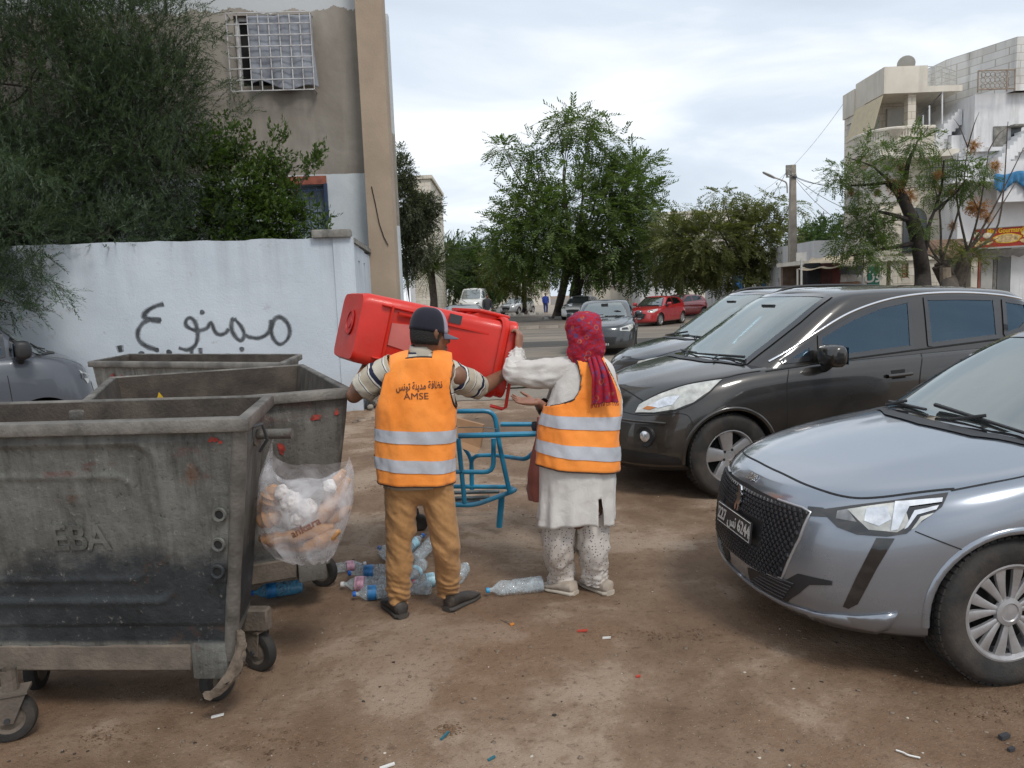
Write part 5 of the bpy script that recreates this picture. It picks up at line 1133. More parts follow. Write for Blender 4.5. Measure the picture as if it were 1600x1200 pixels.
M['clear_side']=real_glass('side_glass_clear',(.20,.38,.50),1.6,.025,.05,(.50,.76,1));M['clear_screen']=real_glass('windscreen_clear',(.42,.50,.50),2.0,.10,.16,(.90,.98,.97))
M['cabin']=simple('cabin_dark',(.022,.022, .024), .8,var=.3);M['seat']=simple('seat_cloth', (.05,.052,.058),.9,var=.2,bump=.3)
def open_cabin(root,holes):
 """cut real openings in the cabin shell behind every pane"""
 cab=[c for c in kids(root)if c.name.startswith('roof')][0];bm=bmesh.new();bm.from_mesh(cab.data);kill=[]
 for pts,nn in holes:
  pts=[Vector(q)for q in pts];c=sum(pts,Vector())/len(pts);nn=Vector(nn).normalized();ref=Vector((0,0,1))if abs(nn.z)<.9 else Vector((1,0,0));ux=ref.cross(nn).normalized();uy=nn.cross(ux)
  P2=[((q-c).dot(ux)*.985,(q-c).dot(uy)*.985)for q in pts];n=len(P2)
  def ins(v):
   x,y=(v-c).dot(ux), (v-c).dot(uy);r_=False;j=n-1
   for i in range(n):
    if((P2[i][1]>y)!=(P2[j][1]>y))and(x<(P2[j][0]-P2[i][0])*(y-P2[i][1])/(P2[j][1]-P2[i][1])+P2[i][0]):r_=not r_
    j=i
   return r_
  for f in bm.faces:
   if f.normal.dot(nn)>.25 and(abs(nn.y)<.5 or f.calc_center_median().y*nn.y>0)and all(ins(v.co)for v in f.verts):kill.append(f)
 bmesh.ops.delete(bm, geom=list(set(kill)),context='FACES');bm.to_mesh(cab.data);bm.free()
def cabin_inside(root,body,P_,z_scale=1.0):
 g0=P_['grows'][0];zb=sinterp(2.0,g0['z']);x0,x1=g0['xf'],g0['xr'];w=g0['w'];me=body.data;me.materials.append(M['cabin']);mi=len(me.materials)-1
 for p_ in me.polygons:
  c=p_.center
  if p_.normal.z>.75 and c.z>zb-.12 and x0+.16<c.x<x1-.10 and abs(c.y)<w-.05:p_.material_index=mi
 top=max(z for r_ in P_['grows']for _,z in r_['z']);H=top-zb
 def seat(x,y, wd,name='seat'):
  m_=MB();n_=16
  m_.loft([[Vector((x+dx_+t*math.sin(a),y+wd*k_*math.copysign(abs(math.cos(a))**.6,math.cos(a)),zb+z))for a in[2*math.pi*i/n_ for i in range(n_)]]for z,dx_,k_,t in((-.1,0,1,.07),(H*.30,.05, .98,.065),(H*.48,.08,.85,.05),(H*.52,.09, .6,.03))],caps=True)
  m_.loft([[Vector((x+dx_+t*math.sin(a),y+.12*k_*math.copysign(abs(math.cos(a))**.6, math.cos(a)), zb+z))for a in[2*math.pi*i/n_ for i in range(n_)]]for z,dx_,k_,t in((H*.50,.09,.3,.02),(H*.56,.09,.9,.045),(H*.66,.10, 1,.05),(H*.76,.11,.9,.045), (H*.79,.11,.5,.02))],caps=True);m_.build(name,M['seat'],root)
 xs=x0+.30*(x1-x0)+.12
 for y in(-.36,.36):seat(xs, y,.23)
 for y in(-.42,0,.42):seat(xs+.85,y,.20,'rear_seat')
 m_=MB();T=Matrix.Translation((xs-.52,-.36,zb+.04))@Matrix.Rotation(R(62),4,'Y');m_.tube([T@Vector((.18*math.cos(a),.18*math.sin(a),0))for a in[2*math.pi*k/28 for k in range(28)]],.015,8,closed=True);m_.tube([T@Vector((0,-.17,0)),T@Vector((0,.17,0))],.02,6);m_.build('steering_wheel',M['cabin'],root)
 m_=MB();m_.box((xs-.62,0,zb-.02),(.32,w*1.5,.12));q=m_.build('dashboard',M['cabin'],root);bevel(q,.04,3)
 m_=MB();m_.box((xs-.32,0,zb+H*.78),(.025, .20,.055));m_.build('rear_view_mirror',M['cabin'],root, False)
def windows(root,bvh, side,screen,rear=None,gap=True,clear=None):
 """side: list of (x,z) polygons; made on both sides. clear: car parameters when the cabin is open to view"""
 ms,mw=(M['clear_side'],M['clear_screen'])if clear else(M['glass_side'],M['glass_screen']);holes=[]
 def frit(pts, nrm,w=.045):
  pts=[Vector(q)for q in pts];c=sum(pts,Vector())/len(pts);q=[p_+(c-p_).normalized()*.016 for p_ in pts];strip('window_seal',bvh,q+[q[0],q[1].lerp(q[0],.7)],w,M['lens_black'], root,nrm,off=.009,smooth_=False)
 for sy in(-1, 1):
  for i,poly in enumerate(side):
   pts=[(x,sy*.8,z)for x,z in poly];patch('window',bvh,pts,ms,root,0.005,0.06,(0,sy, 0.0));holes.append((pts,(0, sy,0)))
   if clear:frit(pts, (0,sy, 0),.04)
 if screen:
  patch('windscreen', bvh,screen,mw,root,0.006,0.06,(-0.62,0,0.78));holes.append((screen,(-.62,0,.78)))
  if clear:frit(screen,(-.62,0,.78),.06)
 if rear:patch('rear_window',bvh,rear,ms,root,0.006,0.06,(0.8,0,0.5));holes.append((rear,(.8,0,.5)))
 if clear:open_cabin(root,holes);cabin_inside(root,[c for c in kids(root)if c.name.startswith('body')][0],clear)
M['paint_grey']=car_paint('paint_blue_grey',(0.27,0.30,0.345),0.7,0.22,dusty=0.25)
M['cover_silver']=simple('hub_cover_silver',(0.40,0.40,0.41),0.38,0.5, var=0.12,scale=12,dirt=(0.13,0.1,0.08),dirt_amt=0.45)
PHI208=R(6);_w=Vector((2.03, 3.025, 0))
_ax=Vector((math.cos(PHI208),math.sin(PHI208),0));_ay=Vector((-math.sin(PHI208),math.cos(PHI208),0))
loc208=_w-_ax*0.83+_ay*0.86
car1,body1,bv=make_car('parked_car',P208,M['paint_grey'],loc208,PHI208,'blue-grey hatchback with black honeycomb grille and silver hub covers, nearest car at the right','car', 'cars parked in a row on the dirt lot')
add_wheels(car1,P208, 'cover',M['cover_silver'],steer=0.03)
def mir(pts):return[(x,-y,z)for x,y,z in pts]
FR=(-1, 0,0.1)
gr_half=[(0.05,-0.12, 0.712),(0.079,-0.286,0.706),(0.13, -0.43, 0.703),(0.142,-0.475,0.693),(0.102,-0.46, 0.57), (0.053,-0.393,0.365),(0.01, -0.22, 0.345)]
gr=gr_half+[(0.0,0,0.34)]+mir(gr_half)[::-1]+[(0.05,0,0.716)]
grille=patch('grille',bv,gr, M['black_plastic'],car1,0.004,0.05,FR)
cells=MB()
def in_poly(y, z,poly):
 r_=False;j=len(poly)-1
 for i in range(len(poly)):
  a,b=poly[i], poly[j]
  if((a[2]>z)!=(b[2]>z))and(y<(b[1]-a[1])*(z-a[2])/(b[2]-a[2])+a[1]):r_=not r_
  j=i
 return r_
zz=0.355;row=0
while zz<0.70:
 yy=-0.46+(0.0145 if row%2 else 0)
 while yy<0.47:
  if in_poly(yy,zz,gr)and in_poly(yy*1.03, zz,gr)and not(abs(yy)<0.235 and 0.465<zz<0.585):
   h,hn,_,_=bv.ray_cast(Vector((-1, yy,zz)),Vector((1,0, 0)))
   if h:
    if hn.x>0:hn=-hn
    q=hn.to_track_quat('Z','Y').to_matrix()
    for s_ in(-1,1):
     cells.box(h+hn*0.009+Vector((0,s_*0.0062,0)),(0.006,0.0165,0.012),q@Matrix.Rotation(s_*0.62,3,'Z')if False else(Matrix.Rotation(s_*0.5, 3,'X')@q))
  yy+=0.029
 zz+=0.0185;row+=1
M['grille_cell']=simple('grille_cell_gloss_black',(0.035,0.036, 0.04), 0.25,var=0.2)
c_=cells.build('grille_mesh',M['grille_cell'],car1,False);c_['kind']='stuff'
strip('grille_frame', bv,gr_half[::-1][0:6],0.012,M['alloy'],car1,FR,smooth_=False,hgt=0.008);strip('grille_frame',bv,mir(gr_half)[::-1][0:6],0.012,M['alloy'],car1,FR,smooth_=False,hgt=0.008)
strip('grille_frame', bv,[(0.01,-.22,.345),(0,0,.34),(0.01,.22, .345)],0.012, M['alloy'],car1,FR,hgt=0.008)
strip('bonnet_gap',bv,[(0.611,-0.751,0.9), (0.351,-0.644,0.9),(0.23,-0.535,0.9),(0.163,-0.344,0.9),(0.145,-0.1,0.9),(0.142,0,.9),(0.145,0.1, .9),(0.163,0.344,0.9),(0.23,0.535, 0.9),(0.351,0.644,0.9),(0.611,0.751,0.9)],0.009, M['gap'],car1,(-0.25,0,1))
for s_ in(-1,1):
 Y=lambda pts:[(x,y*-s_,z)for x,y,z in pts]
 SD=Vector((-0.55,s_*0.8,0.25))
 strip('bonnet_gap',bv,Y([(0.611,-0.751,0.829),(0.754,-0.775,0.855),(0.915,-0.788,0.881),(1.12,-0.775,0.925)]),0.006,M['gap'], car1,(0,s_*0.7,0.7))
 hl=patch('headlight',bv,Y([(0.175, -0.505,0.712),(0.267,-0.586,0.745),(0.397,-0.664,0.778),(0.601,-0.75, 0.822),(0.55, -0.785,0.776),(0.452,-0.774,0.703),(0.411,-0.763,0.665),(0.348,-0.727,0.645),(0.259,-0.656,0.638),(0.206,-0.592,0.655),(0.188,-0.545,0.685)]),M['lens_black'],car1,0.005,0.03, SD)
 def on(name,pts,mat, off,st=0.02):return patch(name,bv, Y(pts),mat,hl,off,st,SD)
 on('reflector',[(0.245,-0.60,0.735),(0.35,-0.665,0.765),(0.43, -0.71, 0.785),(0.43, -0.755,0.70), (0.385,-0.74, 0.667),(0.29, -0.69, 0.668)],M['lens_clear'],0.007)
 on('inner_lamp',[(0.215,-0.575,0.722),(0.245,-0.60,0.735),(0.265,-0.645,0.69),(0.21,-0.575,0.69)],M['lens'],0.008)
 on('projector',[(0.30,-0.655,0.75),(0.37, -0.69, 0.762),(0.375,-0.715,0.715),(0.33, -0.70, 0.685),(0.285,-0.665,0.70)],M['lens_bright'],0.010)
 on('light_blade',[(0.40,-0.700,0.783),(0.43,-0.715,0.787),(0.565,-0.765,0.805),(0.555,-0.775,0.790),(0.44,-0.735,0.768),(0.385,-0.745,0.680),(0.362,-0.733,0.672)],M['lens_bright'],0.012)
 on('light_blade',[(0.45,-0.755,0.758),(0.54,-0.778,0.778),(0.525,-0.783,0.765),(0.455,-0.765,0.742),(0.42,-0.757,0.690),(0.405,-0.755,0.682)],M['lens_bright'],0.012)
 on('light_blade',[(0.465,-0.772,0.735),(0.515,-0.784,0.752),(0.50,-0.785,0.742),(0.47,-0.776,0.722),(0.445,-0.768,0.690),(0.43,-0.765,0.682)],M['lens_clear'],0.012)
 patch('gloss_bar',bv,Y([(0.14,-0.45,0.714),(0.18,-0.512,0.722),(0.189,-0.55, 0.69), (0.135,-0.466,0.675)]),M['lens_black'],car1,0.004,0.03, FR)
 patch('air_intake',bv,Y([(0.012,-0.2,0.335),(0.03,-0.295,0.34),(0.06, -0.40, 0.352),(0.09, -0.475,0.415),(0.179,-0.61, 0.423),(0.175,-0.611,0.405),(0.115,-0.528,0.38), (0.089,-0.482,0.323),(0.073,-0.411,0.257),(0.025,-0.25, 0.255),(0.008,-0.12, 0.255),(0.005,-.12,.325)]), M['black_plastic'],car1,0.004,0.03,FR)
 for q in range(6):
  zz=0.268+q*0.018
  strip('intake_slat',bv,Y([(0.05,-0.15-q*.03,zz),(0.07, -0.40-q*0.012,zz+.004)]),0.006,M['grille_cell'], car1,FR,smooth_=False,hgt=0.01)
 patch('running_light',bv,Y([(0.319,-0.70, 0.636),(0.372,-0.745,0.642),(0.309,-0.724,0.512),(0.248,-0.688,0.347),(0.222,-0.662,0.318),(0.205,-0.645,0.322),(0.248,-0.672,0.459)]),M['lens_black'],car1,0.004,0.03, (-0.6, s_*.8, 0))
 strip('bumper_gap',bv,Y([(0.44,-0.776,0.677),(0.529,-0.822,0.639),(0.632,-0.857,0.597)]),0.005,M['gap'], car1,(-.4,s_, 0))
 lp=patch('bumper_lip',bv,Y([(0.006,-0.0,0.235),(0.02,-0.25,0.243),(0.073,-0.411,0.245),(0.14,-0.55,0.262),(0.256,-0.68,0.295),(0.372,-0.775,0.335),(0.34, -0.76, 0.26), (0.30, -0.72, 0.225),(0.14, -0.56, 0.195),(0.05, -0.35, 0.195),(0.03, 0.0,0.195)]), M['paint_grey'],car1,0.016, 0.04,(-1,s_*0.5,-.1),thick=0.016)
 strip('door_gap',bv, [(1.32,s_*.8, 0.93), (1.30, s_*.9, .75),(1.27,s_*.9,.55),(1.25,s_*.9, .3)],0.006,M['gap'], car1,(0,s_,0))
 strip('door_gap',bv, [(2.38,s_*.8, 0.96), (2.40, s_*.9, .6),(2.38,s_*.9,.3)],0.006, M['gap'],car1,(0,s_, 0))
 strip('sill_trim',bv,[(1.2, s_*.9, .27),(2.0,s_*.9,.27),(3.0,s_*.9,.29)],0.07,M['black_plastic'], car1,(0,s_,0),smooth_=False,hgt=.006)
 strip('door_handle', bv,[(2.05,s_*.9,.80),(2.24, s_*.9, .81)], 0.03,M['paint_grey'],car1,(0,s_,0),smooth_=False,hgt=.03)
 if s_<0:mirror_unit(car1,1.52,s_*0.80,1.02,s_,M['paint_grey'])
P208['screen']=[(1.17,0.60,0.95),(1.09,0.35,0.975),(1.055,0,.985),(1.09,-0.35,0.975),(1.17, -0.60, 0.95), (1.27, -0.70, 0.99), (1.6,-0.61,1.18),(1.90,-0.50,1.34),(1.86, -0.25, 1.36), (1.84, 0,1.365),(1.86,0.25, 1.36), (1.90, 0.50,1.34),(1.6,0.61,1.18), (1.27, 0.70,0.99)]
windows(car1,bv,[[(1.42,.99),(1.85, 1.24), (2.05, 1.325),(2.33, 1.345),(2.36, 1.02)],[(2.44,1.02), (2.41, 1.345),(2.9,1.33),(3.15,1.28),(3.35,1.08)]],P208['screen'],[(3.9,-.5, 1.1),(3.9,.5, 1.1),(3.65,.4,1.3),(3.65,-.4,1.3)],clear=P208)
for s_ in(-1,1):
 strip('door_shut_line',bv,[(1.20,s_*.7,.96),(1.45,s_*.66,1.09),(1.75, s_*.6, 1.25), (1.98, s_*.55,1.35)],0.012, M['gap'],car1,(-.2,s_*.7,.6))
patch('scuttle',bv,[(1.13,.66,1),(1.0,.35, 1),(0.965,0,1),(1.0, -.35,1),(1.13,-.66,1),(1.2, -.66,1),(1.10,-.35,1),(1.065,0,1), (1.10, .35,1),(1.2,.66,1)], M['black_plastic'],car1,0.008,0.05,(-.1,0,1))
def scr(x,y,off=0.03):
 h,hn,_,_=bv.ray_cast(Vector((x-1.2,y,1.0+1.2)),Vector((0.62,0, -0.78)).normalized());
 h,hn,_,_=bv.ray_cast(Vector((x,y,2)),Vector((0,0,-1)));return h+Vector((-.6, 0,.8))*off
wiper(car1,scr(1.19,0.16),scr(1.17, -0.50),(scr(1.08,-.10),scr(1.19,-.22)))
wiper(car1,scr(1.22,0.62),scr(1.15, 0.18), (scr(1.12,.50),scr(1.2,.42)))
def facing(y,z,off):
 h,hn,_,_=bv.ray_cast(Vector((-1,y, z)),Vector((1,0,0)))
 if hn.x>0:hn=-hn
 hn=hn.normalized();ux=Vector((0,0, 1)).cross(hn).normalized();uy=hn.cross(ux)
 p0=h+hn*off
 return Matrix(((ux.x,uy.x,hn.x,p0.x),(ux.y,uy.y, hn.y,p0.y),(ux.z,uy.z,hn.z, p0.z), (0,0,0,1)))
h,hn,_, _=bv.ray_cast(Vector((0.108,0,2)), Vector((0,0,-1)))
_q=facing(0.0, 0.742, 0.004);text_obj('nose_letters','208',0.058,Matrix.Translation((0,0,0.004))@_q,M['chrome'], car1,0.002)
Mp=facing(0,0.522,0.028)
pl=MB();pl.box((0,0,0),(0.42,0.105, 0.008));pl.v=[Mp@v for v in pl.v];plate=pl.build('number_plate',M['plate'],car1,False)
text_obj('plate_digits','227 \u0646\u062a 6244'.replace('\u0646\u062a','\uFEB2\uFEE7'),0.085,Mp@Matrix.Translation((0,-0.004,0.006)), M['plate_txt'],plate,0.001, True,0.86)
fm=MB();fm.tube([Mp@Vector(q)for q in((-.205,-.048,.005),(.205, -.048, .005), (.205, .048,.005),(-.205,.048,.005))],0.0022,4,closed=True);fm.build('plate_border',M['plate_txt'],plate)
Mb=facing(0,0.64,0.018)
em=[(-.018,-.05),(-.008,-.052),(-.004,-.02),(.006,-.03), (.004, -.05), (.014, -.05), (.014, -.028),(.024, -.01), (.016, .008), (.028, .02),(.018,.026),(.006,.018),(.012,.036), (.004, .05),(-.010,.052),(-.022,.042),(-.012,.034),(-.006,.024),(-.024,.016),(-.028,.006), (-.010,.006), (-.012,-.012),(-.022,-.03)]
eb=MB();eb.prism([(a*1.35,b*1.25)for a,b in em],Mb,0.008);eb.build('emblem',M['chrome'],car1,False)
# --- black people carrier parked behind it
M['paint_black']=car_paint('paint_black',(0.020,0.018,0.016),0.3,0.26, dust=(0.15,0.12,0.09),dusty=0.6)
P3=dict(ridge=.012,L=4.37,W=0.92,wheels=(0.87,3.48),wr=0.345,rim=0.222,arch=0.385,tw=0.22,inset=0.12,rows=[dict(z=[(0,.20),(.6,.22),(4.37,.24)],w=.74,xf=.2,xr=4.25,nf=2.4,Lf=.85),
dict(z=[(0,.225),(.6, .24),(4.37,.27)],w=.885,xf=.04,xr=4.34,nf=2.5,Lf=.85),dict(z=[(0,.32),(.6,.33),(4.37,.38)],w=.91, xf=.0, xr=4.37,nf=2.5,Lf=.88),
dict(z=[(0,.48),(.6,.50),(4.37,.55)],w=.918,xf=.0,xr=4.37,nf=2.45,flare=[(.87,.42,.014),(3.48,.42, .014)]),dict(z=[(0,.62),(.6,.66),(4.37,.72)],w=.92,xf=.02,xr=4.37,nf=2.4,flare=[(.87,.42,.018),(3.48,.42,.02)]),
dict(z=[(0,.72),(.6,.80),(1.4,.85), (4.37, .90)], w=.915,xf=.07,xr=4.35,nf=2.35,flare=[(.87,.42,.010),(3.48,.42, .015)]),
dict(z=[(0,.80),(.4,.87),(.9,.935), (1.5,.98),(4.37,1.06)],w=.90,xf=.13,xr=4.30,nf=2.3),dict(z=[(0,.835), (.4,.92),(.9, 1.00), (1.3,1.04),(3.0,1.10),(4.37,1.12)],w=.86, xf=.20,xr=4.25,nf=2.2,Lf=.95),
],crown=[(0,.0),(.2,.03),(.5,.07),(1.0,.085),(1.3,.07),(4,.05)],gcrown=.04,grows=[dict(z=[(0.9,1.00),(1.3,1.03), (3.0,1.07),(4.3,1.10)],w=.845,xf=.93,xr=4.26,Lf=.45,nf=2.4,Lr=.4),
dict(z=[(0.9,1.12),(3.0,1.18),(4.3, 1.2)], w=.815,xf=1.10,xr=4.22,Lf=.42,nf=2.5,Lr=.4),dict(z=[(0.9,1.30),(3.0,1.34),(4.3,1.33)],w=.765,xf=1.40,xr=4.14,Lf=.38,nf=2.6,Lr=.4),
dict(z=[(0.9,1.47),(2.6,1.505),(4.3,1.46)],w=.715,xf=1.68,xr=4.04,Lf=.36,nf=2.7,Lr=.38),dict(z=[(1.5,1.56),(2.4, 1.60), (3.4,1.58),(4.3,1.50)],w=.67,xf=1.85,xr=3.97,Lf=.34,nf=2.8,Lr=.36),
dict(z=[(1.5,1.59),(2.4,1.635),(3.4,1.61), (4.3,1.52)],w=.61,xf=1.94,xr=3.92, Lf=.32,nf=2.8,Lr=.34)])
PHI3=R(12);_w3=Vector((1.75, 6.10,0))
_ax3=Vector((math.cos(PHI3), math.sin(PHI3),0));_ay3=Vector((-math.sin(PHI3), math.cos(PHI3),0))
loc3=_w3-_ax3*0.87+_ay3*0.90
car2,body2,bv2=make_car('parked_car',P3,M['paint_black'],loc3,PHI3,'dusty black people carrier with a chrome window line, parked behind the grey hatchback','car','cars parked in a row on the dirt lot')
QCAR=(car2,bv2)
add_wheels(car2,P3,'five',M['alloy'])
FR=(-1, 0,0.1)
for s_ in(-1,1):
 Y=lambda pts:[(x,y*-s_,z)for x,y,z in pts]
 SD=Vector((-0.6,s_*0.7,0.5))
 hl=patch('headlight',bv2,Y([(0.188,-0.56, 0.705),(0.22, -0.565,0.775),(0.36, -0.65, 0.855),(0.567,-0.735,0.925),(0.83, -0.83, 0.965),(0.704,-0.862,0.885),(0.57, -0.847,0.80), (0.436,-0.796,0.745),(0.299,-0.694,0.715)]),M['lens_clear'],car2,0.006,0.03, SD)
 patch('reflector',bv2,Y([(0.28,-0.62,0.755),(0.40,-0.70,0.83), (0.50, -0.76, 0.84), (0.44, -0.76, 0.77), (0.34, -0.70, 0.745)]),M['lens_bright'],hl,0.010,0.03,SD)
 patch('reflector',bv2,Y([(0.24,-0.60,0.735),(0.28,-0.62,0.755),(0.33, -0.68, 0.745),(0.28, -0.65, 0.725)]),M['orange_lens'],hl,0.010,0.03,SD)
 strip('lamp_seal',bv2,Y([(0.188,-0.56,0.70),(0.299,-0.694,0.708),(0.436,-0.80,0.738),(0.57,-0.851,0.793),(0.704,-0.866,0.878),(0.83, -0.83, 0.965)]),0.009,M['gap'],car2,SD)
 strip('bonnet_gap',bv2,Y([(0.22,-0.565,0.79),(0.36,-0.64,0.86),(0.567,-0.725,0.93), (0.83, -0.82, 0.975),(0.975,-0.835,1.0),(1.16,-0.845,1.02)]),0.008,M['gap'], car2,(-.1,s_*.5,.9))
 strip('bumper_gap',bv2,Y([(0.12,-0.44,0.70),(0.22,-0.63,0.69), (0.42, -0.80, 0.715),(0.50, -0.87, 0.70), (0.53, -.9,.62)]),0.006,M['gap'],car2,(-.7,s_*.7,0))
 strip('bumper_moulding',bv2,Y([(0.05,-0.36,0.645),(0.12,-0.50, 0.64), (0.28, -0.71, 0.64), (0.36, -0.78, .635)]),0.022,M['paint_black'],car2,(-.8, s_*.6, 0),hgt=0.014)
 h,hn,_,_=bv2.ray_cast(Vector((-0.6,s_*1.0,0.525)),Vector((0.9, -s_*0.35,0)).normalized())
 if h:
  if hn.x>0:hn=-hn
  Tm=Matrix.Translation(h)@Vector((-0.8,s_*0.5,0)).to_track_quat('Z','Y').to_matrix().to_4x4()
  f=MB();f.lathe([(0.085,-0.03),(0.082,0.01),(0.05,0.004),(0.048,-0.02)],24,Tm);fo=f.build('fog_lamp_surround',M['black_plastic'],car2)
  f=MB();f.lathe([(0.047,-0.01),(0.044,0.012),(0.03,0.02),(0.0, 0.024)],24,Tm);f.build('fog_lamp', M['lens_bright'],fo)
 patch('lower_bumper',bv2,Y([(0.02, -.2,.36),(0.1,-0.5,.40),(0.27,-0.75,0.39),(0.42, -0.85, 0.36), (0.46, -0.88, 0.25), (0.2,-0.68,0.235),(0.06,-0.4,0.235),(0.02,-.2,.235)]),M['black_plastic'],car2,0.006,0.05,(-1,s_*.6,0))
 strip('chrome_window_line', bv2,[(x,s_*.8,z)for x,z in[(1.27,1.085),(1.44,1.165),(1.72,1.305),(2.05,1.45),(2.414,1.543),(2.786,1.583),(3.187,1.583),(3.585,1.548),(3.84,1.50)]],0.021,M['chrome'],car2,(0, s_,0.0),hgt=0.010)
 strip('door_gap',bv2,[(1.40,s_*.9, 1.02), (1.36, s_*.9, .90),(1.35,s_*.9,.58),(1.30,s_*.9, .32)], 0.007, M['gap'],car2,(0,s_, 0))
 strip('door_gap',bv2,[(2.66,s_*.9, 1.08), (2.60, s_*.9, .88),(2.58,s_*.9,.4)],0.007,M['gap'],car2,(0,s_, 0))
 strip('door_gap',bv2,[(3.62,s_*.9, 1.14), (3.45, s_*.9, .95),(3.20,s_*.9,.72)],0.007,M['gap'],car2,(0,s_,0))
 strip('window_seal', bv2,[(1.2,s_*.8,1.015),(1.9,s_*.8, 1.068),(2.63, s_*.8, 1.115),(3.5,s_*.8,1.165)],0.016,M['gap'], car2,(0,s_,0),hgt=0.006)
 for hx in(2.28,3.38):
  hd=strip('door_handle',bv2,[(hx,s_*.9,.915),(hx+.12,s_*.9,.92),(hx+.23,s_*.9,.925)],0.035,M['paint_black'],car2,(0,s_,0),smooth_=False,hgt=.035)
  strip('handle_recess',bv2, [(hx+.05,s_*.9,.925),(hx+.18,s_*.9,.93)], 0.075, M['gap'],hd,(0,s_,0),off=.002)
 strip('sill_trim',bv2,[(1.3,s_*.9, .30),(2.0,s_*.9,.30),(3.0,s_*.9,.32)],0.10,M['black_plastic'], car2,(0,s_,0),smooth_=False,hgt=.006)
 mirror_unit(car2,1.72,s_*0.83,1.125,s_,M['paint_black'],1.25)
strip('bonnet_gap',bv2,[(0.22,-0.565,0.9), (0.20, -0.41, 0.9),(0.19,0, 0.9),(0.20,0.41,0.9),(0.22, 0.565, .9)],0.01,M['gap'],car2,(-.3,0,1))
patch('grille',bv2,[(0.02,-.42,.64),(0.0,0,.66),(0.02,.42,.64), (0.02, .36,.40),(0.0,0,.38),(0.02, -.36,.40)],M['black_plastic'],car2,0.006, 0.06,FR)
for q in range(4):strip('grille_bar',bv2,[(0.02,-.38,.44+q*.05),(0,0,.45+q*.05),(0.02,.38,.44+q*.05)],0.014,M['chrome'],car2,FR,hgt=.012)
windows(car2,bv2,[[(1.34,1.075),(1.62,1.21),(1.66,1.225),(1.64, 1.085)],[(1.70,1.075),(1.72,1.265),(2.04, 1.41), (2.36, 1.50), (2.66, 1.54), (2.60, 1.13)],[(2.75,1.14), (2.80, 1.55), (3.17, 1.55), (3.53, 1.52), (3.47, 1.18)],[(3.53,1.19), (3.60, 1.51), (3.84, 1.47), (3.86, 1.36), (3.80, 1.28), (3.70, 1.22)]],
[(1.10, 0.66,1.05),(0.98,0.35,1.075),(0.945,0,1.08),(0.98,-0.35,1.075),(1.10, -0.66, 1.05), (1.36, -0.655,1.20), (1.66, -0.635,1.38), (2.02, -0.58, 1.545),(1.97, -0.3,1.57),(1.955,0, 1.578),(1.97, 0.3,1.57),(2.02,0.58,1.545),(1.66, 0.635, 1.38), (1.36, .655,1.20)],
[(4.2,-.55,1.2),(4.2, .55,1.2),(4.0,.45,1.45),(4.0,-.45, 1.45)],clear=P3)
def seat_shapes():pass
patch('scuttle',bv2,[(1.08,.68,1),(0.90,.4,1),(0.85,0,1),(0.90, -.4,1),(1.08, -.68,1),(1.14,-.68,1),(0.98,-.4,1),(0.93, 0,1),(0.98,.4,1),(1.14,.68, 1)],M['black_plastic'],car2,0.008, 0.05,(-.1,0,1))
def sc2(x,y,off=0.03):
 h,hn,_,_=bv2.ray_cast(Vector((x,y, 2)),Vector((0,0,-1)));return h+Vector((-.6,0,.8))*off
wiper(car2,sc2(1.16,-0.62),sc2(1.00,-0.02),(sc2(0.96,-.45),sc2(1.08,-.32)))
wiper(car2,sc2(1.02,0.0),sc2(1.12,0.55),(sc2(0.93,.05),sc2(1.06,.25)))
import copy
def scaled(P,kx=1,ky=1,kz=1, **kw):
 Q=copy.deepcopy(P)
 for r_ in Q['rows']+Q['grows']:
  r_['xf']*=kx;r_['xr']*=kx;r_['w']*=ky;r_['Lf']=r_.get('Lf',.9)*kx;r_['Lr']=r_.get('Lr',.7)*kx
  r_['z']=[(x*kx,z*kz)for x, z in r_['z']]
  if 'flare' in r_:r_['flare']=[(a*kx,b*kx,c)for a,b,c in r_['flare']]
 Q['crown']=[(x*kx,z)for x,z in Q['crown']]
 Q['L']*=kx;Q['W']*=ky;Q['wheels']=tuple(w*kx for w in Q['wheels']);Q.update(kw);return Q
PSED=scaled(P208,1.08,1.03,1.02)
for r_, (xf,xr)in zip(PSED['grows'],[(1.18,4.02), (1.40, 3.86), (1.68, 3.66), (1.92, 3.46), (2.08, 3.32), (2.16, 3.26)]):r_['xf']=xf;r_['xr']=xr
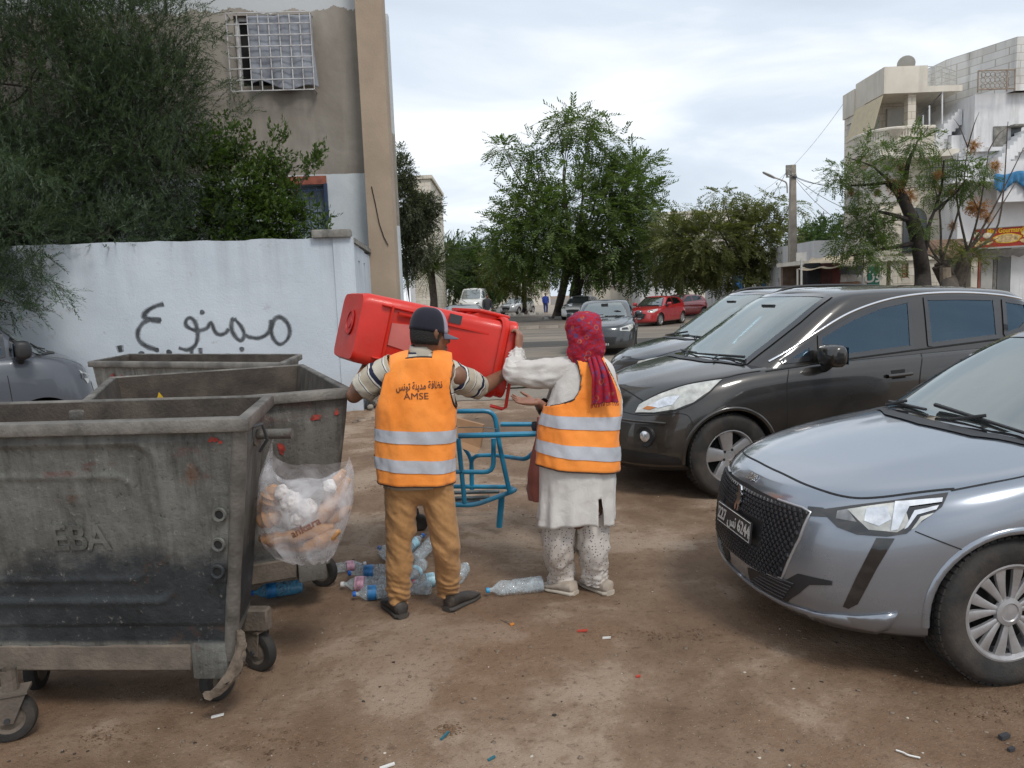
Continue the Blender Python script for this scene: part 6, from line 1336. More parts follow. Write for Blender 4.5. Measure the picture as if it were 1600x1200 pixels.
PVAN=dict(L=4.45,W=0.93,wheels=(0.86,3.62),wr=0.335,rim=0.21,arch=0.38,tw=0.21,inset=0.12,rows=[dict(z=[(0,.20), (4.45, .24)], w=.76, xf=.2, xr=4.3,nf=2.6,Lf=.7, nr=5), dict(z=[(0,.24),(4.45,.28)],w=.90, xf=.04,xr=4.42,nf=2.7,Lf=.7,nr=5), 
dict(z=[(0,.38),(4.45,.40)], w=.925,xf=.0, xr=4.45,nf=2.7,Lf=.75,nr=5),dict(z=[(0,.58),(.6, .60),(4.45,.62)],w=.93,xf=.0,xr=4.45,nf=2.7,Lf=.75,nr=5,flare=[(.86,.42,.016),(3.6, .42,.012)]),
dict(z=[(0,.74),(.6,.80),(4.45,.82)],w=.93,xf=.03,xr=4.45,nf=2.6,Lf=.75,nr=5, flare=[(.86,.42,.014),(3.6, .42,.012)]),
dict(z=[(0,.88),(.5,.98),(1.2,1.03),(4.45, 1.02)],w=.92, xf=.07,xr=4.44,nf=2.5,Lf=.8,nr=5), dict(z=[(0,.95),(.4, 1.08), (.9,1.15),(1.3,1.17),(4.45, 1.12)],w=.89, xf=.14,xr=4.42,nf=2.4,Lf=.85,nr=5)],
crown=[(0,.0), (.2,.03),(.5, .07),(.9,.08),(4,.05)],gcrown=.04, grows=[dict(z=[(0.6, 1.10), (1.2,1.14),(4.4,1.08)],w=.875,xf=.62,xr=4.42,Lf=.5,nf=2.4,Lr=.3,nr=5),dict(z=[(0.6, 1.27), (4.4,1.27)],w=.86,xf=.88,xr=4.40,Lf=.45,nf=2.6,Lr=.3,nr=5),
dict(z=[(0.6,1.50),(4.4,1.52)],w=.82,xf=1.22,xr=4.36,Lf=.4,nf=2.8,Lr=.3,nr=5),dict(z=[(0.6, 1.70), (4.4,1.72)],w=.775,xf=1.52, xr=4.31,Lf=.38,nf=3, Lr=.3, nr=5), 
dict(z=[(1.5,1.78),(2.6,1.81),(4.4, 1.79)],w=.72, xf=1.66,xr=4.27,Lf=.35,nf=3,Lr=.3, nr=5), dict(z=[(1.5, 1.81), (2.6,1.84),(4.4,1.82)],w=.65,xf=1.76,xr=4.22,Lf=.33,nf=3,Lr=.3,nr=5)])
CSP=dict(hatch=dict(P=P208,scr=[(1.17,.60, .95),(1.09,.35,.975),(1.055,0,.985),(1.27,.70,.99),(1.6,.61,1.18),(1.90,.50, 1.34), (1.84, 0,1.365)],
side=[[(1.42,.99),(1.85,1.24),(2.05,1.325),(2.33, 1.345),(2.36, 1.02)],[(2.44,1.02), (2.41, 1.345),(2.9,1.33),(3.15,1.28),(3.35,1.08)]],rear=[(3.9, 1.1,.5),(3.65,1.3,.4)],lamp=.70,gz=(.40,.62),tail=.80), 
sedan=dict(P=PSED,scr=[(1.33,.62,.97),(1.25,.35,1.0),(1.22,0,1.01),(1.44,.70, 1.02), (1.78, .62,1.2),(2.10,.50,1.37),(2.04,0,1.40)],
side=[[(1.6,1.01),(2.05,1.26),(2.25,1.35), (2.5,1.365),(2.52,1.04)],[(2.6,1.04),(2.58,1.36),(2.95, 1.35), (3.3,1.22),(3.5,1.1)]],rear=[(3.86,1.1,.55),(3.45,1.33, .4)],lamp=.66,gz=(.32,.50), tail=.85),
mpv=dict(P=P3, scr=[(1.10,.66,1.05),(.98,.35,1.075),(.945,0,1.08),(1.36,.655, 1.20), (1.66, .635,1.38),(2.02,.58,1.545),(1.955,0,1.578)],
side=[[(1.35,1.07),(1.72,1.265),(2.04,1.41),(2.36,1.50), (2.66, 1.54), (2.60, 1.13)],[(2.75,1.14), (2.80, 1.55), (3.17, 1.55), (3.53, 1.52), (3.47, 1.18)],[(3.56,1.2),(3.62,1.50),(3.84,1.45),(3.76,1.24)]],rear=[(4.2,1.2,.55),(4.0,1.45,.45)],lamp=.80,gz=(.45,.68),tail=.95), 
van=dict(P=PVAN,scr=[(.83,.68,1.18),(.70,.35,1.2),(.66,0,1.21), (1.02, .72,1.26),(1.35,.69, 1.5),(1.68,.62,1.72),(1.60, 0,1.76)],
side=[[(1.00,1.20),(1.22,1.40),(1.26,1.20)],[(1.32,1.19),(1.32, 1.45), (1.62, 1.66), (2.25, 1.69), (2.25, 1.17)]],rear=[(4.4,1.25,.6),(4.35, 1.65,.6)],lamp=.83,gz=(.50, .78),tail=1.0))
def road_car(kind,paint,loc, rz,label,k=(1,1,1),cat='car',group='cars parked or passing along the street',wheels='plain',name='parked_car',detail=2,rails=False):
 S=CSP[kind];P=scaled(S['P'],*k,fine=detail>1);kx,ky,kz=k
 root,body,bv_=make_car(name,P,paint,loc,rz,label,cat,group)
 add_wheels(root,P,wheels,M['alloy'])
 sc_=lambda pts:[(x*kx,y*ky, z*kz)for x,y, z in pts]
 half=sc_(S['scr'])
 b0,b1, b2,a0, a1,t0, t1=half
 n_=lambda q:(q[0],-q[1],q[2])
 scr=[b0,b1,b2,n_(b1),n_(b0),n_(a0),n_(a1),n_(t0),t1,t0, a1,a0]
 (rx,rz_,ry),(ux,uz,uy)=S['rear']
 windows(root, bv_,[[(x*kx,z*kz)for x,z in w]for w in S['side']],scr,sc_([(rx,-ry,rz_),(rx, ry,rz_),(ux,uy,uz),(ux,-uy, uz)]), clear=P if detail>1 else None)
 lz=S['lamp']
 for s_ in(-1, 1):
  SD=(-0.8,s_*.6,.3)
  kq=.35 if kind=='van' else 1.0
  hl=patch('headlight',bv_,sc_([(.12,s_*.48,lz),(.13,s_*.50,lz+.085),(.30*kq, s_*.68,lz+.13),(.62*kq,s_*(.82 if kq==1 else.74),lz+.16),(.5*kq,s_*(.85 if kq==1 else.75), lz+.07),(.3*kq,s_*(.75 if kq==1 else.70), lz-.02)]),M['lens_clear'],root,0.006,0.05,SD)
  patch('lamp_inner', bv_,sc_([(.15,s_*.53,lz+.02),(.18, s_*.55,lz+.07),(.3,s_*.69,lz+.09), (.32,s_*.72,lz+.02)]),M['lens_black'],hl, 0.009, 0.05,SD)
  patch('tail_lamp',bv_,sc_([(4,s_*.62,S['tail']-.1),(4, s_*.60,S['tail']+.06),(3.9, s_*.86,S['tail']+.08),(3.9, s_*.86,S['tail']-.1)]),M['red_lens'],root,0.006, 0.05,(.9,s_*.4,0))
  if detail>1:
   strip('door_gap',bv_,[(1.32*kx,s_*.9,.98*kz),(1.30*kx,s_*.9, .75*kz),(1.27*kx,s_*.9,.3*kz)],0.008,M['gap'],root,(0,s_,0))
   strip('door_gap',bv_,[(2.40*kx,s_*.9,1.0*kz),(2.40*kx,s_*.9, .6*kz),(2.38*kx,s_*.9,.3*kz)],0.008,M['gap'],root,(0,s_,0))
   strip('door_handle',bv_,[(2.1*kx,s_*.9, .86*kz),(2.3*kx,s_*.9,.87*kz)],0.03,paint,root,(0,s_,0),smooth_=False,hgt=.03)
   strip('bonnet_gap',bv_,[(.18*kx, s_*.5*ky,1.3),(.35*kx,s_*.66*ky,1.3),(.7*kx,s_*.76*ky,1.3),(1.1*kx,s_*.78*ky,1.3)], 0.009, M['gap'],root,(0,s_*.2,1))
   mirror_unit(root,(1.55 if kind!='van' else 1.12)*kx,s_*.83*ky,(1.06 if kind in('hatch','sedan')else 1.13 if kind=='mpv' else 1.26)*kz,s_, paint if kind!='van' else M['black_plastic'],1.1 if kind!='van' else 1.5)
 g0,g1=S['gz']
 patch('grille',bv_,sc_([(0, -.40,g1),(0,0,g1+.02),(0,.40,g1),(0,.33,g0),(0,0,g0-.02),(0,-.33,g0)]),M['black_plastic'], root,0.006,0.06,(-1, 0,0))
 Mp_=None
 h,hn,_,_=bv_.ray_cast(Vector((-1,0,g0*kz)),Vector((1,0, 0)))
 if h:
  m_=MB();m_.box(h+Vector((-.02,0,0)),(.01,.46,.11));pl_=m_.build('number_plate',M['plate'],root,False)
  m_=MB()
  for i in range(7):m_.box(h+Vector((-.027,-.17+i*.056,0)),(.002,.03,.06))
  m_.build('plate_digits',M['plate_txt'],pl_,False)
 h,hn,_,_=bv_.ray_cast(Vector((8,0, .8*kz)),Vector((-1,0,0)))
 if h:
  m_=MB();m_.box(h+Vector((.01,0,0)),(.01, .46,.11));m_.build('number_plate', M['plate'],root,False)
 if detail>1:
  for y0,y1 in((-.58, -.02), (.02,.52)):
   def tp(x,y):
    h,hn,_,_=bv_.ray_cast(Vector((x,y,3)), Vector((0,0,-1)));return h+Vector((-.02,0,.02))
   x0=half[1][0];wiper(root, tp(x0+.14,y0*ky),tp(x0+.05, y1*ky),(tp(x0,(y0+.1)*ky),tp(x0+.10,(y0+.25)*ky)))
  patch('scuttle',bv_,[(b0[0]-.02,b0[1],1),(b1[0]-.08,b1[1],1), (b2[0]-.08,0, 1),(b1[0]-.08,-b1[1],1),(b0[0]-.02,-b0[1],1),(b0[0]+.04,-b0[1],1),(b1[0]+.0, -b1[1],1),(b2[0],0,1),(b1[0]+.0,b1[1],1), (b0[0]+.04,b0[1],1)],M['black_plastic'],root,0.008,0.05,(-.1,0,1))
 if rails:
  for s_ in(-1,1):
   pts=[]
   for i in range(13):
    x=(2.0+1.85*i/12)*kx;h,hn,_,_=bv_.ray_cast(Vector((x,s_*.56*ky,3)),Vector((0,0,-1)))
    pts.append(h+Vector((0,0,0.045*min(1,3.5*min(i,12-i)/6))))
   m_=MB();m_.tube(pts,0.018,8);m_.build('roof_rail',M['black_plastic'],root)
 return root
M['paint_navy']=car_paint('paint_dark_navy',(0.013,0.017,0.026),0.4,0.22,dusty=0.25)
M['paint_darkgreen']=car_paint('paint_dark_slate',(0.03, 0.038, 0.045),0.5,0.25,dusty=0.3)
M['paint_red']=car_paint('paint_red',(0.42,0.02,0.025),0.15,0.25,dusty=0.15)
M['paint_white']=car_paint('paint_white',(0.72,0.72,0.70),0.0,0.3,dusty=0.12)
M['paint_silver']=car_paint('paint_silver',(0.45, 0.46,0.47),0.5,0.3,dusty=0.15)
M['paint_van']=car_paint('paint_slate_grey',(0.085,0.095,0.115),0.25,0.38,coat=0.5,dusty=0.35)
M['paint_blue']=car_paint('paint_strong_blue',(0.012,0.045,0.26),0.2,0.3,dusty=0.1)
a_=R(13);road_car('mpv',M['paint_navy'],Vector((1.25,9.75,0)),a_,'dark navy crossover with black roof rails, next beyond the black people carrier', (0.99, 0.97,1.0),group='cars parked in a row on the dirt lot', rails=True)
road_car('sedan',M['paint_darkgreen'],Vector((2.45,20.6, 0)),R(80),'dark slate saloon facing the camera, just above the red headscarf',(1.02,1.0,1.02))
road_car('hatch',M['paint_red'],Vector((6.15,37.0,0)),R(52),'small red hatchback parked beyond the navy crossover',(0.95,.96,1.0))
road_car('hatch',M['paint_red'],Vector((8.6,45.0, 0.0)), R(40), 'second red car whose roof shows behind the small red hatchback',(1.0,1.0,1.0),detail=1)
road_car('sedan',M['paint_navy'],Vector((-1.45,26.0,0)), R(96), 'dark blue saloon on the street behind the raised red bin',(1, 1,1),detail=1)
road_car('van',M['paint_white'],Vector((-3.1,60,0.15)),R(84),'white van far away under the street trees', (1.15, 1.05,1.25),'van',detail=1)
road_car('hatch',M['paint_white'],Vector((3.75,46,0.15)),R(70), 'small white car half hidden by the thick tree trunk',(1,1,1), detail=1)
road_car('hatch',M['paint_silver'], Vector((-0.3, 66,0.15)),R(60),'silver hatchback far away beside the slim tree trunk',(1,1, 1),detail=1)
road_car('mpv',M['paint_blue'],Vector((8.0,13.0,0)),R(14),'strong blue car whose roof shows above the black people carrier at the right edge',(1.0, 1.0,.955),detail=1)
road_car('van',M['paint_van'],Vector((-5.60,10.2, 0.0)), R(217),'slate-grey van with black door mirror parked against the white wall',(.74,.98,1.03),'van',wheels='plain')
# -- steel waste containers
def steelmat(name,base,dark_to,seed=0):
 m=Mat(name,.62,.25,.4);L=(seed*3.1,seed*1.7,seed);co=m.coord('Object',loc=L);z=m.xyz(m.coord('Object'))[2]
 vs_=m.noise(m.coord('Object',scale=(7,7,.7),loc=L),2.2, 8,.7);n=m.noise(co,2.4,9,.7,.3);f=m.noise(co,34, 6,.75)
 c=m.ramp(n,[(.32,tuple(q*.55 for q in base)),(.5,base), (.68,tuple(q*1.55 for q in base))]);c=m.mix(m.ramp(vs_, [(.42, 0.0),(.66,.55)]),c,tuple(q*1.9 for q in base));c=m.mix(m.ramp(vs_,[(.30,.6), (.44,0.0)]),c,tuple(q*.32 for q in base))
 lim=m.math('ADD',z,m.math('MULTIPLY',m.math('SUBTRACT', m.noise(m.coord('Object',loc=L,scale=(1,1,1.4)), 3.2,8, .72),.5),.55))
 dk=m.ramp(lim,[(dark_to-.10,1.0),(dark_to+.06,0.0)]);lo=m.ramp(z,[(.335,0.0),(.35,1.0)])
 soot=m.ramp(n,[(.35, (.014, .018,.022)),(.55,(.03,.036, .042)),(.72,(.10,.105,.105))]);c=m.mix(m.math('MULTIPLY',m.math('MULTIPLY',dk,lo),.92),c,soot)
 c=m.mix(m.ramp(f,[(.60,0.0),(.70,.5)]),c, (.36,.35,.32));c=m.mix(m.ramp(f,[(.30,.8),(.42,0.0)]),c,(.02,.018,.015));rd=m.noise(m.coord('Object',loc=(seed+1,7,3), scale=(1,1,2.2)),2.6,8,.75);zt=m.ramp(z,[(.98,0.0),(1.0,1.0)]);c=m.mix(m.math('MULTIPLY',m.ramp(rd,[(.56,0.0),(.64,.55)]),m.math('GREATER_THAN',z, 1.04)),c,(.115,.035, .025))
 rust=m.noise(m.coord('Object',loc=(5+seed,2,8)), 4.5,6, .7);c=m.mix(m.ramp(rust,[(.62,0.0),(.72,.6)]),c, (.13,.06,.03))
 m.set('Base Color',c);m.set('Roughness',m.ramp(n,[(.3,.45),(.7,.78)]));m.bump(m.math('ADD',m.math('MULTIPLY',n, .8),m.math('MULTIPLY',f,.5)),.8,.014);return m.m
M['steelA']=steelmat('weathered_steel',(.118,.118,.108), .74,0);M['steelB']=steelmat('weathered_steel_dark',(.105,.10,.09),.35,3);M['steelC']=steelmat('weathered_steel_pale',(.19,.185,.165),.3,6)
M['steel_in']=simple('container_inside',(.055,.043,.034),.85,.1,var=.5,scale=5,bump=.5,dirt=(.16,.13,.10),dirt_amt=.5);M['steel_rim']=simple('container_rim',(.12,.112,.10),.6, .3,var=.45,scale=6,bump=.4, dirt=(.30,.28,.25),dirt_amt=.6)
M['lowrail']=simple('container_skid_mud',(.145,.118,.092),.85,.0,var=.35,scale=5,bump=.5,dirt=(.06,.05,.045),dirt_amt=.7);M['redmark']=simple('red_paint_mark',(.30,.03, .02),.7,var=.6,scale=30,dirt=(.12, .10,.085),dirt_amt=.9)
def ridge(d,w):return math.exp(-(d/w)**2)
def rrect_d(x, z,cx,cz,hx,hz,r):
 qx,qz=abs(x-cx)-hx+r,abs(z-cz)-hz+r
 return math.hypot(max(qx,0),max(qz,0))+min(max(qx,qz),0)-r
def emboss_front(x,z, a):
 """raised pressing of the front sheet in metres, x measured from the right edge"""
 xr=a-x;h=0
 h+=.009*ridge(rrect_d(xr,z, .86,.86,.50,.335,.10),.016)
 h+=.006*ridge(rrect_d(xr,z, .86,.84,.40,.22,.09),.014)
 h+=.008*(1/(1+math.exp(-(rrect_d(xr,z,.86,.86,.50,.335, .10))/.008)))*(1 if xr>.17 and.42<z<1.20 else.3)
 pth=.19+.030*math.exp(-((z-1.12)/.05)**2);h+=-.008*ridge(xr-pth,.008)*(1 if.48<z<1.21 else 0)
 h+=.009*fbm(x*1.0,z*1.0,2.6,3)+.003*fbm(x,z,9,2)
 return h
def dumpster(name,FR, ang,a, b_,h,steel,label,front=False,casters=(),taper=.14,tf=.12,marks=(),shear=0.0):
 root=empty(name,(FR[0],FR[1],0),ang,label,'waste container','steel waste containers');z0=.30
 lx_=lambda x, z:(lambda f:-a+(x+a)*1.0+(0))(z)
 def pos(u,v,z):
  k=(h-z)/(h-z0);tx=taper*k;x0,x1=-a+tx,-tx;y0,y1=tf*k,b_-tf*k
  yy=y0+(y1-y0)*v;return Vector((x0+(x1-x0)*u-shear*yy/b_,yy,z))
 def face(nm,P0,nu,nz,disp,mat,flip=False):
  vs=[];fs=[]
  for j in range(nz+1):
   for i in range(nu+1):
    z=z0+(h-.03-z0)*j/nz;p,nn=P0(i/nu,z);vs.append(p+nn*disp(p, z,i/nu))
  for j in range(nz):
   for i in range(nu):
    f=(j*(nu+1)+i,j*(nu+1)+i+1,(j+1)*(nu+1)+i+1,(j+1)*(nu+1)+i);fs.append(f[::-1]if flip else f)
  return mesh_obj(nm, vs,fs, mat,root,True)
 dent=lambda p,z,u:.006*fbm(p.x+p.y,z,2.4, 3)+.010*ridge(rrect_d(u,(z-z0)/(h-z0),.5, .5,.36,.34,.12),.035)
 fd_=(lambda p,z,u:emboss_front(p.x+a,z,a))if front else dent
 face('front_panel',lambda u,z:(pos(u,0,z),Vector((0,-1, 0))),150 if front else 50,110 if front else 40,fd_,steel)
 face('right_panel',lambda u,z:(pos(1,u,z),Vector((1,0,0))),50, 40,dent,steel);face('left_panel',lambda u,z:(pos(0,u,z),Vector((-1,0, 0))),40,30,dent,steel,True);face('back_panel',lambda u, z:(pos(u,1,z),Vector((0,1,0))),40, 30,dent,steel,True)
 mb=MB();t=.02
 I=lambda u,v, z:pos(u,v,z)+Vector((t*(1-2*u),t*(1-2*v), 0))
 vs=[I(u,v,z)for z in(z0+.04,h-.01)for u,v in((0, 0),(1, 0),(1, 1),(0, 1))];mb.add(vs,[(0,1,2,3),(1,0,4,5),(2,1, 5,6),(3,2,6,7),(0,3, 7,4)]);ii=mb.build('inner_skin',M['steel_in'],root,False)
 mb=MB();mb.add([pos(u,v,z0)for u,v in((0, 0),(0, 1),(1, 1),(1, 0))],[(0,1,2, 3)]);mb.build('floor',M['steel_in'],root, False)
 rm_=MB();ov=.032;H2=h
 cs=[(-a-ov,-ov),(ov, -ov),(ov,b_+ov),(-a-ov,b_+ov)];ci=[(-a+.012,.012),(-.012,.012),(-.012,b_-.012),(-a+.012,b_-.012)];cs,ci=[[(x-shear*y/b_,y)for x,y in q]for q in(cs,ci)]
 ring_o_t=[Vector((x, y,H2-.004+.004*fbm(x,y,2)))for x,y in cs];ring_i_t=[Vector((x, y,H2))for x,y in ci];ring_o_b=[Vector((x, y,H2-.058))for x,y in cs];ring_i_b=[Vector((x*1.0,y,H2-.058))for x,y in ci]
 vs=ring_o_t+ring_i_t+ring_o_b+ring_i_b;fs=[]
 for k in range(4):
  n_=(k+1)%4;fs+=[(k, n_,4+n_,4+k), (8+k,8+n_,n_, k),(12+k,12+n_,8+n_, 8+k),(4+k,4+n_,12+n_,12+k)]
 rm_.add(vs,fs);ro=rm_.build('rim', M['steel_rim'],root, True,30);bevel(ro,.009,2)
 mb=MB();p0,p1=pos(0, 0,z0), pos(1, 0,z0);mb.bbox((p0.x, p0.y-.012,.215),(p1.x-.17,p0.y+.05,z0+.028));q=mb.build('skid_rail',M['lowrail'],root,False);bevel(q,.008,1);mb=MB();mb.bbox((p0.x,b_-tf-.06,.215),(p1.x, b_-tf-.0,z0+.02));q=mb.build('skid_rail', M['lowrail'], root,False);bevel(q, .008,1)
 mb=MB();mb.bbox((p1.x-.165, p0.y-.022,.185),(p1.x-.012, p0.y+.09,z0+.045));q=mb.build('corner_block',steel,root,False);bevel(q,.01,2)
 mb=MB();pa_,pb2_=pos(1,.02, h-.06),pos(1, .02,z0-.04);n_=8;rings=[]
 for k in range(n_+1):
  c_=pa_.lerp(pb2_,k/n_)+Vector((-.004,-.002,0));wv=.028+.006*fbm(k,1, .7);rings.append([c_+Vector((wv*math.cos(t_),wv*1.1*math.sin(t_),0))for t_ in[2*math.pi*i/14 for i in range(14)]])
 mb.loft(rings,caps=True);mb.build('corner_post', M['steel_rim'],root)
 mb=MB();pq=pos(1,.5, h-.13);mb.tube([pq+Vector((-.01,0, 0)),pq+Vector((.17,0,0))],.022,14);mb.tube([pq+Vector((-.01,0, 0)),pq+Vector((.02,0,0))],.05,14);mb.build('lifting_pin',M['steelB'], root)
 if front:
  xp=-taper*.5
  for k,z in enumerate((.90, .775,.66)):
   mb=MB();c_=pos(1,0,z)+Vector((-.062,-.020,0));Tm=Matrix.Translation(c_)@Matrix.Rotation(R(90),4,'X');mb.lathe([(.016,-.004),(.018, .008), (.026, .010), (.03,.002)],18,Tm);mb.build('bolt_collar',steel, root)
   mb=MB();mb.lathe([(.0,.003),(.017,.003)],14,Tm);mb.build('bolt_hole',M['gap'],root)
  mb=MB();m0,m1=pos(1,0,.97)+Vector((-.062,-.012, 0)),pos(1,0,.61)+Vector((-.062,-.012,0))
  mb.add([m0+Vector((-.034,0,0)),m0+Vector((.034, 0,0)), m1+Vector((.034,0,0)),m1+Vector((-.034,0, 0)),m0+Vector((-.034,.03,0)),m0+Vector((.034,.03,0)),m1+Vector((.034, .03,0)),m1+Vector((-.034,.03,0))], [(0,3, 2,1),(0,1,5,4),(1,2, 6,5),(2,3,7,6),(3,0, 4,7)]);mb.build('bolt_bracket',steel,root,False)
  tv,tf_=text_mesh('EBA',.15,.0015, True);xc=-(.86-.13)
  mb=MB();mb.add([Vector((xc+v.x*.95,pos(.5,0,.80+v.y).y-.006-emboss_front(xc+v.x+a, .80+v.y,a)*1.0-v.z*.9,.80+v.y))for v in tv],tf_);q=mb.build('embossed_letters',steel,root, False)
  mb=MB();mb.tube([pos(1,.12,h-.06)+Vector((.02,0,0)),pos(1,.15,h-.05)+Vector((.07,0,.0)),pos(1,.2,h-.12)+Vector((.09,0,0)),pos(1,.22,h-.17)+Vector((.06,0,0))],.007,6);mb.build('wire_hook', M['iron'],root)
 for(u, z,w,hh)in marks:
  p=pos(u,0,z);mb=MB();n_=18;yb=lambda x_, z_:(pos(u,0,z_).y-(emboss_front(x_+a,z_,a)if front else dent(Vector((x_,0,0)),z_,u))-.006)
  vs=[]
  for i in range(n_):
   t_=2*math.pi*i/n_;rr_=1+.55*fbm(math.cos(t_)*2+u*9,math.sin(t_)*2,1.2,3);x_,z_=p.x+w*math.cos(t_)*rr_, z+hh*math.sin(t_)*rr_;vs.append(Vector((x_,yb(x_,z_),z_)))
  mb.add(vs,[tuple(range(n_))]);mb.build('paint_mark',M['redmark'],root,False)
 for(wx,wy,rz)in casters:
  c_=empty('caster');c_.parent=root;KID.setdefault(root.name,[]).append(c_)
  lw=Matrix.Rotation(-ang,4, 'Z')@Vector((wx-FR[0],wy-FR[1],0));c_.location=(lw.x,lw.y,0);c_.rotation_euler=(0,0,rz-ang)
  T=Matrix.Translation((0,0, .10))@Matrix.Rotation(R(90),4,'X');mb=MB();mb.lathe([(.062,-.024),(.082,-.026),(.094,-.022),(.10, -.01), (.10,.01),(.094,.022),(.082,.026), (.062, .024)],32,T);mb.build('tyre',M['rubber'], c_)
  mb=MB();mb.lathe([(.064,-.022),(.05,-.012),(.03,-.02), (.0,-.022)],20,T);mb.lathe([(.064, .022), (.05,.012),(.03,.02),(.0,.022)],20,T);mb.build('rim',M['lowrail'],c_)
  mb=MB()
  for s_ in(-1,1):mb.prism([(-.025, .085), (.02,.085),(.075,.20),(-.045,.20)],Matrix.Translation((0,s_*.034+.003,0))@Matrix.Rotation(R(90),4,'X'),.006)
  mb.box((.015,0,.205),(.13, .09,.012));mb.lathe([(.03,.205),(.03,.30)],12,Matrix.Translation((.015,0,0)));mb.build('fork',M['lowrail'],c_,False)
  mb=MB();mb.tube([(0,-.045, .10),(0,.045, .10)], .011,8);mb.build('axle',M['iron'], c_)
 return root
angA=math.atan2(-.08, .97)
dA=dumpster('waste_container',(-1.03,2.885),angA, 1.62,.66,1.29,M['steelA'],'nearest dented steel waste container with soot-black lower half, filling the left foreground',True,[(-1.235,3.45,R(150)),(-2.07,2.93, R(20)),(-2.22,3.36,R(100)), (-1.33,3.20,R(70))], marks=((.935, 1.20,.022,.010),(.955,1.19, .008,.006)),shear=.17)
Bx=Vector((-.892,4.101));Bn=Vector((-2.09, 3.61));angB=math.atan2(Bx.y-Bn.y,Bx.x-Bn.x)
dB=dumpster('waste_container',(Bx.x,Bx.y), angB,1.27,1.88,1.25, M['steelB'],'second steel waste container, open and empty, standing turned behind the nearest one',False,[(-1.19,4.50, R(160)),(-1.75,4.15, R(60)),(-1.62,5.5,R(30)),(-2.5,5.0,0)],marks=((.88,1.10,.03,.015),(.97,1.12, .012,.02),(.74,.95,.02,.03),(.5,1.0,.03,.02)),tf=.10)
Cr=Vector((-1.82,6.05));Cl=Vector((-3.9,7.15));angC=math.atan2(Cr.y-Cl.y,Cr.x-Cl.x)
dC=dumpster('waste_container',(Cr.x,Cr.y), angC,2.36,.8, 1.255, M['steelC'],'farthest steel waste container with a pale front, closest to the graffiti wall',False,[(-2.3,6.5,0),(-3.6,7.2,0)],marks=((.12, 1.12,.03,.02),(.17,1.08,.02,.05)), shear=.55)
def small(name,verts, faces, mat,label,cat,group=None):o=mesh_obj(name,verts, faces, mat,None,False);return tag(o,label,cat,group)
mb=MB();pts=[D(372,985,3.0), D(378, 1000,3.0),D(372,1030,2.98), D(366, 1048,2.98),D(350,1070,2.97),D(328, 1085,2.98)]
rings=[]
for i,p in enumerate(cr_curve(pts,4)):
 w_=.010+.022*min(1,i/12);rings.append([p+Vector((w_*math.cos(t_)*(1+.4*math.sin(3*t_+i)),w_*.7*math.sin(t_),w_*.5*math.sin(2*t_+i)))for t_ in[2*math.pi*k/10 for k in range(10)]])
for r_ in rings:
 for v in r_:v.z=max(v.z,.008)
mb.loft(rings, caps=True);o=mb.build('torn_rag',simple('muddy_rag',(.13,.10,.075),.85,var=.5,scale=20,bump=.6));tag(o,'muddy torn rag hanging to the ground at the corner of the nearest container', 'rag')
# -- bread bag
def clearmat(name,col,alpha, rough=.12,ns=16):
 m=Mat(name,rough,0,.6);co=m.coord('Object');m.set('Base Color',col);n=m.noise(co,ns,4,.55, 1.2);m.set('Alpha',m.ramp(n,[(.35, alpha*.55),(.65,min(1,alpha*1.6))]));m.bump(n,.5,.01);return m.m
M['bagfilm']=clearmat('bag_film',(.82,.82, .86),.30,.16, 9);M['crust']=simple('bread_crust',(.40,.20,.075),.7,var=.45,scale=16,bump=.3);M['crumb']=simple('crumpled_white_paper',(.62, .58,.56),.7,var=.3,scale=30,bump=.9,bscale=30)
Yb=3.33;bag=empty('bread_bag',tuple(D(478, 800,Yb)),0,'translucent plastic bag full of bread loaves hanging from the nearest container','bag');BGO=-Vector(bag.location)
lv=[(878,455,512,.03),(866,428,524, .07),(845,410,533,.10),(815,403,545,.125),(785,402,552, .13),(760,404,553,.12),(742,405,553,.10)]
rings=[];NB=56
for j,(py,x0,x1,dep)in enumerate(lv):
 l_,r_=D(x0,py,Yb),D(x1,py,Yb);c_=(l_+r_)/2;hw=(r_.x-l_.x)/2
 rings.append([c_+Vector((hw*math.copysign(abs(math.cos(t_))**.85,math.cos(t_)),dep*math.sin(t_)*(1+.10*math.sin(9*t_+j)),.006*math.sin(11*t_+j)))+BGO for t_ in[2*math.pi*k/NB for k in range(NB)]])
pkL,pkR=D(427, 686,Yb)+BGO,D(545,714,Yb)+BGO;last=rings[-1]
for f in(.33,.66,1.0):
 ring=[]
 for k in range(NB):
  t_=2*math.pi*k/NB;p=last[k].copy();wl=max(0,-math.cos(t_))**3;wr=max(0,math.cos(t_))**3;sag=D(480,748 if math.sin(t_)<0 else 732,Yb).z+BGO.z
  tgt=Vector((p.x,p.y*.8,max(p.z,sag+.0)));tgt=tgt.lerp(pkL+Vector((0, .01*math.sin(t_),0)),min(1, wl*1.2));tgt=tgt.lerp(pkR+Vector((0,.01*math.sin(t_),0)),min(1,wr*1.2));ring.append(p.lerp(tgt,f)+Vector((0,.006*math.sin(13*t_),0)))
 rings.append(ring)
mb=MB();mb.loft(rings);mb.f.append(tuple(range(NB-1,-1,-1)));mb.m.append(0);film=mb.build('bag_film',M['bagfilm'],bag)
def loaf(px,py,dy_,L, r_,ang,tilt=0,mat='crust',name='bread_loaf'):
 c_=D(px,py,Yb+dy_)+BGO;d=Vector((math.cos(ang)*math.cos(tilt), math.sin(tilt),math.sin(ang)));mb=MB();n_=10
 mb.tube([c_+d*L*(i/n_-.5)for i in range(n_+1)],[max(.004,r_*math.sin(math.pi*(i+.35)/(n_+.7))**.45*(1+.12*math.sin(i*2.1+px)))for i in range(n_+1)],14);o=mb.build(name,M[mat],bag,True,60);return o
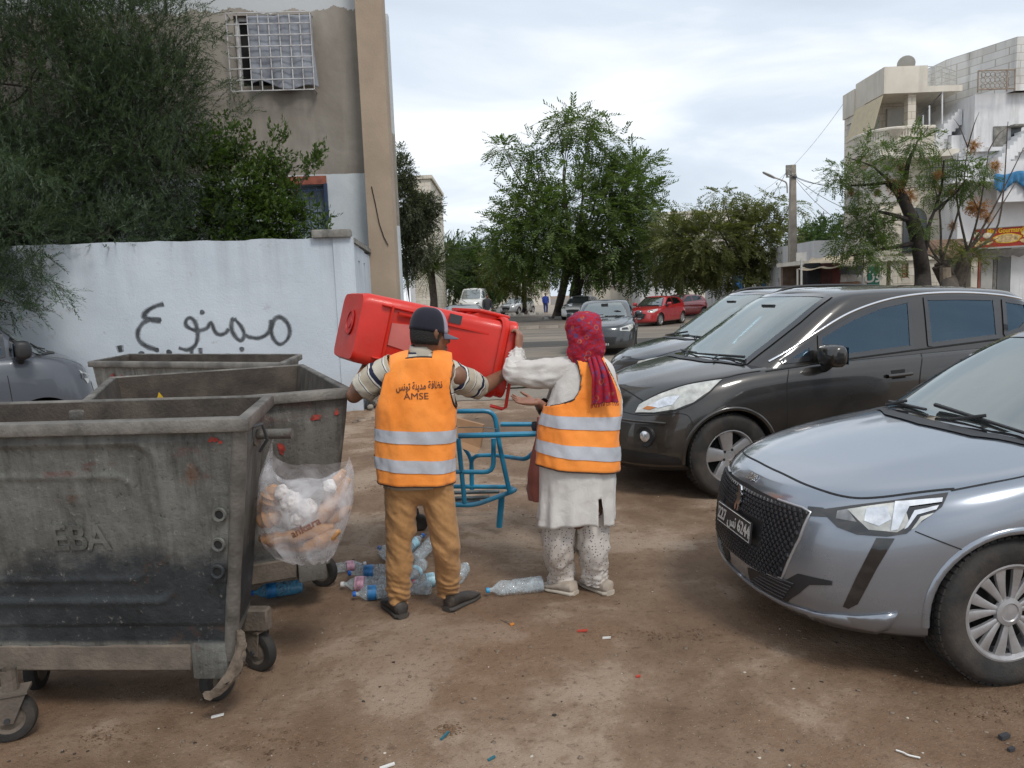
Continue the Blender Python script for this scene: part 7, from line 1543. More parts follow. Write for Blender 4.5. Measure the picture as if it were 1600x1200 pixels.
loaf(470,835,-.03,.30,.034,R(12));loaf(500,820,.03,.32,.036,R(28));loaf(515,790,-.01,.30,.033,R(52));loaf(520,768,.04,.22,.032,R(60));loaf(425,775, -.02,.10,.045,R(70));loaf(420,810, .0,.11,.042,R(20));loaf(440,845,.03,.20,.038,R(-10));loaf(490, 850,.0,.22,.03,R(8));loaf(415,790, .05,.14,.04,R(80));loaf(500,845,-.05,.20, .028,R(25))
for(px, py,r_)in((455,785,.048),(478,795,.045),(440,770, .035), (515,760,.030),(465, 810,.035)):
 c_=D(px,py,Yb-.045)+BGO;bm=bmesh.new();bmesh.ops.create_icosphere(bm, subdivisions=4,radius=r_)
 for v in bm.verts:v.co*=1+.22*noise.fractal(v.co*38+Vector((px,0,0)), .8,2,4)
 me=bpy.data.meshes.new('crumpled_paper');bm.to_mesh(me);bm.free();me.materials.append(M['crumb']);me.polygons.foreach_set('use_smooth',[True]*len(me.polygons));o=bpy.data.objects.new('crumpled_paper',me);link(o,bag);o.location=c_
fbv=bvh_of(film);tv,tf_=text_mesh('ankara',.050,0,True,.2);ca,sa=math.cos(R(24)),math.sin(R(24));c_=D(488,812,Yb)+BGO;vs=[]
for v in tv:
 x_,z_=c_.x+v.x*ca-v.y*sa,c_.z+v.x*sa+v.y*ca;h,_, _,_=fbv.ray_cast(Vector((x_,-2,z_)),Vector((0,1, 0)));vs.append((h or Vector((x_,c_.y-.1,z_)))-Vector((0,.004,0)))
mesh_obj('printed_name',vs,tf_,simple('print_brown',(.20,.10,.08),.6), bag,False)
# -- red wheelie bin held in the air
M['binred']=simple('red_plastic',(.56,.016,.006), .40,var=.12,scale=4, bump=.15,bscale=18,dirt=(.36,.045, .025), dirt_amt=.75, coat=.1);M['binred_dk']=simple('red_plastic_scuffed',(.42,.012,.010), .5,var=.25,scale=9)
def axis_mat(o,x,y,z):return Matrix(((x.x, y.x,z.x,o.x), (x.y,y.y,z.y, o.y),(x.z,y.z,z.z,o.z),(0,0,0,1)))
b0,b1=D(560,512,4.36),D(778, 560,4.74)
zx=(b1-b0).normalized();fr=Vector((.0,-1,.10));fr=(fr-zx*fr.dot(zx)).normalized();sx3=fr.cross(zx).normalized()
sx3=-sx3
BL=.93;MBn=axis_mat(b0-zx*.06,sx3,-fr,zx)
rb=empty('wheelie_bin',(0,0, 0),0,'red plastic wheelie bin carried sideways by the two workers','wheelie bin');rb.matrix_world=MBn;rb.scale=(-1,1,1)
prof=[(.00,.18,.21),(.03,.192,.225),(.30,.20,.245),(.60, .207,.262),(.85,.213,.28),(.865,.225,.295),(.90, .228,.30),(.90,.216, .284), (.86,.205,.27),(.10, .18,.22)]
def rr(hx,hy,r_,z,n_=8):
 out=[]
 for cx,cy,a0 in((hx-r_,hy-r_,0),(-hx+r_,hy-r_,90),(-hx+r_,-hy+r_,180),(hx-r_,-hy+r_,270)):
  for k in range(n_):a=R(a0+90*k/(n_-1));out.append(Vector((cx+r_*math.cos(a),cy+r_*math.sin(a),z)))
 return out
mb=MB();mb.loft([rr(.12,.14, .05,0.0)]+[rr(hx,hy, .055,z)for z, hx,hy in prof]);mb.f.append(tuple(range(31,-1,-1)));mb.m.append(0);n_=len(mb.v);mb.f.append(tuple(range(n_-32,n_)));mb.m.append(0);shell_=mb.build('bin_body',M['binred'],rb,True,50)
mb=MB()
mb.box((.12,-.262,.50),(.010,.02,.62));mb.build('rib',M['binred'],rb,False)
for x,zc_,L_ in((.145,.22,.24),(-.145,.22, .24)):mb=MB();mb.box((x,-.24,zc_), (.012, .03,L_));q=mb.build('rib',M['binred'],rb, False);bevel(q,.004, 1)
mb=MB();mb.prism([(-.06,.17),(.06,.17),(.075,.30),(-.075,.30)], axis_mat(Vector((0,-.236,0)),Vector((1,0, 0)),Vector((0,0,1)), Vector((0,-1, 0))),.010);mb.build('label_recess',simple('pink_scuff', (.55,.16,.14),.5),rb,False)
mb=MB()
for zc_ in(.155,.315):mb.box((0,-.25,zc_), (.30,.03,.012))
mb.build('rib',M['binred'],rb,False)
mb=MB();mb.lathe([(.07,0),(.072,.006),(.06,.008), (.058, .002), (.035, .002), (.033, .007), (.0,.006)],28,Matrix.Translation((0.02,-.05,-.004))@Matrix.Rotation(R(180),4,'X'));mb.build('moulded_roundel',M['binred_dk'], rb)
mb=MB();mb.box((.16,-.262,.52),(.05,.006,.075));mb.build('sticker',M['iron'], rb,False)
mb=MB();mb.loft([rr(.222,.30,.06,.80),rr(.238,.315,.07,.812),rr(.238,.315,.07,.835), rr(.222,.30,.06,.85)]);mb.build('collar', M['binred'],rb)
mb=MB();mb.box((.245, 0.02,.78),(.022,.46, .20));q=mb.build('hinge_flange',M['binred'],rb,False);bevel(q, .012,2)
for y in(-.18, -.06,.06,.18):mb=MB();mb.prism([(.20,.62),(.25,.72),(.25,.87), (.20,.87)],axis_mat(Vector((0,y,0)),Vector((1,0, 0)),Vector((0,0,1)), Vector((0,-1, 0))),.01);mb.build('rib',M['binred'],rb,False)
mb=MB();mb.tube([Vector(q)for q in((-.10,-.315,.86),(-.11,-.33, .90),(-.27,-.33,.91),(-.285,-.33,.89),(-.28,-.31,.82))],.010,8);mb.build('handle',M['binred'],rb)
T=Matrix.Translation((0,.27, .13))@Matrix.Rotation(R(90),4,'Y')
for x in(-.17, .12):mb=MB();mb.lathe([(.0, x),(.088,x),(.098,x+.01),(.098,x+.03),(.088,x+.04),(.0, x+.04)],24,T);mb.build('wheel',M['rubber'],rb)
# -- blue tubular hand cart
M['cartblue']=simple('blue_enamel', (.012, .23,.40),.38, var=.15,scale=12,dirt=(.10, .07,.05),dirt_amt=.35);M['cartgrey']=simple('worn_tube',(.10,.13,.14),.5,.3, var=.3,scale=20)
Yc0,Yc1=5.25,5.75;c0=G(700,823,0);cart=empty('hand_cart',tuple(c0),0,'bright blue tubular hand cart standing between the two workers','cart');CO_=-Vector(cart.location)
def ct(pts,r_=.0165,name='frame_tube',mat='cartblue',k=6,sharp=False):
 P3=[D(px,py,Y)+CO_ for px,py,Y in pts];mb=MB();mb.tube(cr_curve(P3,k)if not sharp else P3, r_,10);return mb.build(name,M[mat],cart)
def rnd(pts,r_=.0165, name='frame_tube',mat='cartblue',q=.30):
 P3=[D(px,py,Y)+CO_ for px,py,Y in pts];out=[P3[0]]
 for i in range(1,len(P3)-1):
  a,b,c=P3[i-1],P3[i],P3[i+1];ka=min(.07,(b-a).length*.45);kc=min(.07, (c-b).length*.45);s, e_=b+(a-b).normalized()*ka, b+(c-b).normalized()*kc
  for t_ in(0, .25,.5,.75,1):out.append(s*(1-t_)**2+b*2*t_*(1-t_)+e_*t_**2)
 out.append(P3[-1]);mb=MB();mb.tube(out,r_,10);return mb.build(name,M[mat],cart)
rnd([(690,643, Yc0),(772,642,Yc0),(781,700,Yc0),(796,768,Yc0)]);ct([(782,663, Yc0),(836,663,Yc0)], sharp=True);rnd([(716,681,5.15),(840,678, 5.15)],.019)
rnd([(718,690, Yc1),(737,716,Yc1),(738,765,Yc1)], .015);rnd([(737,765, Yc1),(736,712,Yc1),(772,711,Yc1),(822,718,Yc0),(835,705,Yc0)], .0155);rnd([(710,737,Yc0),(771,738,Yc0),(771,685,Yc0)], .0165);ct([(716,685, Yc0),(726,786,Yc0)], .0165, sharp=True)
rnd([(700,788, Yc0),(740,790,Yc0),(806,766,Yc0+.05),(795,761,Yc1),(700,760,Yc1)],.017,'platform_rim')
for(py, x1)in((768,780),(777,765),(783,750)):ct([(702,py+2,5.45),(x1,py,5.5)],.014,'platform_tube','cartgrey',sharp=True)
ct([(784,775,Yc0+.1), (780,823,Yc0+.15)],.022,'leg',sharp=True);ct([(640,786, Yc0),(700,788,Yc0)], .016,sharp=True);ct([(640,760,Yc1),(700,760,Yc1)],.016, sharp=True);ct([(640,643,Yc0),(690,643,Yc0)],.0165,sharp=True)
mb=MB();wp=G(657,829, 0)+CO_;T=Matrix.Translation(wp+Vector((0, 0,.062)))@Matrix.Rotation(R(90),4, 'X');mb.lathe([(.0,-.018),(.05,-.02),(.062,-.012),(.062,.012), (.05,.02),(.0,.018)],24,T);mb.build('wheel',M['rubber'],cart)
mb=MB();mb.tube([wp+Vector((0,.0,.062)),wp+Vector((-.02, 0,.17))],.012,8);mb.build('axle_fork',M['iron'], cart);ct([(640,640,Yc0),(640,790,Yc0)],.016,sharp=True)
rnd([(716,668, 5.2),(745,667,5.2),(780,670,5.2),(776,676,5.2),(735,681,5.2)], .003,'tie_wire','cartgrey');mb=MB();mb.lathe([(.02,-.03),(.028,0),(.02,.03)],12,Matrix.Translation(D(836,666,5.2)+CO_));mb.build('handle_knuckle', M['iron'],cart)
mb=MB();q=[D(708,652, 5.6),D(755,664,5.62),D(750, 700,5.58),D(705,684, 5.55)];mb.add(q+[v+Vector((.01,.09,-.01))for v in q],[(0,1,2,3),(7,6, 5,4),(1,0,4,5),(2,1, 5,6),(3,2,6,7)]);mb.add([q[3],q[2],q[2]+Vector((-.03,-.06,-.03)),q[3]+Vector((-.02, -.09,-.02))], [(0,1, 2,3)]);o=mb.build('cardboard_box', simple('cardboard',(.33,.19,.10),.85,var=.12,scale=3),None,False);tag(o,'flattened brown cardboard box leaning in the blue cart','cardboard box')
# -- people
def ball(mb,c, r,sub=2,scl=(1,1,1), rot=None):
 bm=bmesh.new();bmesh.ops.create_icosphere(bm,subdivisions=sub, radius=1.0);Mx=Matrix.Diagonal((r*scl[0], r*scl[1],r*scl[2]));Mx=(rot@Mx)if rot else Mx
 mb.add([Mx@v.co+Vector(c)for v in bm.verts],[tuple(v.index for v in f.verts)for f in bm.faces]);bm.free()
def chain(mb,pts,rs):
 pts=[Vector(p)for p in pts]
 for p, r in zip(pts, rs):ball(mb,p,r,3)
 for(a, ra),(b,rb_)in zip(zip(pts,rs),zip(pts[1:],rs[1:])):mb.tube([a, b],[ra,rb_],20)
def blend(name,mb,voxel,mat, parent,sm=6,fac=.5,post=None):
 o=mb.build(name,mat, parent,True,None)
 modify(o,[('REMESH', dict(mode='VOXEL',voxel_size=voxel)),('SMOOTH',dict(iterations=sm,factor=fac))])
 if post:
  for v in o.data.vertices:v.co=post(v.co)
 o.data.polygons.foreach_set('use_smooth', [True]*len(o.data.polygons));o.data.update();return o
def hand(mb,wrist,fdir,pnorm,size=.18,curl=.5,spread=.12,tcurl=.4,side=1):
 """palm and five bent fingers; fdir to the fingertips, pnorm out of the palm, side: thumb side"""
 f=Vector(fdir).normalized();n=Vector(pnorm);n=(n-f*n.dot(f)).normalized();s=n.cross(f)*side;k=size/.18
 for i, o in enumerate((-.030,-.010,.010,.030)):chain(mb,[wrist+s*o*.55*k,wrist+f*.045*k+s*o*.9*k, wrist+f*.085*k+s*o*k],[.017*k,.016*k,.0125*k])
 for i, (o,L)in enumerate(((.031,.068),(.011,.078),(-.010,.072),(-.030,.056))):
  base=wrist+f*.088*k+s*o*k;d=(f+s*(o/.03)*spread).normalized();p=[base];ang=curl*.7
  for j,fr_ in enumerate((.45,.32,.23)):
   dd=d*math.cos(ang)+n*math.sin(ang);p.append(p[-1]+dd*L*fr_*k);ang+=curl*(1.0-.2*j)
  chain(mb,p,[.0098*k,.0092*k,.0082*k,.0070*k])
 tb_=wrist+s*.026*k+f*.018*k;d=(f*.62+s*.75+n*.25).normalized();d2=(f*.85+s*.35+n*(.2+tcurl*.6)).normalized();chain(mb, [tb_,tb_+d*.038*k,tb_+d*.038*k+d2*.032*k, tb_+d*.038*k+(d2+n*tcurl*.5).normalized()*.058*k],[.0145*k,.0120*k,.0105*k,.0085*k])
def head(mb,c, fwd,up=Vector((0,0,1)),s=1.0):
 fwd=Vector(fwd).normalized();up=(up-fwd*up.dot(fwd)).normalized();rt=fwd.cross(up);Rm=Matrix((rt, fwd,up)).transposed();P_=lambda x, y,z:c+(rt*x+fwd*y+up*z)*s
 ball(mb,P_(0, -.012, .03),.092*s,3,(.82,1.04,.98),Rm);ball(mb, P_(0,.035,-.035),.062*s,3,(.92,.95,1.15), Rm);ball(mb,P_(0,.062,-.085),.026*s,3,(1.1,.9,.8),Rm)
 chain(mb,[P_(0,.088, .015), P_(0,.102,-.015),P_(0,.112, -.032)],[.009*s,.012*s,.013*s]);chain(mb, [P_(-.018,.098,-.038),P_(.018,.098,-.038)],[.008*s,.008*s]);chain(mb, [P_(-.04,.076,.022), P_(.04,.076,.022)],[.014*s, .014*s]);chain(mb,[P_(-.02, .092,-.062),P_(.02,.092,-.062)],[.0075*s, .0075*s]);chain(mb,[P_(-.018,.089, -.074),P_(.018,.089, -.074)],[.0075*s,.0075*s])
 for q in(-1,1):
  chain(mb,[P_(q*.074,-.005, .028), P_(q*.082,-.016,.018),P_(q*.080,-.016,-.004),P_(q*.074, -.004, -.022)],[.008*s,.009*s,.008*s,.008*s]);chain(mb, [P_(q*.072,.0,.01),P_(q*.078,-.006,.0)],[.012*s, .010*s]);chain(mb,[P_(q*.05,.055,-.02),P_(q*.04, .07,-.03)],[.022*s,.018*s])
 return P_,Rm
def skinmat(name,col):
 m=Mat(name,.5,0,.4);co=m.coord('Object');m.set('Base Color',m.mix(m.ramp(m.noise(co,12,5), [(.35, 0.0),(.7,.5)]),col,tuple(c*.6 for c in col)));m.set('Subsurface Weight',.08);m.set('Subsurface Radius',(.02,.008,.004));m.bump(m.noise(co,120,3),.2,.003);return m.m
M['skin_m']=skinmat('skin_weathered',(.20, .095,.055));M['skin_w']=skinmat('skin_tan',(.33, .16,.105))
def fabric(name,col,col2=None,weave=260,bump=.25, rough=.85,var=.12,scale=5,dirt=None,dirt_amt=.4):
 m=Mat(name,rough,0,.2);co=m.coord('Object');n=m.noise(co,scale,6,.6);c=m.ramp(n,[(.3,tuple(q*(1-var)for q in col)),(.7,col2 or tuple(min(1, q*(1+var))for q in col))])
 if dirt:c=m.mix(m.ramp(m.noise(m.coord('Object', loc=(4,4,4)), 4,7,.7),[(.5, 0.0),(.72,dirt_amt)]),c,dirt)
 m.set('Base Color',c);m.set('Sheen Weight',.15);m.bump(m.math('ADD',m.math('MULTIPLY',m.noise(co, weave, 2),.25),m.noise(co,14,5,.6, .8)),bump,.012);return m.m
M['vest']=fabric('orange_vest',(.90,.25,.03),(1.0,.35,.07),300, .35,.6,.06,3, (.66,.22,.06),.35);M['reflect']=fabric('silver_tape',(.40,.42, .46),(.50,.52,.56),400,.25, .35,.06);M['binding']=simple('dark_binding',(.03,.018,.015),.7)
M['khaki']=fabric('tan_trousers',(.36,.19, .072), (.44,.24,.10),250,.5,.85,.1,4,(.2, .11,.05),.4);M['tunic']=fabric('white_tunic',(.56,.54,.51),(.66,.64,.61),250,.5,.8, .08,3, (.42,.36,.30),.35)
def fold(co,k, a,seed=0):return a*noise.fractal(Vector((co.x*k+seed,co.y*k,co.z*k*.6)),.7,2.2,4)
def tube_cloth(name,spine,radii,mat,parent,n=40,fold_a=.012,fold_k=9,ruck=None,seed=0,sub=8,caps=False,sy=.9):
 """sleeve or trouser leg: rings along a spine with ruck folds; ruck = list of (t, amount) bands of cross folds"""
 sp_=cr_curve(spine,sub);m_=len(sp_);mb=MB();rings=[];t0=(sp_[1]-sp_[0]).normalized();ref=Vector((1,0,0))if abs(t0.x)<.8 else Vector((0,0,1));nx_=(ref-t0*ref.dot(t0)).normalized()
 for i, p in enumerate(sp_):
  f=i/(m_-1);t_=(sp_[min(i+1,m_-1)]-sp_[max(i-1,0)]).normalized();nx_=(nx_-t_*nx_.dot(t_)).normalized();by=t_.cross(nx_);r_=interp(f, [(k/(len(radii)-1),v)for k, v in enumerate(radii)]);ring=[]
  for k in range(n):
   a=2*math.pi*k/n;d=nx_*math.cos(a)+by*math.sin(a)*sy;q=p+d*r_;dr=fold_a*(.8*noise.fractal(Vector((f*3.2+.9*math.sin(a)+seed, math.cos(a)*1.5+f*2, math.sin(a)*1.5)),.8,2.1,3)-.7*abs(noise.noise(Vector((f*9+1.4*math.sin(a),math.cos(a)*1.8+f*3,seed)))))
   if ruck:
    for(tc_,am,fr_)in ruck:dr+=am*math.sin(f*fr_+1.6*math.sin(a+seed)+seed)*math.exp(-((f-tc_)/.16)**2)
   ring.append(q+d*dr)
  rings.append(ring)
 mb.loft(rings,caps=caps);return mb.build(name,mat,parent,True, None)
def shoe(parent,heel, toe,mat,solemat,h=.09,w=.045,name='shoe'):
 d=(toe-heel);L=d.length;d.normalize();s=Vector((-d.y,d.x,0));r_=empty(name);link_=r_;r_.parent=parent;KID.setdefault(parent.name,[]).append(r_)
 def ring(f,wd,z0,z1):
  c_=heel+d*L*f;return[c_+s*wd*math.copysign(abs(math.cos(t_))**.7,math.cos(t_))+Vector((0, 0,z0+(z1-z0)*(.5+.5*math.copysign(abs(math.sin(t_))**.8,math.sin(t_)))))for t_ in[2*math.pi*k/20 for k in range(20)]]
 mb=MB();mb.loft([ring(-.03, w*.5,.02,h*.7),ring(.03,w*.82,.02, h),ring(.2,w*.86,.02,h),ring(.4,w*.9,.02, h*.92),ring(.6,w*1.05,.02,h*.68),ring(.8, w*1.08,.02,h*.55),ring(.95, w*.8,.02,h*.45),ring(1.02,w*.4,.02,h*.3)],caps=True);mb.build('upper',mat,r_)
 mb=MB();mb.loft([ring(-.05, w*.6,.0,.028),ring(.03,w*.95,.0,.028),ring(.4,w*.95,.0, .026), ring(.7,w*1.15,.0,.026),ring(.95,w*.9,.0, .026), ring(1.05,w*.45,.004,.026)],caps=True);mb.build('sole', solemat,r_);return r_
class Torso:
 """torso cloth surface: list of (z, cx, cy, half width, half depth)"""
 def __init__(s,lv):s.lv=sorted(lv)
 def at(s,z):return[sinterp(z,[(l[0],l[i])for l in s.lv])for i in range(1,5)]
 def y(s,x,z,sgn,off=0.0):
  cx,cy,hw,hd=s.at(z);u=max(-.999,min(.999,(x-cx)/hw));return cy+sgn*(hd*(1-abs(u)**2.4)**(1/2.4)+off)
 def ring(s,z, n=64,off=0.0, wob=0.0,seed=0):
  cx,cy,hw,hd=s.at(z);out=[]
  for k in range(n):
   t_=2*math.pi*k/n;c_,q=math.cos(t_),math.sin(t_);p=Vector((cx+(hw+off)*math.copysign(abs(c_)**.85,c_),cy+(hd+off)*math.copysign(abs(q)**.85,q),z));w_=wob*noise.fractal(Vector((p.x*7+seed, p.y*7, p.z*4)),.7,2.2,4);out.append(p+Vector((c_,q,0))*w_)
  return out
def make_vest(parent, T,z_hem,z_pit,z_top, width_at,neck,name='reflective_vest',bands=(),seed=0,hem=None, tilt=0.0,pz=None):
 """lower tube + back and front panels; width_at(z) gives (x left, x right) of the panel between the arm holes"""
 root_v=empty(name);root_v.parent=parent;KID.setdefault(parent.name,[]).append(root_v);off=.014;N=96
 hz=lambda k:0.0 if hem is None else hem(2*math.pi*k/N)
 def tubept(k, z,zz=None):
  t_=2*math.pi*k/N;cx,cy,hw, hd=T.at(z if zz is None else zz);c_,q=math.cos(t_),math.sin(t_);f=max(0,min(1,(z-z_hem)/(z_pit-z_hem)))
  w_=.011*noise.fractal(Vector((c_*1.4+seed,q*1.4,z*4.5+c_)),.7,2.2,4)+.005*math.sin(t_*7+seed)*(1-f)**2+.005*max(0,noise.noise(Vector((c_*3+z*5,z*9,seed))));e_=off+.014*(1-f)+w_
  return Vector((cx+(hw+e_)*math.copysign(abs(c_)**.85,c_),cy+(hd+e_)*math.copysign(abs(q)**.85,q),z+hz(k)*(1-f)))
 zl_=[z_hem+(z_pit-z_hem)*j/26 for j in range(27)];rings=[[tubept(k,z)for k in range(N)]for z in zl_];up=[z_pit+(z_top-z_pit)*j/26 for j in range(1,27)];cl=[[0]*N for _ in rings]
 for j, z in enumerate(up):
  xl,xr=width_at(z);row,cr_=[],[]
  for k in range(N):
   t_=2*math.pi*k/N;sg=-1 if t_>math.pi else 1;p=tubept(k,z);c=0
   if p.x<xl:c=-1
   elif p.x>xr:c=1
   if c:
    x=xl if c<0 else xr;cx,cy,hw,hd=T.at(z);u=max(-.999, min(.999,(x-cx)/(hw+off)));p=Vector((x,cy+sg*(hd+off)*(1-abs(u)**2.35)**(1/2.35),z))
   u_=max(0,min(1,(p.x-xl)/(xr-xl)))
   if pz:p.z+=pz(u_,(j+1)/26)
   row.append(p);cr_.append(c)
  rings.append(row);cl.append(cr_)
 vs=[v for r_ in rings for v in r_];fs=[]
 for j in range(len(rings)-1):
  for k in range(N):
   k2=(k+1)%N
   if j>=26 and cl[j+1][k]and cl[j+1][k]==cl[j+1][k2]and(j==26 or(cl[j][k]and cl[j][k2]))and((k<N//2)!=(k2<N//2)or k in(0,N//2)):continue
   fs.append((j*N+k,j*N+k2,(j+1)*N+k2,(j+1)*N+k))
 J=len(rings)-1;top=rings[J];xl,xr=width_at(z_top);yk={}
 bi=[k for k in range(N//2+1,N)]
 for k in bi:
  a,b=top[k],top[N-k];ids=[J*N+k]
  for q in range(1,8):vs.append(a.lerp(b,q/8)+Vector((0, 0,neck(0)*math.sin(math.pi*q/8))));ids.append(len(vs)-1)
  yk[k]=ids+[J*N+N-k]
 for k in bi[:-1]:
  u=((top[k].x+top[k+1].x)/2-xl)/(xr-xl)
  if.30<u<.70:continue
  for q in range(8):fs.append((yk[k][q],yk[k+1][q],yk[k+1][q+1],yk[k][q+1])[::-1])
 mb=MB();mb.add(vs,fs);o=mb.build('vest_cloth',M['vest'],root_v,True,None);merge_close(o,.0015);modify(o, [('SOLIDIFY', dict(thickness=.004, offset=1))]);o.data.polygons.foreach_set('use_smooth',[True]*len(o.data.polygons))
 def bind(pts, closed=False):q=MB();q.tube(pts,.0052,6,closed=closed);q.build('binding',M['binding'],root_v)
 bind(rings[0],True)
 for c in(-1,1):
  for h0,h1 in((N//2+1,N),(1,N//2)):
   line=[]
   for j_ in range(27,len(rings)):
    ks=[k for k in range(h0, h1)if cl[j_][k]==c];ed=rings[j_][ks[0]]if ks else min((rings[j_][k]for k in range(h0,h1)), key=lambda v:v.x*-c);line.append(ed)
   bind(line)
 bind([top[k]for k in bi if.28<(top[k].x-xl)/(xr-xl)<.72])
 for(za,zb,dz)in bands:
  rs_=[]
  for j in range(7):
   ring=[]
   for k in range(N):
    t_=2*math.pi*k/N;z=za+(zb-za)*j/6+dz*math.cos(t_);p=tubept(k,z);p.z=z+hz(k)*(1-(z-z_hem)/(z_pit-z_hem));d=Vector((math.cos(t_),math.sin(t_),0));ring.append(p+d*.0085)
   rs_.append(ring)
  q=MB();q.loft(rs_);q.build('reflective_band',M['reflect'],root_v,True,None)
 return root_v,o
def project_text(o,vs2,fs2,origin,ux,uz,mat,parent,name, off=.012):
 bv_=bvh_of(o);out=[]
 for v in vs2:
  p=origin+ux*v.x+uz*v.y;h,hn,_,_=bv_.ray_cast(Vector((p.x,p.y-1,p.z)),Vector((0,1,0)));out.append((h or p)-Vector((0,off*.3,0)))
 return mesh_obj(name,out,fs2,mat,parent,False)
 # ---- man: back to the camera, both arms out holding the bin
Ym=4.0;Q=lambda px,py,Y=Ym:D(px,py, Y)
man=empty('person',(0,0,0),0,'man in dark cap, striped shirt, orange vest and tan trousers holding up the red bin','person')
b=MB();hc=Q(672,522);fw_=Vector((.80,.58,-.12));P_,Rm_=head(b,hc,fw_,s=1.0)
shL,shR=Q(603, 580),Q(712,588);elL, elR=Q(553,618,4.06), Q(752, 607,4.22);wrL,wrR=Q(568,582,4.20), Q(787, 584,4.42)
chain(b,[hc+Vector((-.02,-.01,-.05)),Q(658,565)], [.055, .062]);chain(b,[Q(655,575), Q(652, 640),Q(650,700),Q(650,745)],[.08,.10,.10, .10]);chain(b,[shL,Q(655,578),shR],[.06,.08,.06])
chain(b,[shL,elL],[.05,.042]);chain(b,[elL,elL.lerp(wrL, .35),wrL],[.041,.040,.028]);chain(b,[shR, elR],[.05,.043]);chain(b,[elR,elR.lerp(wrR,.35), wrR],[.042,.042,.028])
hipL,hipR=Q(628,765), Q(682, 765);knL,knR=Q(624,855),Q(697,850);anL,anR=G(622,962)+Vector((0,.03,.09)),G(700,950)+Vector((0,.03,.09))
chain(b,[hipL, knL,anL],[.068,.052, .038]);chain(b,[hipR,knR,anR],[.068,.052, .038])
hand(b, wrL+(wrL-elL).normalized()*.015,(wrL-elL).normalized()+Vector((.5,.3, .35)), Vector((.1,.25,1)),.185,.25,.2,.2, -1)
hand(b, wrR+(wrR-elR).normalized()*.015,Vector((.75,.45, .35)), Vector((-.1,.6,.6)), .185,.55,.12, .4,1)
body_m=blend('body',b,.0052, M['skin_m'],man,5)
m=Mat('striped_shirt',.85,0, .2);uv=m.coord('UV');sx_=m.xyz(uv)[0];w=m.ramp(m.math('FRACT', m.math('MULTIPLY',sx_,1.0)),[(0.0, (.50,.46,.38)),(.26, (.022, .026,.05)),(.42,(.62,.60,.55)),(.48,(.05, .05,.07)),(.51,(.40, .35,.27)),(.82,(.62, .60,.55)),(.86,(.05, .05,.07)),(.89,(.50, .46,.38))],'CONSTANT');m.set('Base Color',w);m.bump(m.math('ADD',m.noise(m.coord('Object'),16,5,.6,.8),m.math('MULTIPLY',m.noise(m.coord('Object'),250,2),.2)),.4,.01);M['shirt']=m.m
def striped(o, fn):
 uvl=o.data.uv_layers.new(name='UVMap');
 for l in o.data.loops:uvl.data[l.index].uv=(fn(o.data.vertices[l.vertex_index].co), 0)
def zrow(py,Y=Ym):return D(650,py,Y).z
TM=Torso([(zrow(755), Q(650, 755).x,4.0,.170,.115),(zrow(720),Q(650,720).x,4.0,.178, .12),(zrow(680),Q(650,680).x,4.0,.190,.122),(zrow(640), Q(651, 640).x,4.0,.198,.122),(zrow(610),Q(653,610).x,4.0,.193, .115), (zrow(590),Q(655,590).x,4.0,.190,.105),(zrow(570),Q(656,570).x,4.0,.165,.092),(zrow(558),Q(657,558).x,4.0,.110, .08),(zrow(549),Q(659,549).x,4.0,.068,.072)])
mb=MB();zz=[zrow(758)+(zrow(549)-zrow(758))*j/40 for j in range(41)];mb.loft([TM.ring(z,64, 0,.006)for z in zz]);s_o=mb.build('shirt',M['shirt'],man,True, None);striped(s_o,lambda c:c.z*6.5)
slL=tube_cloth('sleeve',[shL+Vector((.05,0,.015)),shL.lerp(elL, .3),shL.lerp(elL,.72)],[.082,.080, .074], M['shirt'],s_o,36,.012,11,seed=3,sy=1);striped(slL,lambda c:(c-shL).dot((elL-shL).normalized())*6.5+.1)
slR=tube_cloth('sleeve',[shR+Vector((-.05, 0,.015)),shR.lerp(elR,.35), shR.lerp(elR, .85)], [.082, .078,.070],M['shirt'],s_o,36,.012, 11,seed=5,sy=1);striped(slR,lambda c:(c-shR).dot((elR-shR).normalized())*6.5+.3)
for q in(slL,slR,s_o):modify(q,[('SOLIDIFY',dict(thickness=.003,offset=-1))])
mb=MB();nk=Q(660,551);rings=[[nk+Vector((.062*k_*math.cos(t_),.07*k_*math.sin(t_),h_+.016*math.cos(t_)*0+(.008*math.sin(t_))))for t_ in[2*math.pi*q/30 for q in range(30)]]for k_,h_ in((1.0, .0),(.98,.028),(.92, .043), (1.02, .040), (1.10, .02),(1.16,-.008))];mb.loft(rings);mb.build('collar',fabric('shirt_collar',(.42,.38,.31),weave=200,bump=.3),s_o,True,None)
xw=lambda py:D(650,py,Ym)
z_pitM, z_topM=zrow(646),zrow(566)
def wM(z):
 py=[(zrow(646),(Q(583,640).x,Q(718,640).x)),(zrow(643), (Q(585,640).x,Q(716, 640).x)),(zrow(637), (Q(588,637).x,Q(713, 637).x)),(zrow(630), (Q(592,630).x,Q(710, 630).x)),(zrow(620), (Q(596,620).x,Q(707, 620).x)),(zrow(605), (Q(600,605).x,Q(704, 605).x)),(zrow(588), (Q(604,590).x,Q(706, 590).x)),(zrow(566), (Q(610,566).x,Q(709, 572).x))]
 return interp(z,[(a, c[0])for a,c in py]),interp(z,[(a, c[1])for a,c in py])
vm,vcl=make_vest(man, TM,zrow(751), z_pitM,z_topM,wM,lambda u:.035,seed=2,bands=((zrow(686),zrow(667),-.010),(zrow(730),zrow(711),-.010)),hem=lambda t_:-.012*math.cos(t_)+.02*max(0,math.sin(t_)),pz=lambda u,f:(.034*f*math.sin(math.pi*u)**.8))
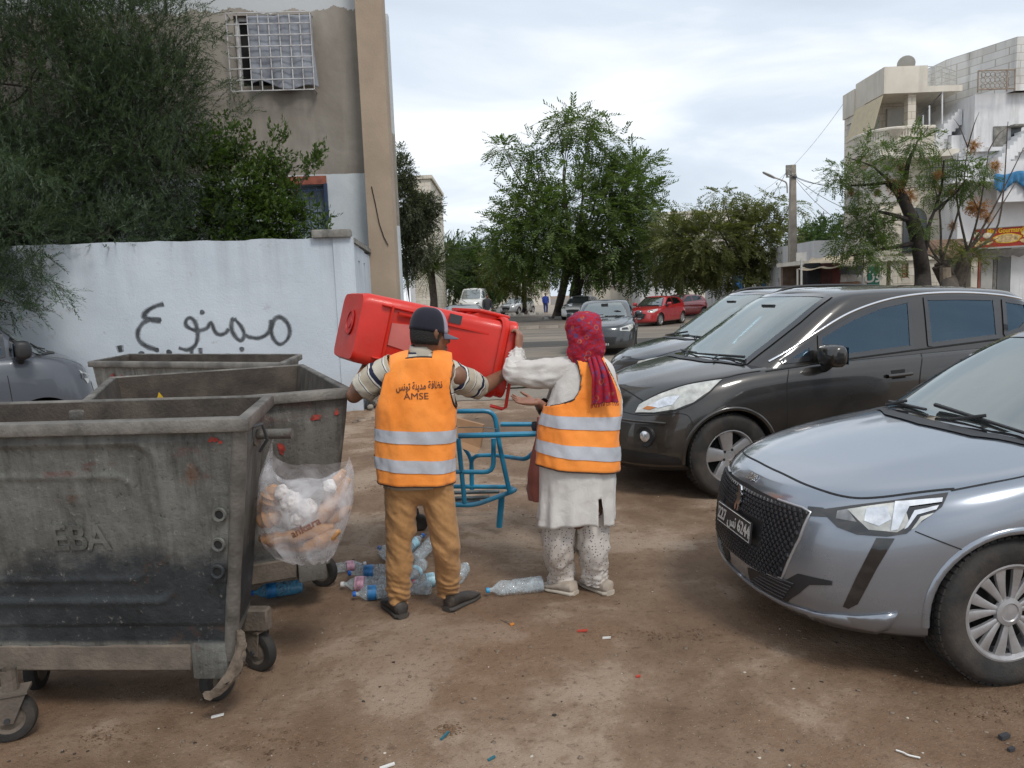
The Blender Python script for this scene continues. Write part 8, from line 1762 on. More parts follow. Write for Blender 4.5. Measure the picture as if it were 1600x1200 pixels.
M['print']=simple('vest_print',(.10,.035,.02),.7);tv,tf_=text_mesh('AMSE',.047,0);project_text(vcl,[Vector((v.x*1.12,v.y,0))for v in tv],tf_,Q(648, 622,3.8),Vector((1,0,-.03)),Vector((0,0,1)),M['print'], vm,'printed_letters')
tv,tf_=text_mesh("\uFEB2\uFEE7\uFEEE\uFE97 \uFE94\uFEE8\uFEF3\uFEAA\uFEE3 \uFE94\uFED3\uFE8E\uFEC8\uFEE7",.058,0,True);xs_=[v.x for v in tv];kx_=.235/(max(xs_)-min(xs_));project_text(vcl,[Vector((v.x*kx_,v.y*.9,0))for v in tv],tf_, Q(652, 606,3.8),Vector((1,0,.02)), Vector((0,0,1)),M['print'], vm,'printed_letters')
b=MB();wa=Q(652,742)
def legpts(h_, k_,a_, out):return[h_+Vector((0,0, .0)),h_.lerp(k_,.5), k_,k_.lerp(a_,.5),a_+Vector((0,0,.0))]
chain(b,[wa+Vector((-.06,0,.02)),wa+Vector((.06,0,.02))],[.108, .108]);chain(b,[hipL+Vector((.005, 0,.02)),hipR+Vector((-.005, 0,.02))],[.10,.10]);chain(b,[hipL, knL,anL+Vector((0,0, .0))], [.092, .074,.064]);chain(b, [hipR, knR,anR],[.092,.075, .064])
def tr_fold(zA):
 def f(co):
  d=fold(co,7, .012,3);lowk=max(0,1-(co.z-zA)/.20);r_=math.sin((co.z)*150+7*noise.noise(co*8))*.0075*lowk;kn=.010*noise.fractal(Vector((co.x*5,co.y*5,co.z*13+co.x*12)), .8,2,3)
  ax=anL if abs(co.x-anL.x)<abs(co.x-anR.x)else anR
  dv=Vector((co.x-ax.x,co.y-ax.y,0));dv=dv.normalized()if dv.length>1e-4 else Vector((0,0,0));return co+dv*(d+r_+kn)
 return f
tro=blend('trousers', b,.009,M['khaki'],man,10,.5,tr_fold(.06));modify(tro,[('SUBSURF',dict(levels=1,render_levels=1))])
M['shoe_dk']=simple('dark_shoe',(.03,.025, .022), .6,var=.4,scale=12,dirt=(.14,.10,.07),dirt_amt=.7);M['sole_dk']=simple('dark_sole', (.05,.045,.04),.8,dirt=(.16,.12,.08),dirt_amt=.6)
shoe(man,G(629,966)+Vector((0,.0,0)),G(629,966)+Vector((-.12,.22,0)),M['shoe_dk'],M['sole_dk'],.085,.047);shoe(man,G(700,955), G(700, 955)+Vector((.15,.19,0)),M['shoe_dk'],M['sole_dk'],.085,.047)
M['capdark']=fabric('cap_navy',(.016,.016, .026), weave=300,bump=.2);M['capwhite']=fabric('cap_print_panel',(.55,.52,.58),(.30,.24,.34),weave=40,bump=.2,scale=30,var=.4);M['hair']=simple('hair_dark',(.012,.011, .010), .8,bump=.8,bscale=150)
def capshell(name,rng_,mat,k=1.0,z0=.012,zmax=.135):
 mb=MB();n_=40;rings=[]
 for j in range(13):
  f=j/12;z=z0+(zmax-z0)*math.sin(f*math.pi/2);r_=math.cos(f*math.pi/2)**.62;row=[]
  for i in range(n_+1):
   t_=rng_[0]+(rng_[1]-rng_[0])*i/n_;row.append(P_(.083*k*r_*math.cos(t_),-.010+.102*k*r_*math.sin(t_),z-.010*math.sin(t_)*(1-f)))
  rings.append(row)
 mb.loft(rings,closed=False);o=mb.build(name,mat, capr,True,None);modify(o,[('SOLIDIFY',dict(thickness=.003,offset=1))]);return o
capr=empty('cap');capr.parent=man;KID.setdefault(man.name,[]).append(capr)
capshell('crown_back',(R(150),R(390)),M['capdark']);capshell('crown_front',(R(30),R(150)),M['capwhite'],1.008)
mb=MB();vs=[];fs=[]
for j in range(7):
 for i in range(15):
  t_=R(28+124*i/14);f=j/6;r0=1.0;L_=.075*math.sin(math.pi*(i/14))**.5*f;vs.append(P_(.083*math.cos(t_)*(1+.12*f),-.010+.102*math.sin(t_)+L_, .004-.018*f+-.010*abs(math.cos(t_))*f))
for j in range(6):
 for i in range(14):fs.append((j*15+i,j*15+i+1,(j+1)*15+i+1,(j+1)*15+i))
o=mesh_obj('peak',vs, fs,fabric('cap_peak',(.10,.10,.13),weave=250,bump=.15), capr,True);modify(o, [('SOLIDIFY', dict(thickness=.004))])
mb=MB();n_=30;rings=[]
for z,k_ in((.03,1.015),(.0, 1.01), (-.03, .97),(-.055,.90)):
 rings.append([P_(.079*k_*math.cos(t_),-.012+.098*k_*math.sin(t_),z)for t_ in[R(165+210*i/n_)for i in range(n_+1)]])
mb.loft(rings, closed=False);o=mb.build('hair',M['hair'],man,True,None);modify(o,[('SOLIDIFY',dict(thickness=.004,offset=1))])
mb=MB();ball(mb,P_(0, .070,-.072),.042,3,(.95,.75,.62),Rm_);o=mb.build('beard',simple('grey_stubble',(.12,.085,.065),.9,var=.5,scale=90,bump=.8),man);
for q in(-1,1):mb=MB();ball(mb,P_(q*.031,.079,.006),.010,2);mb.build('eye',simple('eye_'+('a' if q<0 else 'b'),(.4,.38, .36),.2),man)
# ---- woman: seen from behind, left arm stretched to the bin
Yw=4.19;W_=lambda px, py,Y=Yw:D(px, py,Y);zw=lambda py:D(905,py,Yw).z
wom=empty('person',(0,0,0),0,'woman in crimson printed headscarf, long white tunic and orange vest, reaching for the bin','person')
b=MB();hw_=W_(913,522);P2,Rm2=head(b,hw_,Vector((-.45,.9,-.1)), s=.95)
sl,sr=W_(885,582),W_(950,592);el2,wr2=W_(808,580, 4.30), W_(810,548,4.40);er2,rr2=W_(962,660,4.08),W_(935,700,4.0)
er2,rr2=W_(950,655,4.30),W_(915,690,4.42)
chain(b,[hw_+Vector((0,-.01, -.06)),W_(918,568)], [.052, .058]);chain(b,[W_(918,580),W_(908,650),W_(904,720),W_(902,770)],[.085,.12,.13,.135]);chain(b,[sl,W_(918,578),sr],[.055,.075, .055])
chain(b,[sl,el2],[.048,.04]);chain(b,[el2, wr2],[.038,.026]);chain(b,[sr,er2],[.048, .04]);chain(b,[er2,rr2],[.038,.026])
hL,hR=W_(880,790),W_(925,790);kL,kR=W_(873,850),W_(926,850);aL, aR=G(878,925)+Vector((0,.04,.085)),G(932, 926)+Vector((0,.04,.085));chain(b, [hL,kL,aL],[.08,.055,.038]);chain(b,[hR,kR,aR],[.08,.055,.038])
hand(b, wr2+Vector((0,.01,.012)),Vector((.15,.2,1)),Vector((-.9,.35,0)),.17,1.0,.1,.6,1);hand(b,rr2+(rr2-er2).normalized()*.01,(rr2-er2),Vector((-.5,.2,.6)),.165,.6,.1, .4,1)
blend('body',b,.0052, M['skin_w'],wom,5)
TW=Torso([(zw(815),W_(901,815).x,4.19,.208,.150), (zw(770),W_(901,770).x,4.19,.203,.15),(zw(720),W_(902,720).x,4.19,.203,.148),(zw(680),W_(904,680).x,4.19,.200,.142),(zw(640), W_(908,640).x,4.19,.198,.132),(zw(610),W_(912,610).x,4.19,.178,.12),(zw(590),W_(916,590).x,4.19,.158,.108),(zw(570),W_(918,570).x,4.19,.125,.095), (zw(556),W_(918,556).x,4.19,.07,.075)])
mb=MB();zz=[zw(813)+(zw(556)-zw(813))*j/60 for j in range(61)];rings=[]
for z in zz:
 f=max(0,min(1,(zw(735)-z)/(zw(735)-zw(813))));r_=TW.ring(z,96, .006,.010,7)
 rings.append([p+Vector((math.cos(2*math.pi*k/96),math.sin(2*math.pi*k/96),0))*(.012*f*math.sin(11*2*math.pi*k/96+1))+Vector((0,0,.012*f*math.sin(3*2*math.pi*k/96)))for k,p in enumerate(r_)])
vs=[v for r_ in rings for v in r_];fs=[]
for j in range(60):
 for k in range(96):
  if j<10 and k in(79,80):continue
  fs.append((j*96+k,j*96+(k+1)%96,(j+1)*96+(k+1)%96,(j+1)*96+k))
for j in range(11):
 vs[j*96+79]=vs[j*96+79]+Vector((-.008*(10-j)/10, 0,0));vs[j*96+81]=vs[j*96+81]+Vector((.010*(10-j)/10,0, 0))
tu=mesh_obj('tunic',vs,fs,M['tunic'],wom,True);modify(tu,[('SOLIDIFY', dict(thickness=.003, offset=-1))])
tube_cloth('sleeve',[sl+Vector((.06,.0,.0)),sl.lerp(el2, .4)+Vector((0,0,-.01)),el2+Vector((-.012, 0,-.004)),el2.lerp(wr2,.55)+Vector((-.008,0,0)), wr2+Vector((0,-.002, -.012))],[.092,.086, .068,.056,.042],M['tunic'], tu,56, .020,6,[(.5,.005,42),(.85,.005,60)],4,14, sy=1.0)
tube_cloth('sleeve',[sr+Vector((-.04,0,0)),sr.lerp(er2,.5),er2, er2.lerp(rr2, .9)],[.085,.075,.07, .06],M['tunic'],tu,32,.01,8,None,6,8,sy=1.0)
z_pitW, z_topW=zw(632),zw(566)
def wW(z):
 t_=[(zw(632), (W_(846,632).x,W_(975,632).x)),(zw(627),(W_(872, 632).x,W_(972,632).x)),(zw(620),(W_(894,622).x,W_(970,622).x)),(zw(608),(W_(903,608).x,W_(962,608).x)),(zw(590),(W_(906,590).x,W_(954,590).x)),(zw(566),(W_(899, 556).x,W_(942,566).x))]
 return interp(z,[(a, c[0])for a,c in t_]),interp(z,[(a, c[1])for a,c in t_])
vw,vcw=make_vest(wom, TW,zw(727),z_pitW,z_topW,wW,lambda u:.03, seed=9,bands=((zw(664),zw(645),-.012),(zw(708),zw(688), -.012)),hem=lambda t_:-.030*math.cos(t_), pz=lambda u,f:.014*f*(1-u))
m=Mat('spotted_cotton',.85,0,.2);co=m.coord('Object');v=m.voro(co,62,rand=.75);c=m.mix(m.ramp(v,[(.20,1.0),(.27, 0.0)]),(.60,.56,.52),(.06,.045,.06));c=m.mix(m.ramp(m.noise(co,4,6),[(.5,0.0),(.7,.35)]),c,(.42,.34,.27));m.set('Base Color', c);m.bump(m.noise(co,15,5,.6,.8),.4,.01);M['spots']=m.m
for h_, k_,a_, sd in((hL,kL, aL,2), (hR,kR,aR,6)):tube_cloth('trouser_leg',[h_,k_+Vector((0,0,0)), k_.lerp(a_,.6),a_+Vector((0,-.01,-.03))], [.105, .090,.085,.080,.070],M['spots'],wom,48,.020,8,[(.9,.006,70)],sd,12,caps=True,sy=.95)
mb=MB();ball(mb,(hL+hR)/2,.15,3,(1.2,.8,.9));mb.build('trouser_seat',simple('brown_lining', (.16,.09,.06),.9),wom)
M['shoe_w']=simple('beige_shoe',(.42,.36,.30),.7, var=.2,scale=14,dirt=(.20,.15,.11),dirt_amt=.6);M['sole_w']=simple('beige_sole',(.46,.41,.34),.8, dirt=(.18,.14,.10),dirt_amt=.6)
q=G(898,930);shoe(wom,q,q+Vector((-.17,.13,0)),M['shoe_w'],M['sole_w'],.08,.050);q=G(952,930);shoe(wom,q, q+Vector((-.13,.19,0)),M['shoe_w'],M['sole_w'],.08,.050)
m=Mat('printed_scarf',.8,0,.25);co=m.coord('Object');c=m.ramp(m.noise(co,7,5),[(.3,(.26,.008,.022)),(.7,(.40,.016,.032))]);v=m.voro(co,21);ringy=m.ramp(v, [(.20, 0.0),(.25,1.0),(.31, 1.0),(.36,0.0)]);c=m.mix(m.math('MULTIPLY',ringy,m.ramp(m.voro(co,21, out='Color'), [(.45, 0.0),(.6,.6)])),c,(.42,.16, .06));v2=m.voro(m.coord('Object',loc=(3,1,2)),17);c=m.mix(m.ramp(v2,[(.14,.85),(.30,0.0)]),c,(.07,.06,.16));n4=m.noise(co,38, 4,.6,2.0);c=m.mix(m.ramp(n4,[(.54, 0.0),(.60,.75)]),c,(.10,.05,.13))
m.set('Base Color',c);m.bump(m.math('ADD', m.noise(co,12,5,.6,1.0),m.math('MULTIPLY',m.noise(co,250,2),.2)),.6,.012);M['scarf']=m.m
sc=empty('headscarf');sc.parent=wom;KID.setdefault(wom.name,[]).append(sc)
b=MB();ball(b, hw_+Vector((-.0,-.005,.03)),.108,3,(.96,1.02,.93));chain(b,[hw_+Vector((0,-.01,-.02)),hw_+Vector((.01,-.02,-.075)),W_(915,562,4.17)],[.102, .092,.085]);chain(b, [W_(893,548,4.17),W_(915,553,4.12),W_(935,552,4.15)],[.03,.034,.03])
def scf(co):
 d=co-hw_;return co+Vector((d.x,d.y,d.z*.3)).normalized()*(.016*noise.fractal(Vector((co.x*5+co.z*6,co.y*5,co.z*9-co.x*8)),.8, 2.1,4))
blend('head_wrap',b,.006,M['scarf'],sc,5,.5,scf)
tail=[(928,556,4.10), (937,580,4.03),(941, 600,4.02),(944,628,4.02)];vs=[];n_,m_=16, 30;sp_=cr_curve([W_(*q)for q in tail],10);
for i,p in enumerate(sp_):
 f=i/(len(sp_)-1);w_=.034+.036*f
 for k in range(n_+1):
  u=k/n_-.5;vs.append(p+Vector((u*2*w_,-.012*math.cos(u*3)+.012*math.sin(u*19+f*3)-.01,-.015*abs(u)+.01*u)))
fs=[(i*(n_+1)+k,i*(n_+1)+k+1,(i+1)*(n_+1)+k+1,(i+1)*(n_+1)+k)for i in range(len(sp_)-1)for k in range(n_)];o=mesh_obj('scarf_tail',vs,fs,M['scarf'],sc,True);modify(o,[('SOLIDIFY',dict(thickness=.006))])
fv=MB();lastrow=vs[-(n_+1):]
for k in range(0,n_+1):fv.tube([lastrow[k],lastrow[k]+Vector((random.uniform(-.004,.004),0, -.018))],.002,4)
fv.build('fringe',M['scarf'],sc)
# ---- third person, almost hidden behind the woman: an open hand, a sleeve and a carrier bag show
Y3p=4.95;T_=lambda px,py,Y=Y3p:D(px,py,Y);per=empty('person',(0,0,0),0,'third person hidden behind the woman, only an open upturned hand and a brown sleeve showing','person');b=MB()
hd3=T_(917,520,5.1);P3_,Rm3=head(b, hd3,Vector((-.3,-.9, -.1)), s=.93);s3=T_(880,585,5.05);e3=T_(868,650, 4.98);w3=T_(840,628, 4.80)
chain(b,[hd3+Vector((0,0,-.06)),T_(915,560,5.1)], [.05,.055]);chain(b, [T_(912,580,5.1),T_(908,700,5.1),T_(906,760,5.1)],[.08, .12,.12]);chain(b,[s3,T_(945,585,5.1)],[.05,.05]);chain(b,[s3, e3,w3],[.045, .038,.026]);l3,r3=G(884,873),G(930,873);chain(b, [T_(892,765,5.1),T_(889,820,5.1),l3+Vector((0,0, .07))],[.075, .05,.035]);chain(b,[T_(922, 765,5.1),T_(926,820, 5.1),r3+Vector((0,0, .07))],[.075, .05,.035])
chain(b,[T_(945,585,5.1),T_(950,650,5.15), T_(935,690,5.0)],[.045,.038,.026]);hand(b,w3+Vector((-.012,0,.0)),Vector((-1,-.1,.12)),Vector((0, -.35,1)),.175,.22,.28,.1,-1);hand(b,T_(934,694,5.0),Vector((-.3,-.2,-1)),Vector((-1,0,0)), .17,.8)
blend('body',b,.0055, M['skin_w'],per,5);M['brown_cloth']=fabric('brown_jacket',(.085,.06,.042),weave=200,bump=.4)
tube_cloth('sleeve',[s3+Vector((.03,0,0)), s3.lerp(e3,.6),e3+Vector((0,0,-.01)),e3.lerp(w3, .75)], [.085, .075,.07,.052],M['brown_cloth'],per,32,.012,9,None,8,8, sy=1)
T3=Torso([(zw(800),T_(906,800,5.1).x,5.1,.16,.12),(zw(700),T_(908,700, 5.1).x,5.1,.165,.12),(zw(600),T_(912,600, 5.1).x,5.1,.17,.11), (zw(575),T_(913,575, 5.1).x,5.1,.12,.09), (zw(560),T_(914,560, 5.1).x,5.1,.07,.07)]);mb=MB();mb.loft([T3.ring(zw(800)+(zw(560)-zw(800))*j/30,40,0, .008)for j in range(31)]);mb.build('jacket',M['brown_cloth'],per,True,None)
for a_, k_ in((l3,T_(892,770,5.1)), (r3,T_(922,770,5.1))):tube_cloth('trouser_leg',[k_,k_.lerp(a_, .5),a_+Vector((0,0,.06))],[.10,.08,.065], M['brown_cloth'],per,28,.01,8,None,1,8,caps=True)
for a_ in(l3,r3):shoe(per,a_+Vector((0,.05,0)),a_+Vector((-.05, -.17,0)),M['shoe_dk'],M['sole_dk'],.075,.045)
tube_cloth('sleeve',[T_(945, 585,5.1)+Vector((-.04,0,0)),T_(949,630,5.14),T_(950,655,5.15), T_(940,682,5.03)],[.085,.072,.066, .052], M['brown_cloth'],per,32,.012,9,None,2,8,sy=1)
b=MB();ball(b, P3_(0, -.022, .045), .098,3,(.86,1.02,.92),Rm3);ball(b, P3_(0, -.05,-.01),.085,3,(.95,.8,1),Rm3);blend('hair',b,.006,M['hair'],per,2,.4)
cb=T_(842,735, 4.72);b=MB();rings=[]
for h_, w_,d_ in((-.20,.02,.02),(-.19,.065,.05),(-.12,.085,.06),(-.02, .075,.05),(.10,.05,.03),(.22,.025, .015), (.34,.014,.010)):
 rings.append([cb+Vector((w_*math.cos(t_)*(1+.15*math.sin(4*t_+h_*20))+.10*(h_+.2)*.3,d_*math.sin(t_)*(1+.15*math.sin(5*t_)),h_))for t_ in[2*math.pi*k/30 for k in range(30)]])
b.loft(rings,caps=True);o=b.build('carrier_bag',fabric('pinkish_bag',(.36,.12,.09),weave=60,bump=.6,rough=.5,var=.3));tag(o,'reddish pink carrier bag hanging just left of the white tunic','bag')
def walker(px, py_foot,Y,top,bottom,label, z0=.15):
 f=G(px,py_foot,z0);f=Vector((D(px, py_foot,Y).x, Y,z0));r_=empty('person',tuple(f), random.uniform(-.6,.6),label,'person');b=MB();P0=lambda x,y,z:Vector((x,y,z))
 head(b,P0(0,0,1.60), Vector((.3,-1,0)));chain(b, [P0(0, 0,1.5),P0(0,0,1.4)], [.05,.06]);chain(b,[P0(0,0, 1.35), P0(0,0,1.0)], [.12,.13]);chain(b,[P0(-.19,0,1.38),P0(.19,0,1.38)],[.055,.055])
 for s_ in(-1, 1):chain(b,[P0(s_*.2,0,1.38),P0(s_*.25,.04*s_,1.1),P0(s_*.24,-.1,.87)],[.05, .04,.03]);chain(b,[P0(s_*.09,0,.95),P0(s_*.10,-.06*s_,.5),P0(s_*.11,.12*s_,.07),P0(s_*.11, .12*s_-.12,.05)],[.09,.06,.045,.04]);hand(b,P0(s_*.24,-.1,.86),Vector((0,-.2,-1)),Vector((-s_,0,0)),.17, .4)
 blend('body', b,.014,M['skin_m'],r_,3);mb=MB();mb.loft([[P0(w_*math.cos(t_), d_*math.sin(t_),z)for t_ in[2*math.pi*k/20 for k in range(20)]]for z, w_,d_ in((.85,.19,.15),(1.1,.19,.15),(1.35,.21,.14),(1.44,.17, .10),(1.47,.07,.07))]);mb.build('shirt',top,r_)
 for s_ in(-1, 1):mb=MB();mb.tube([P0(s_*.20,0,1.40),P0(s_*.25, .04*s_,1.1),P0(s_*.24,-.08, .92)], [.07,.06,.05],12);mb.build('sleeve',top,r_);mb=MB();mb.tube([P0(s_*.09,0,.95),P0(s_*.10,-.06*s_,.5),P0(s_*.11,.12*s_,.1)],[.11,.085, .07],12);mb.build('trouser_leg',bottom,r_)
 mb=MB();ball(mb,P0(0,.015,1.64),.10,2,(.9,1,.9));mb.build('hair',M['hair'],r_)
walker(853,487,66,simple('blue_clothes',(.02,.05, .28),.8),simple('blue_clothes_dark',(.02, .04,.16),.8), 'distant pedestrian in bright blue clothes between the tree trunks');walker(762,490,44,simple('black_white_top',(.03,.03,.035),.8),simple('pale_trousers',(.4,.4,.4),.8),'distant pedestrian in a black top beside the white van')
# -- bottles and litter
M['pet']=clearmat('pet_plastic',(.62,.72,.78),.30,.06);M['pet_blue']=clearmat('pet_plastic_blue',(.10,.38,.62),.55,.06)
M['capblue']=simple('blue_cap',(.01,.12,.50),.4);M['capred']=simple('red_cap',(.55,.02,.03),.4);M['capwhite2']=simple('white_cap',(.7,.7,.7),.4);M['caplight']=simple('light_blue_cap',(.03,.30,.55),.4)
M['lab_blue']=simple('label_blue',(.03,.20,.48),.4,var=.5,scale=25);M['lab_pink']=simple('label_pink',(.62,.35,.45),.4, var=.6,scale=30);M['lab_sky']=simple('label_sky',(.35,.58,.72),.4,var=.5,scale=30)
def bottle(px, py,yaw,L=.31, r=.043,cap='capblue',lab='lab_blue',film='pet',label='',tilt=0,z=None,roll=0):
 g=G(px,py,r);root=empty('plastic_bottle', (g.x,g.y,r if z is None else z),0, label, 'bottle');root.rotation_euler=(0,tilt,yaw)
 T=Matrix.Rotation(R(90),4,'Y')
 pr=[];h0=-L/2
 for i in range(9):pr.append((r*math.sin(math.pi/2*min(1,i/3))if i<3 else r,h0+(.0 if i==0 else.004*i)))
 y=h0+.036
 while y<h0+L*.68:pr+=[(r,y),(r*.93,y+.006),(r,y+.012)];y+=.019
 s0=y
 for i in range(7):f=i/6;pr.append((r+(.0125-r)*(f**1.6),s0+(L/2-.035-s0)*f))
 pr+=[(.0125,L/2-.018)];mb=MB();mb.lathe(pr,28,T)
 for v in mb.v:
  k=noise.fractal(Vector((v.x*14+px,v.y*14,v.z*14)),.8,2,3);f=1-.22*max(0,k);v.y*=f;v.z=v.z*f
  v.z=max(v.z, -r*.97)
 mb.build('shell',M[film],root,True,None);mb=MB();mb.lathe([(.0,L/2),(.0145,L/2),(.0155,L/2-.004), (.0155,L/2-.018),(.0135,L/2-.018)],18,T);mb.build('cap',M[cap],root)
 if lab:mb=MB();mb.lathe([(r*1.012, L*.02),(r*1.012,L*.20)],28, T);mb.build('label', M[lab],root)
 return root
V3=Vector;A=R
bottle(433,921,A(197),.30,.043,'capblue','lab_blue','pet_blue', 'crushed blue plastic bottle lying alone under the bread bag')
bottle(805,917,A(193),.34,.046,'caplight', None,'pet','long clear bottle with a light blue cap lying alone beside the woman')
bottle(540,886,A(20), .26,.036,'capwhite2','lab_pink','pet','clear bottle with pink label touching the container caster')
bottle(585,893,A(185),.32,.044,'capblue','lab_blue','pet','ribbed clear bottle lying left of the left tan trouser leg, topmost in the row')
bottle(572,912,A(178),.30,.044,'capwhite2','lab_pink','pet','clear bottle with pink and white label and white cap, left of the man')
bottle(590,925,A(188),.28,.042,'capblue','lab_blue','pet','bottle with dark blue cap lowest in the heap, half behind the left tan trouser leg')
bottle(605,865,A(120),.30,.044,'capblue',None,'pet','clear bottle at the far left of the heap behind the left leg')
bottle(640,860,A(55), .30,.042,'capblue','lab_sky','pet','clear bottle standing highest in the heap between the legs, blue neck',tilt=-.25,z=.07)
bottle(668,862,A(62), .30,.042,'capwhite2',None,'pet','clear bottle leaning beside the right leg in the heap',tilt=-.3, z=.075)
bottle(650,893,A(-100),.28,.043,'caplight','lab_sky','pet','bottle with round sky-blue label between the legs')
bottle(640,918,A(170),.27,.042,'capblue','lab_blue','pet','bottle lying crosswise in front of the heap between the legs')
bottle(680,905,A(195),.28,.042,'capred','lab_sky','pet', 'bottle with a bright red cap between the legs')
bottle(722,893,A(80), .24,.040,'capwhite2',None,'pet','small clear bottle just right of the right tan trouser leg')
mb=MB();mb.tube(cr_curve([G(635,888,.03),G(645,882,.07), G(642, 895,.09),G(636,905,.02)],5),.003,5);tag(mb.build('cable_scrap',M['iron']),'bent black wire scrap among the bottles','wire')
def scrap(name,px,py, L,w,ang,mat,label,cat,h=.006):
 g=G(px,py);gz=gheight(g.x,g.y);mb=MB();mb.box((0,0,0),(L,w,h));
 for v in mb.v:v.z+=.004*math.sin(v.x*60)
 o=mb.build(name,mat, None,False);o.location=(g.x,g.y,gz+h*.6+.002);o.rotation_euler=(0,.05,ang);return tag(o,label,cat)
M['paper']=simple('paper_white',(.66,.65,.62),.8);M['teal']=simple('teal_plastic',(.02,.12, .16),.5);M['orange_leaf']=simple('orange_leaf',(.55,.20,.03),.7);M['red_leaf']=simple('red_scrap',(.42,.05,.03),.7);M['yellow_leaf']=simple('yellow_leaf',(.65,.40,.02),.6);M['twig']=simple('twig',(.10,.07,.05),.9)
scrap('paper_scrap',605,1197,.055,.012,.35,M['paper'],'white paper strip at the bottom edge of the picture','paper');scrap('plastic_tube',695,1151, .05,.008,1.0, M['teal'],'dark teal plastic tube on the dirt in front','litter',.008)
scrap('cigarette_end',948,999,.04,.009,-.25,M['paper'],'white cigarette end right of the red scrap','litter',.008);scrap('leaf',800,978,.02, .018,.4,M['orange_leaf'],'orange leaf on the dirt below the man and woman','leaf');scrap('plastic_scrap',910,988,.05,.018,-.2,M['red_leaf'],'red scrap on the dirt below the woman','litter');scrap('plastic_scrap',768, 1187,.03,.01, .6,M['teal'], 'tiny blue scrap near the bottom edge','litter');scrap('paper_scrap', 340,1119,.05, .012,.2,M['paper'],'pale paper sliver in front of the nearest container','paper');scrap('seed_pod',997,1058,.02,.012,0,M['red_leaf'],'small dark red pod on the dirt left of the hatchback', 'pod');scrap('stone',1569,1151,.035,.02,.2,M['iron'],'larger black pebble below the front wheel', 'stone',.015);scrap('stone',1580,1170,.022,.014, .2,M['iron'], 'smaller black pebble below the larger one','stone',.012)
mb=MB();tag(mb.tube(cr_curve([G(1400,1172, .008), G(1412,1176,.008),G(1420,1180,.008),G(1438,1184, .008)],5),.0035,5).build('string_scrap',M['paper']),'white string scrap below the bumper of the hatchback','litter')
mb=MB();tag(mb.tube([G(782,968,.006),G(798,976,.008)],.0015,4).build('stalk', M['twig']),'thin leaf stalk beside the orange leaf','leaf')
lf=MB();c_=D(249,622, 3.68);lf.add([c_+V3(q)for q in((0, 0,.03),(.018, .006,0),(.008,.01,-.035),(-.014,.004,-.005))],[(0,1,2,3)]);tag(lf.build('leaf',M['yellow_leaf'],None,False),'yellow leaf stuck on the inner rim of the nearest container','leaf')
def grit(name, n,smin,smax,mat,xr,yr,label,flat=.6,clus=None):
 ico=bmesh.new();bmesh.ops.create_icosphere(ico,subdivisions=1, radius=1);V0=np.array([tuple(v.co)for v in ico.verts]);F0=np.array([[v.index for v in f.verts]for f in ico.faces]);ico.free()
 y=yr[0]+(yr[1]-yr[0])*rng.random(n)**1.6;x=rng.uniform(-1,1,n)*(0.3+y*.75);s=smin+(smax-smin)*rng.random(n)**4
 if clus is not None:
  k=rng.integers(0,len(clus),n);cc=np.array(clus);x=cc[k,0]+rng.normal(0,1,n)*cc[k,2];y=cc[k,1]+rng.normal(0,1,n)*cc[k, 3]
 z=np.array([gheight(a,b_)for a,b_ in zip(x,y)]);jit=rng.uniform(.6,1.3,(n,len(V0),1));sc3=np.stack([rng.uniform(.7,1.3,n),rng.uniform(.7,1.3,n),rng.uniform(.4,.8,n)*flat],1)
 a=rng.uniform(0,6.28,n);W=V0[None]*jit*sc3[:,None,:]*s[:,None, None];ca,sa=np.cos(a)[:,None],np.sin(a)[:,None];X=W[...,0]*ca-W[...,1]*sa;Y=W[...,0]*sa+W[...,1]*ca
 W=np.stack([X+x[:,None],Y+y[:,None],W[...,2]+z[:,None]+s[:,None]*.15],2).reshape(-1,3);F=(F0[None]+(np.arange(n)*len(V0))[:,None,None]).reshape(-1,3)
 o=np_mesh(name,W,F,mat);o['kind']='stuff';o['label']=label;return o
grit('gravel', 5200,.0015,.012,simple('grit_brown',(.17, .13,.095),.9, var=.4),(-6,6),(1.6, 12),'brown grit scattered on the dirt')
grit('gravel', 900,.0015,.008,simple('grit_pale', (.48,.43,.36),.9,var=.2),(-6,6),(1.6,11), 'pale grit and shell bits scattered on the dirt');grit('gravel',1300, .0015, .009,simple('grit_dark',(.035,.028,.022), .9,var=.3),(-6,6),(1.6,11), 'dark seeds and crumbs scattered on the dirt')
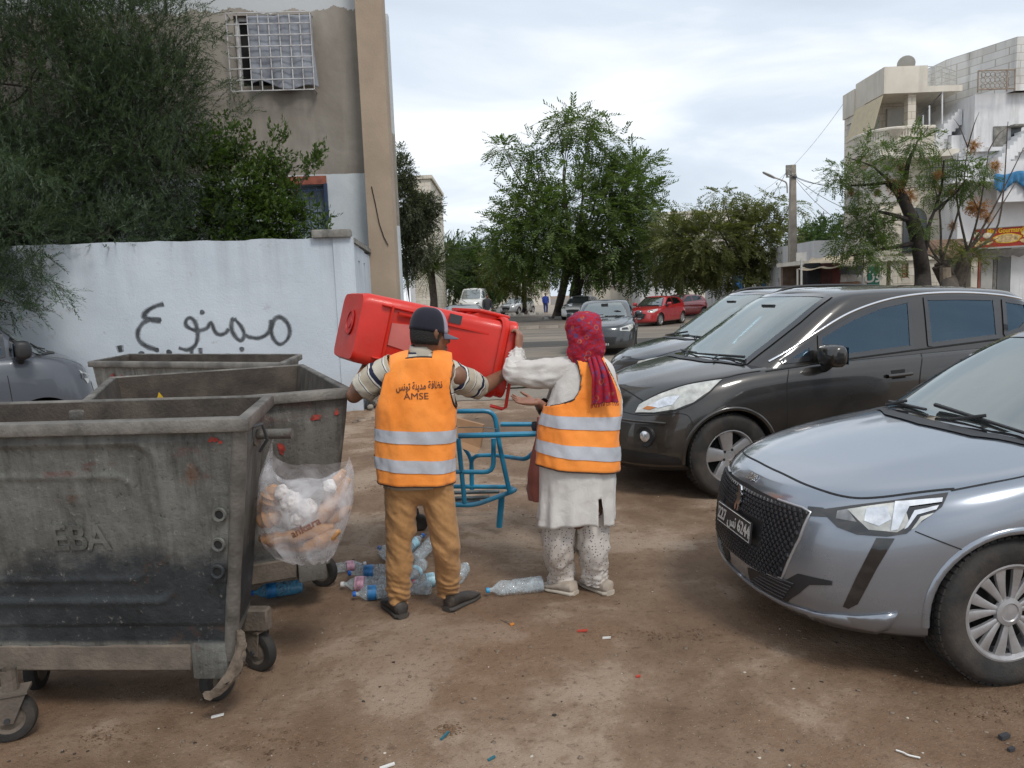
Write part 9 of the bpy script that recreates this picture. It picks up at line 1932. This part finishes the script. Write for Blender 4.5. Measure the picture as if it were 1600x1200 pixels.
cl_=[(G(px,py).x,G(px,py).y, sx,sy)for px, py,sx, sy in((160,1155,.12, .05),(430,1160,.12,.05),(700,1140, .03,.02),(1020,992,.12,.04),(1090, 990,.15,.04), (780,720,.3,.15),(830,760,.3,.15), (560,700,.2,.2),(590,760,.15,.15), (1550, 1110,.1,.05))]
grit('crumbled_leaves',1500, .002,.010,simple('leaf_crumbs',(.13,.075, .04),.9,var=.5),None,(1.6,8),'heaps of crumbled leaves and grit',.3,cl_)
cl_=[(-2.0,11.25,.3,.12),(-2.3,11.1,.5,.10),(-1.9,11.7,.15,.25),(-4,10.9,1.4, .08),(-1.75,12.6,.1, .5)]
grit('rubble', 700,.01,.07,simple('rubble_brown', (.21,.16,.12),.95,var=.35), None,(1,2),'rubble and dirt banked along the foot of the wall',.7,cl_)
mb=MB();ng=40
for k in range(90):
 x,y=random.uniform(-3,3),1.9+7*random.random()**1.5;a=random.uniform(0,3.1);L=random.uniform(.015,.06);z=gheight(x,y)+.003;mb.tube([V3((x,y,z)),V3((x+L*.5*math.cos(a)+.003,y+L*.5*math.sin(a),z+.003)),V3((x+L*math.cos(a),y+L*math.sin(a),z))],.0012,4)
o=mb.build('twigs',M['twig']);o['kind']='stuff';o['label']='thin twigs scattered on the dirt'
vs=[];fs=[];n_,m_=70, 8
for j in range(m_+1):
 for i in range(n_+1):
  s=-.2+(WL+.6)*i/n_;f=j/m_;hgt_=.13*math.sin(math.pi*f)*(.6+.5*fbm(s, f,1.3, 3));p=WA+wd*s+wn_*(-.05+.75*f*(1+.3*fbm(s,2,.8,3)));vs.append(V3((p.x,p.y,gheight(p.x,p.y)*.3-.004+max(0,(1-f))*.12*(.7+.5*fbm(s,5,1.5,3))*(1-f)+.01*fbm(s,f*3,6,3)*(1-f))))
for j in range(m_):
 for i in range(n_):fs.append((j*(n_+1)+i, (j+1)*(n_+1)+i,(j+1)*(n_+1)+i+1,j*(n_+1)+i+1))
tag(mesh_obj('dirt_bank',vs, fs,gmat,None, True), kind='structure')
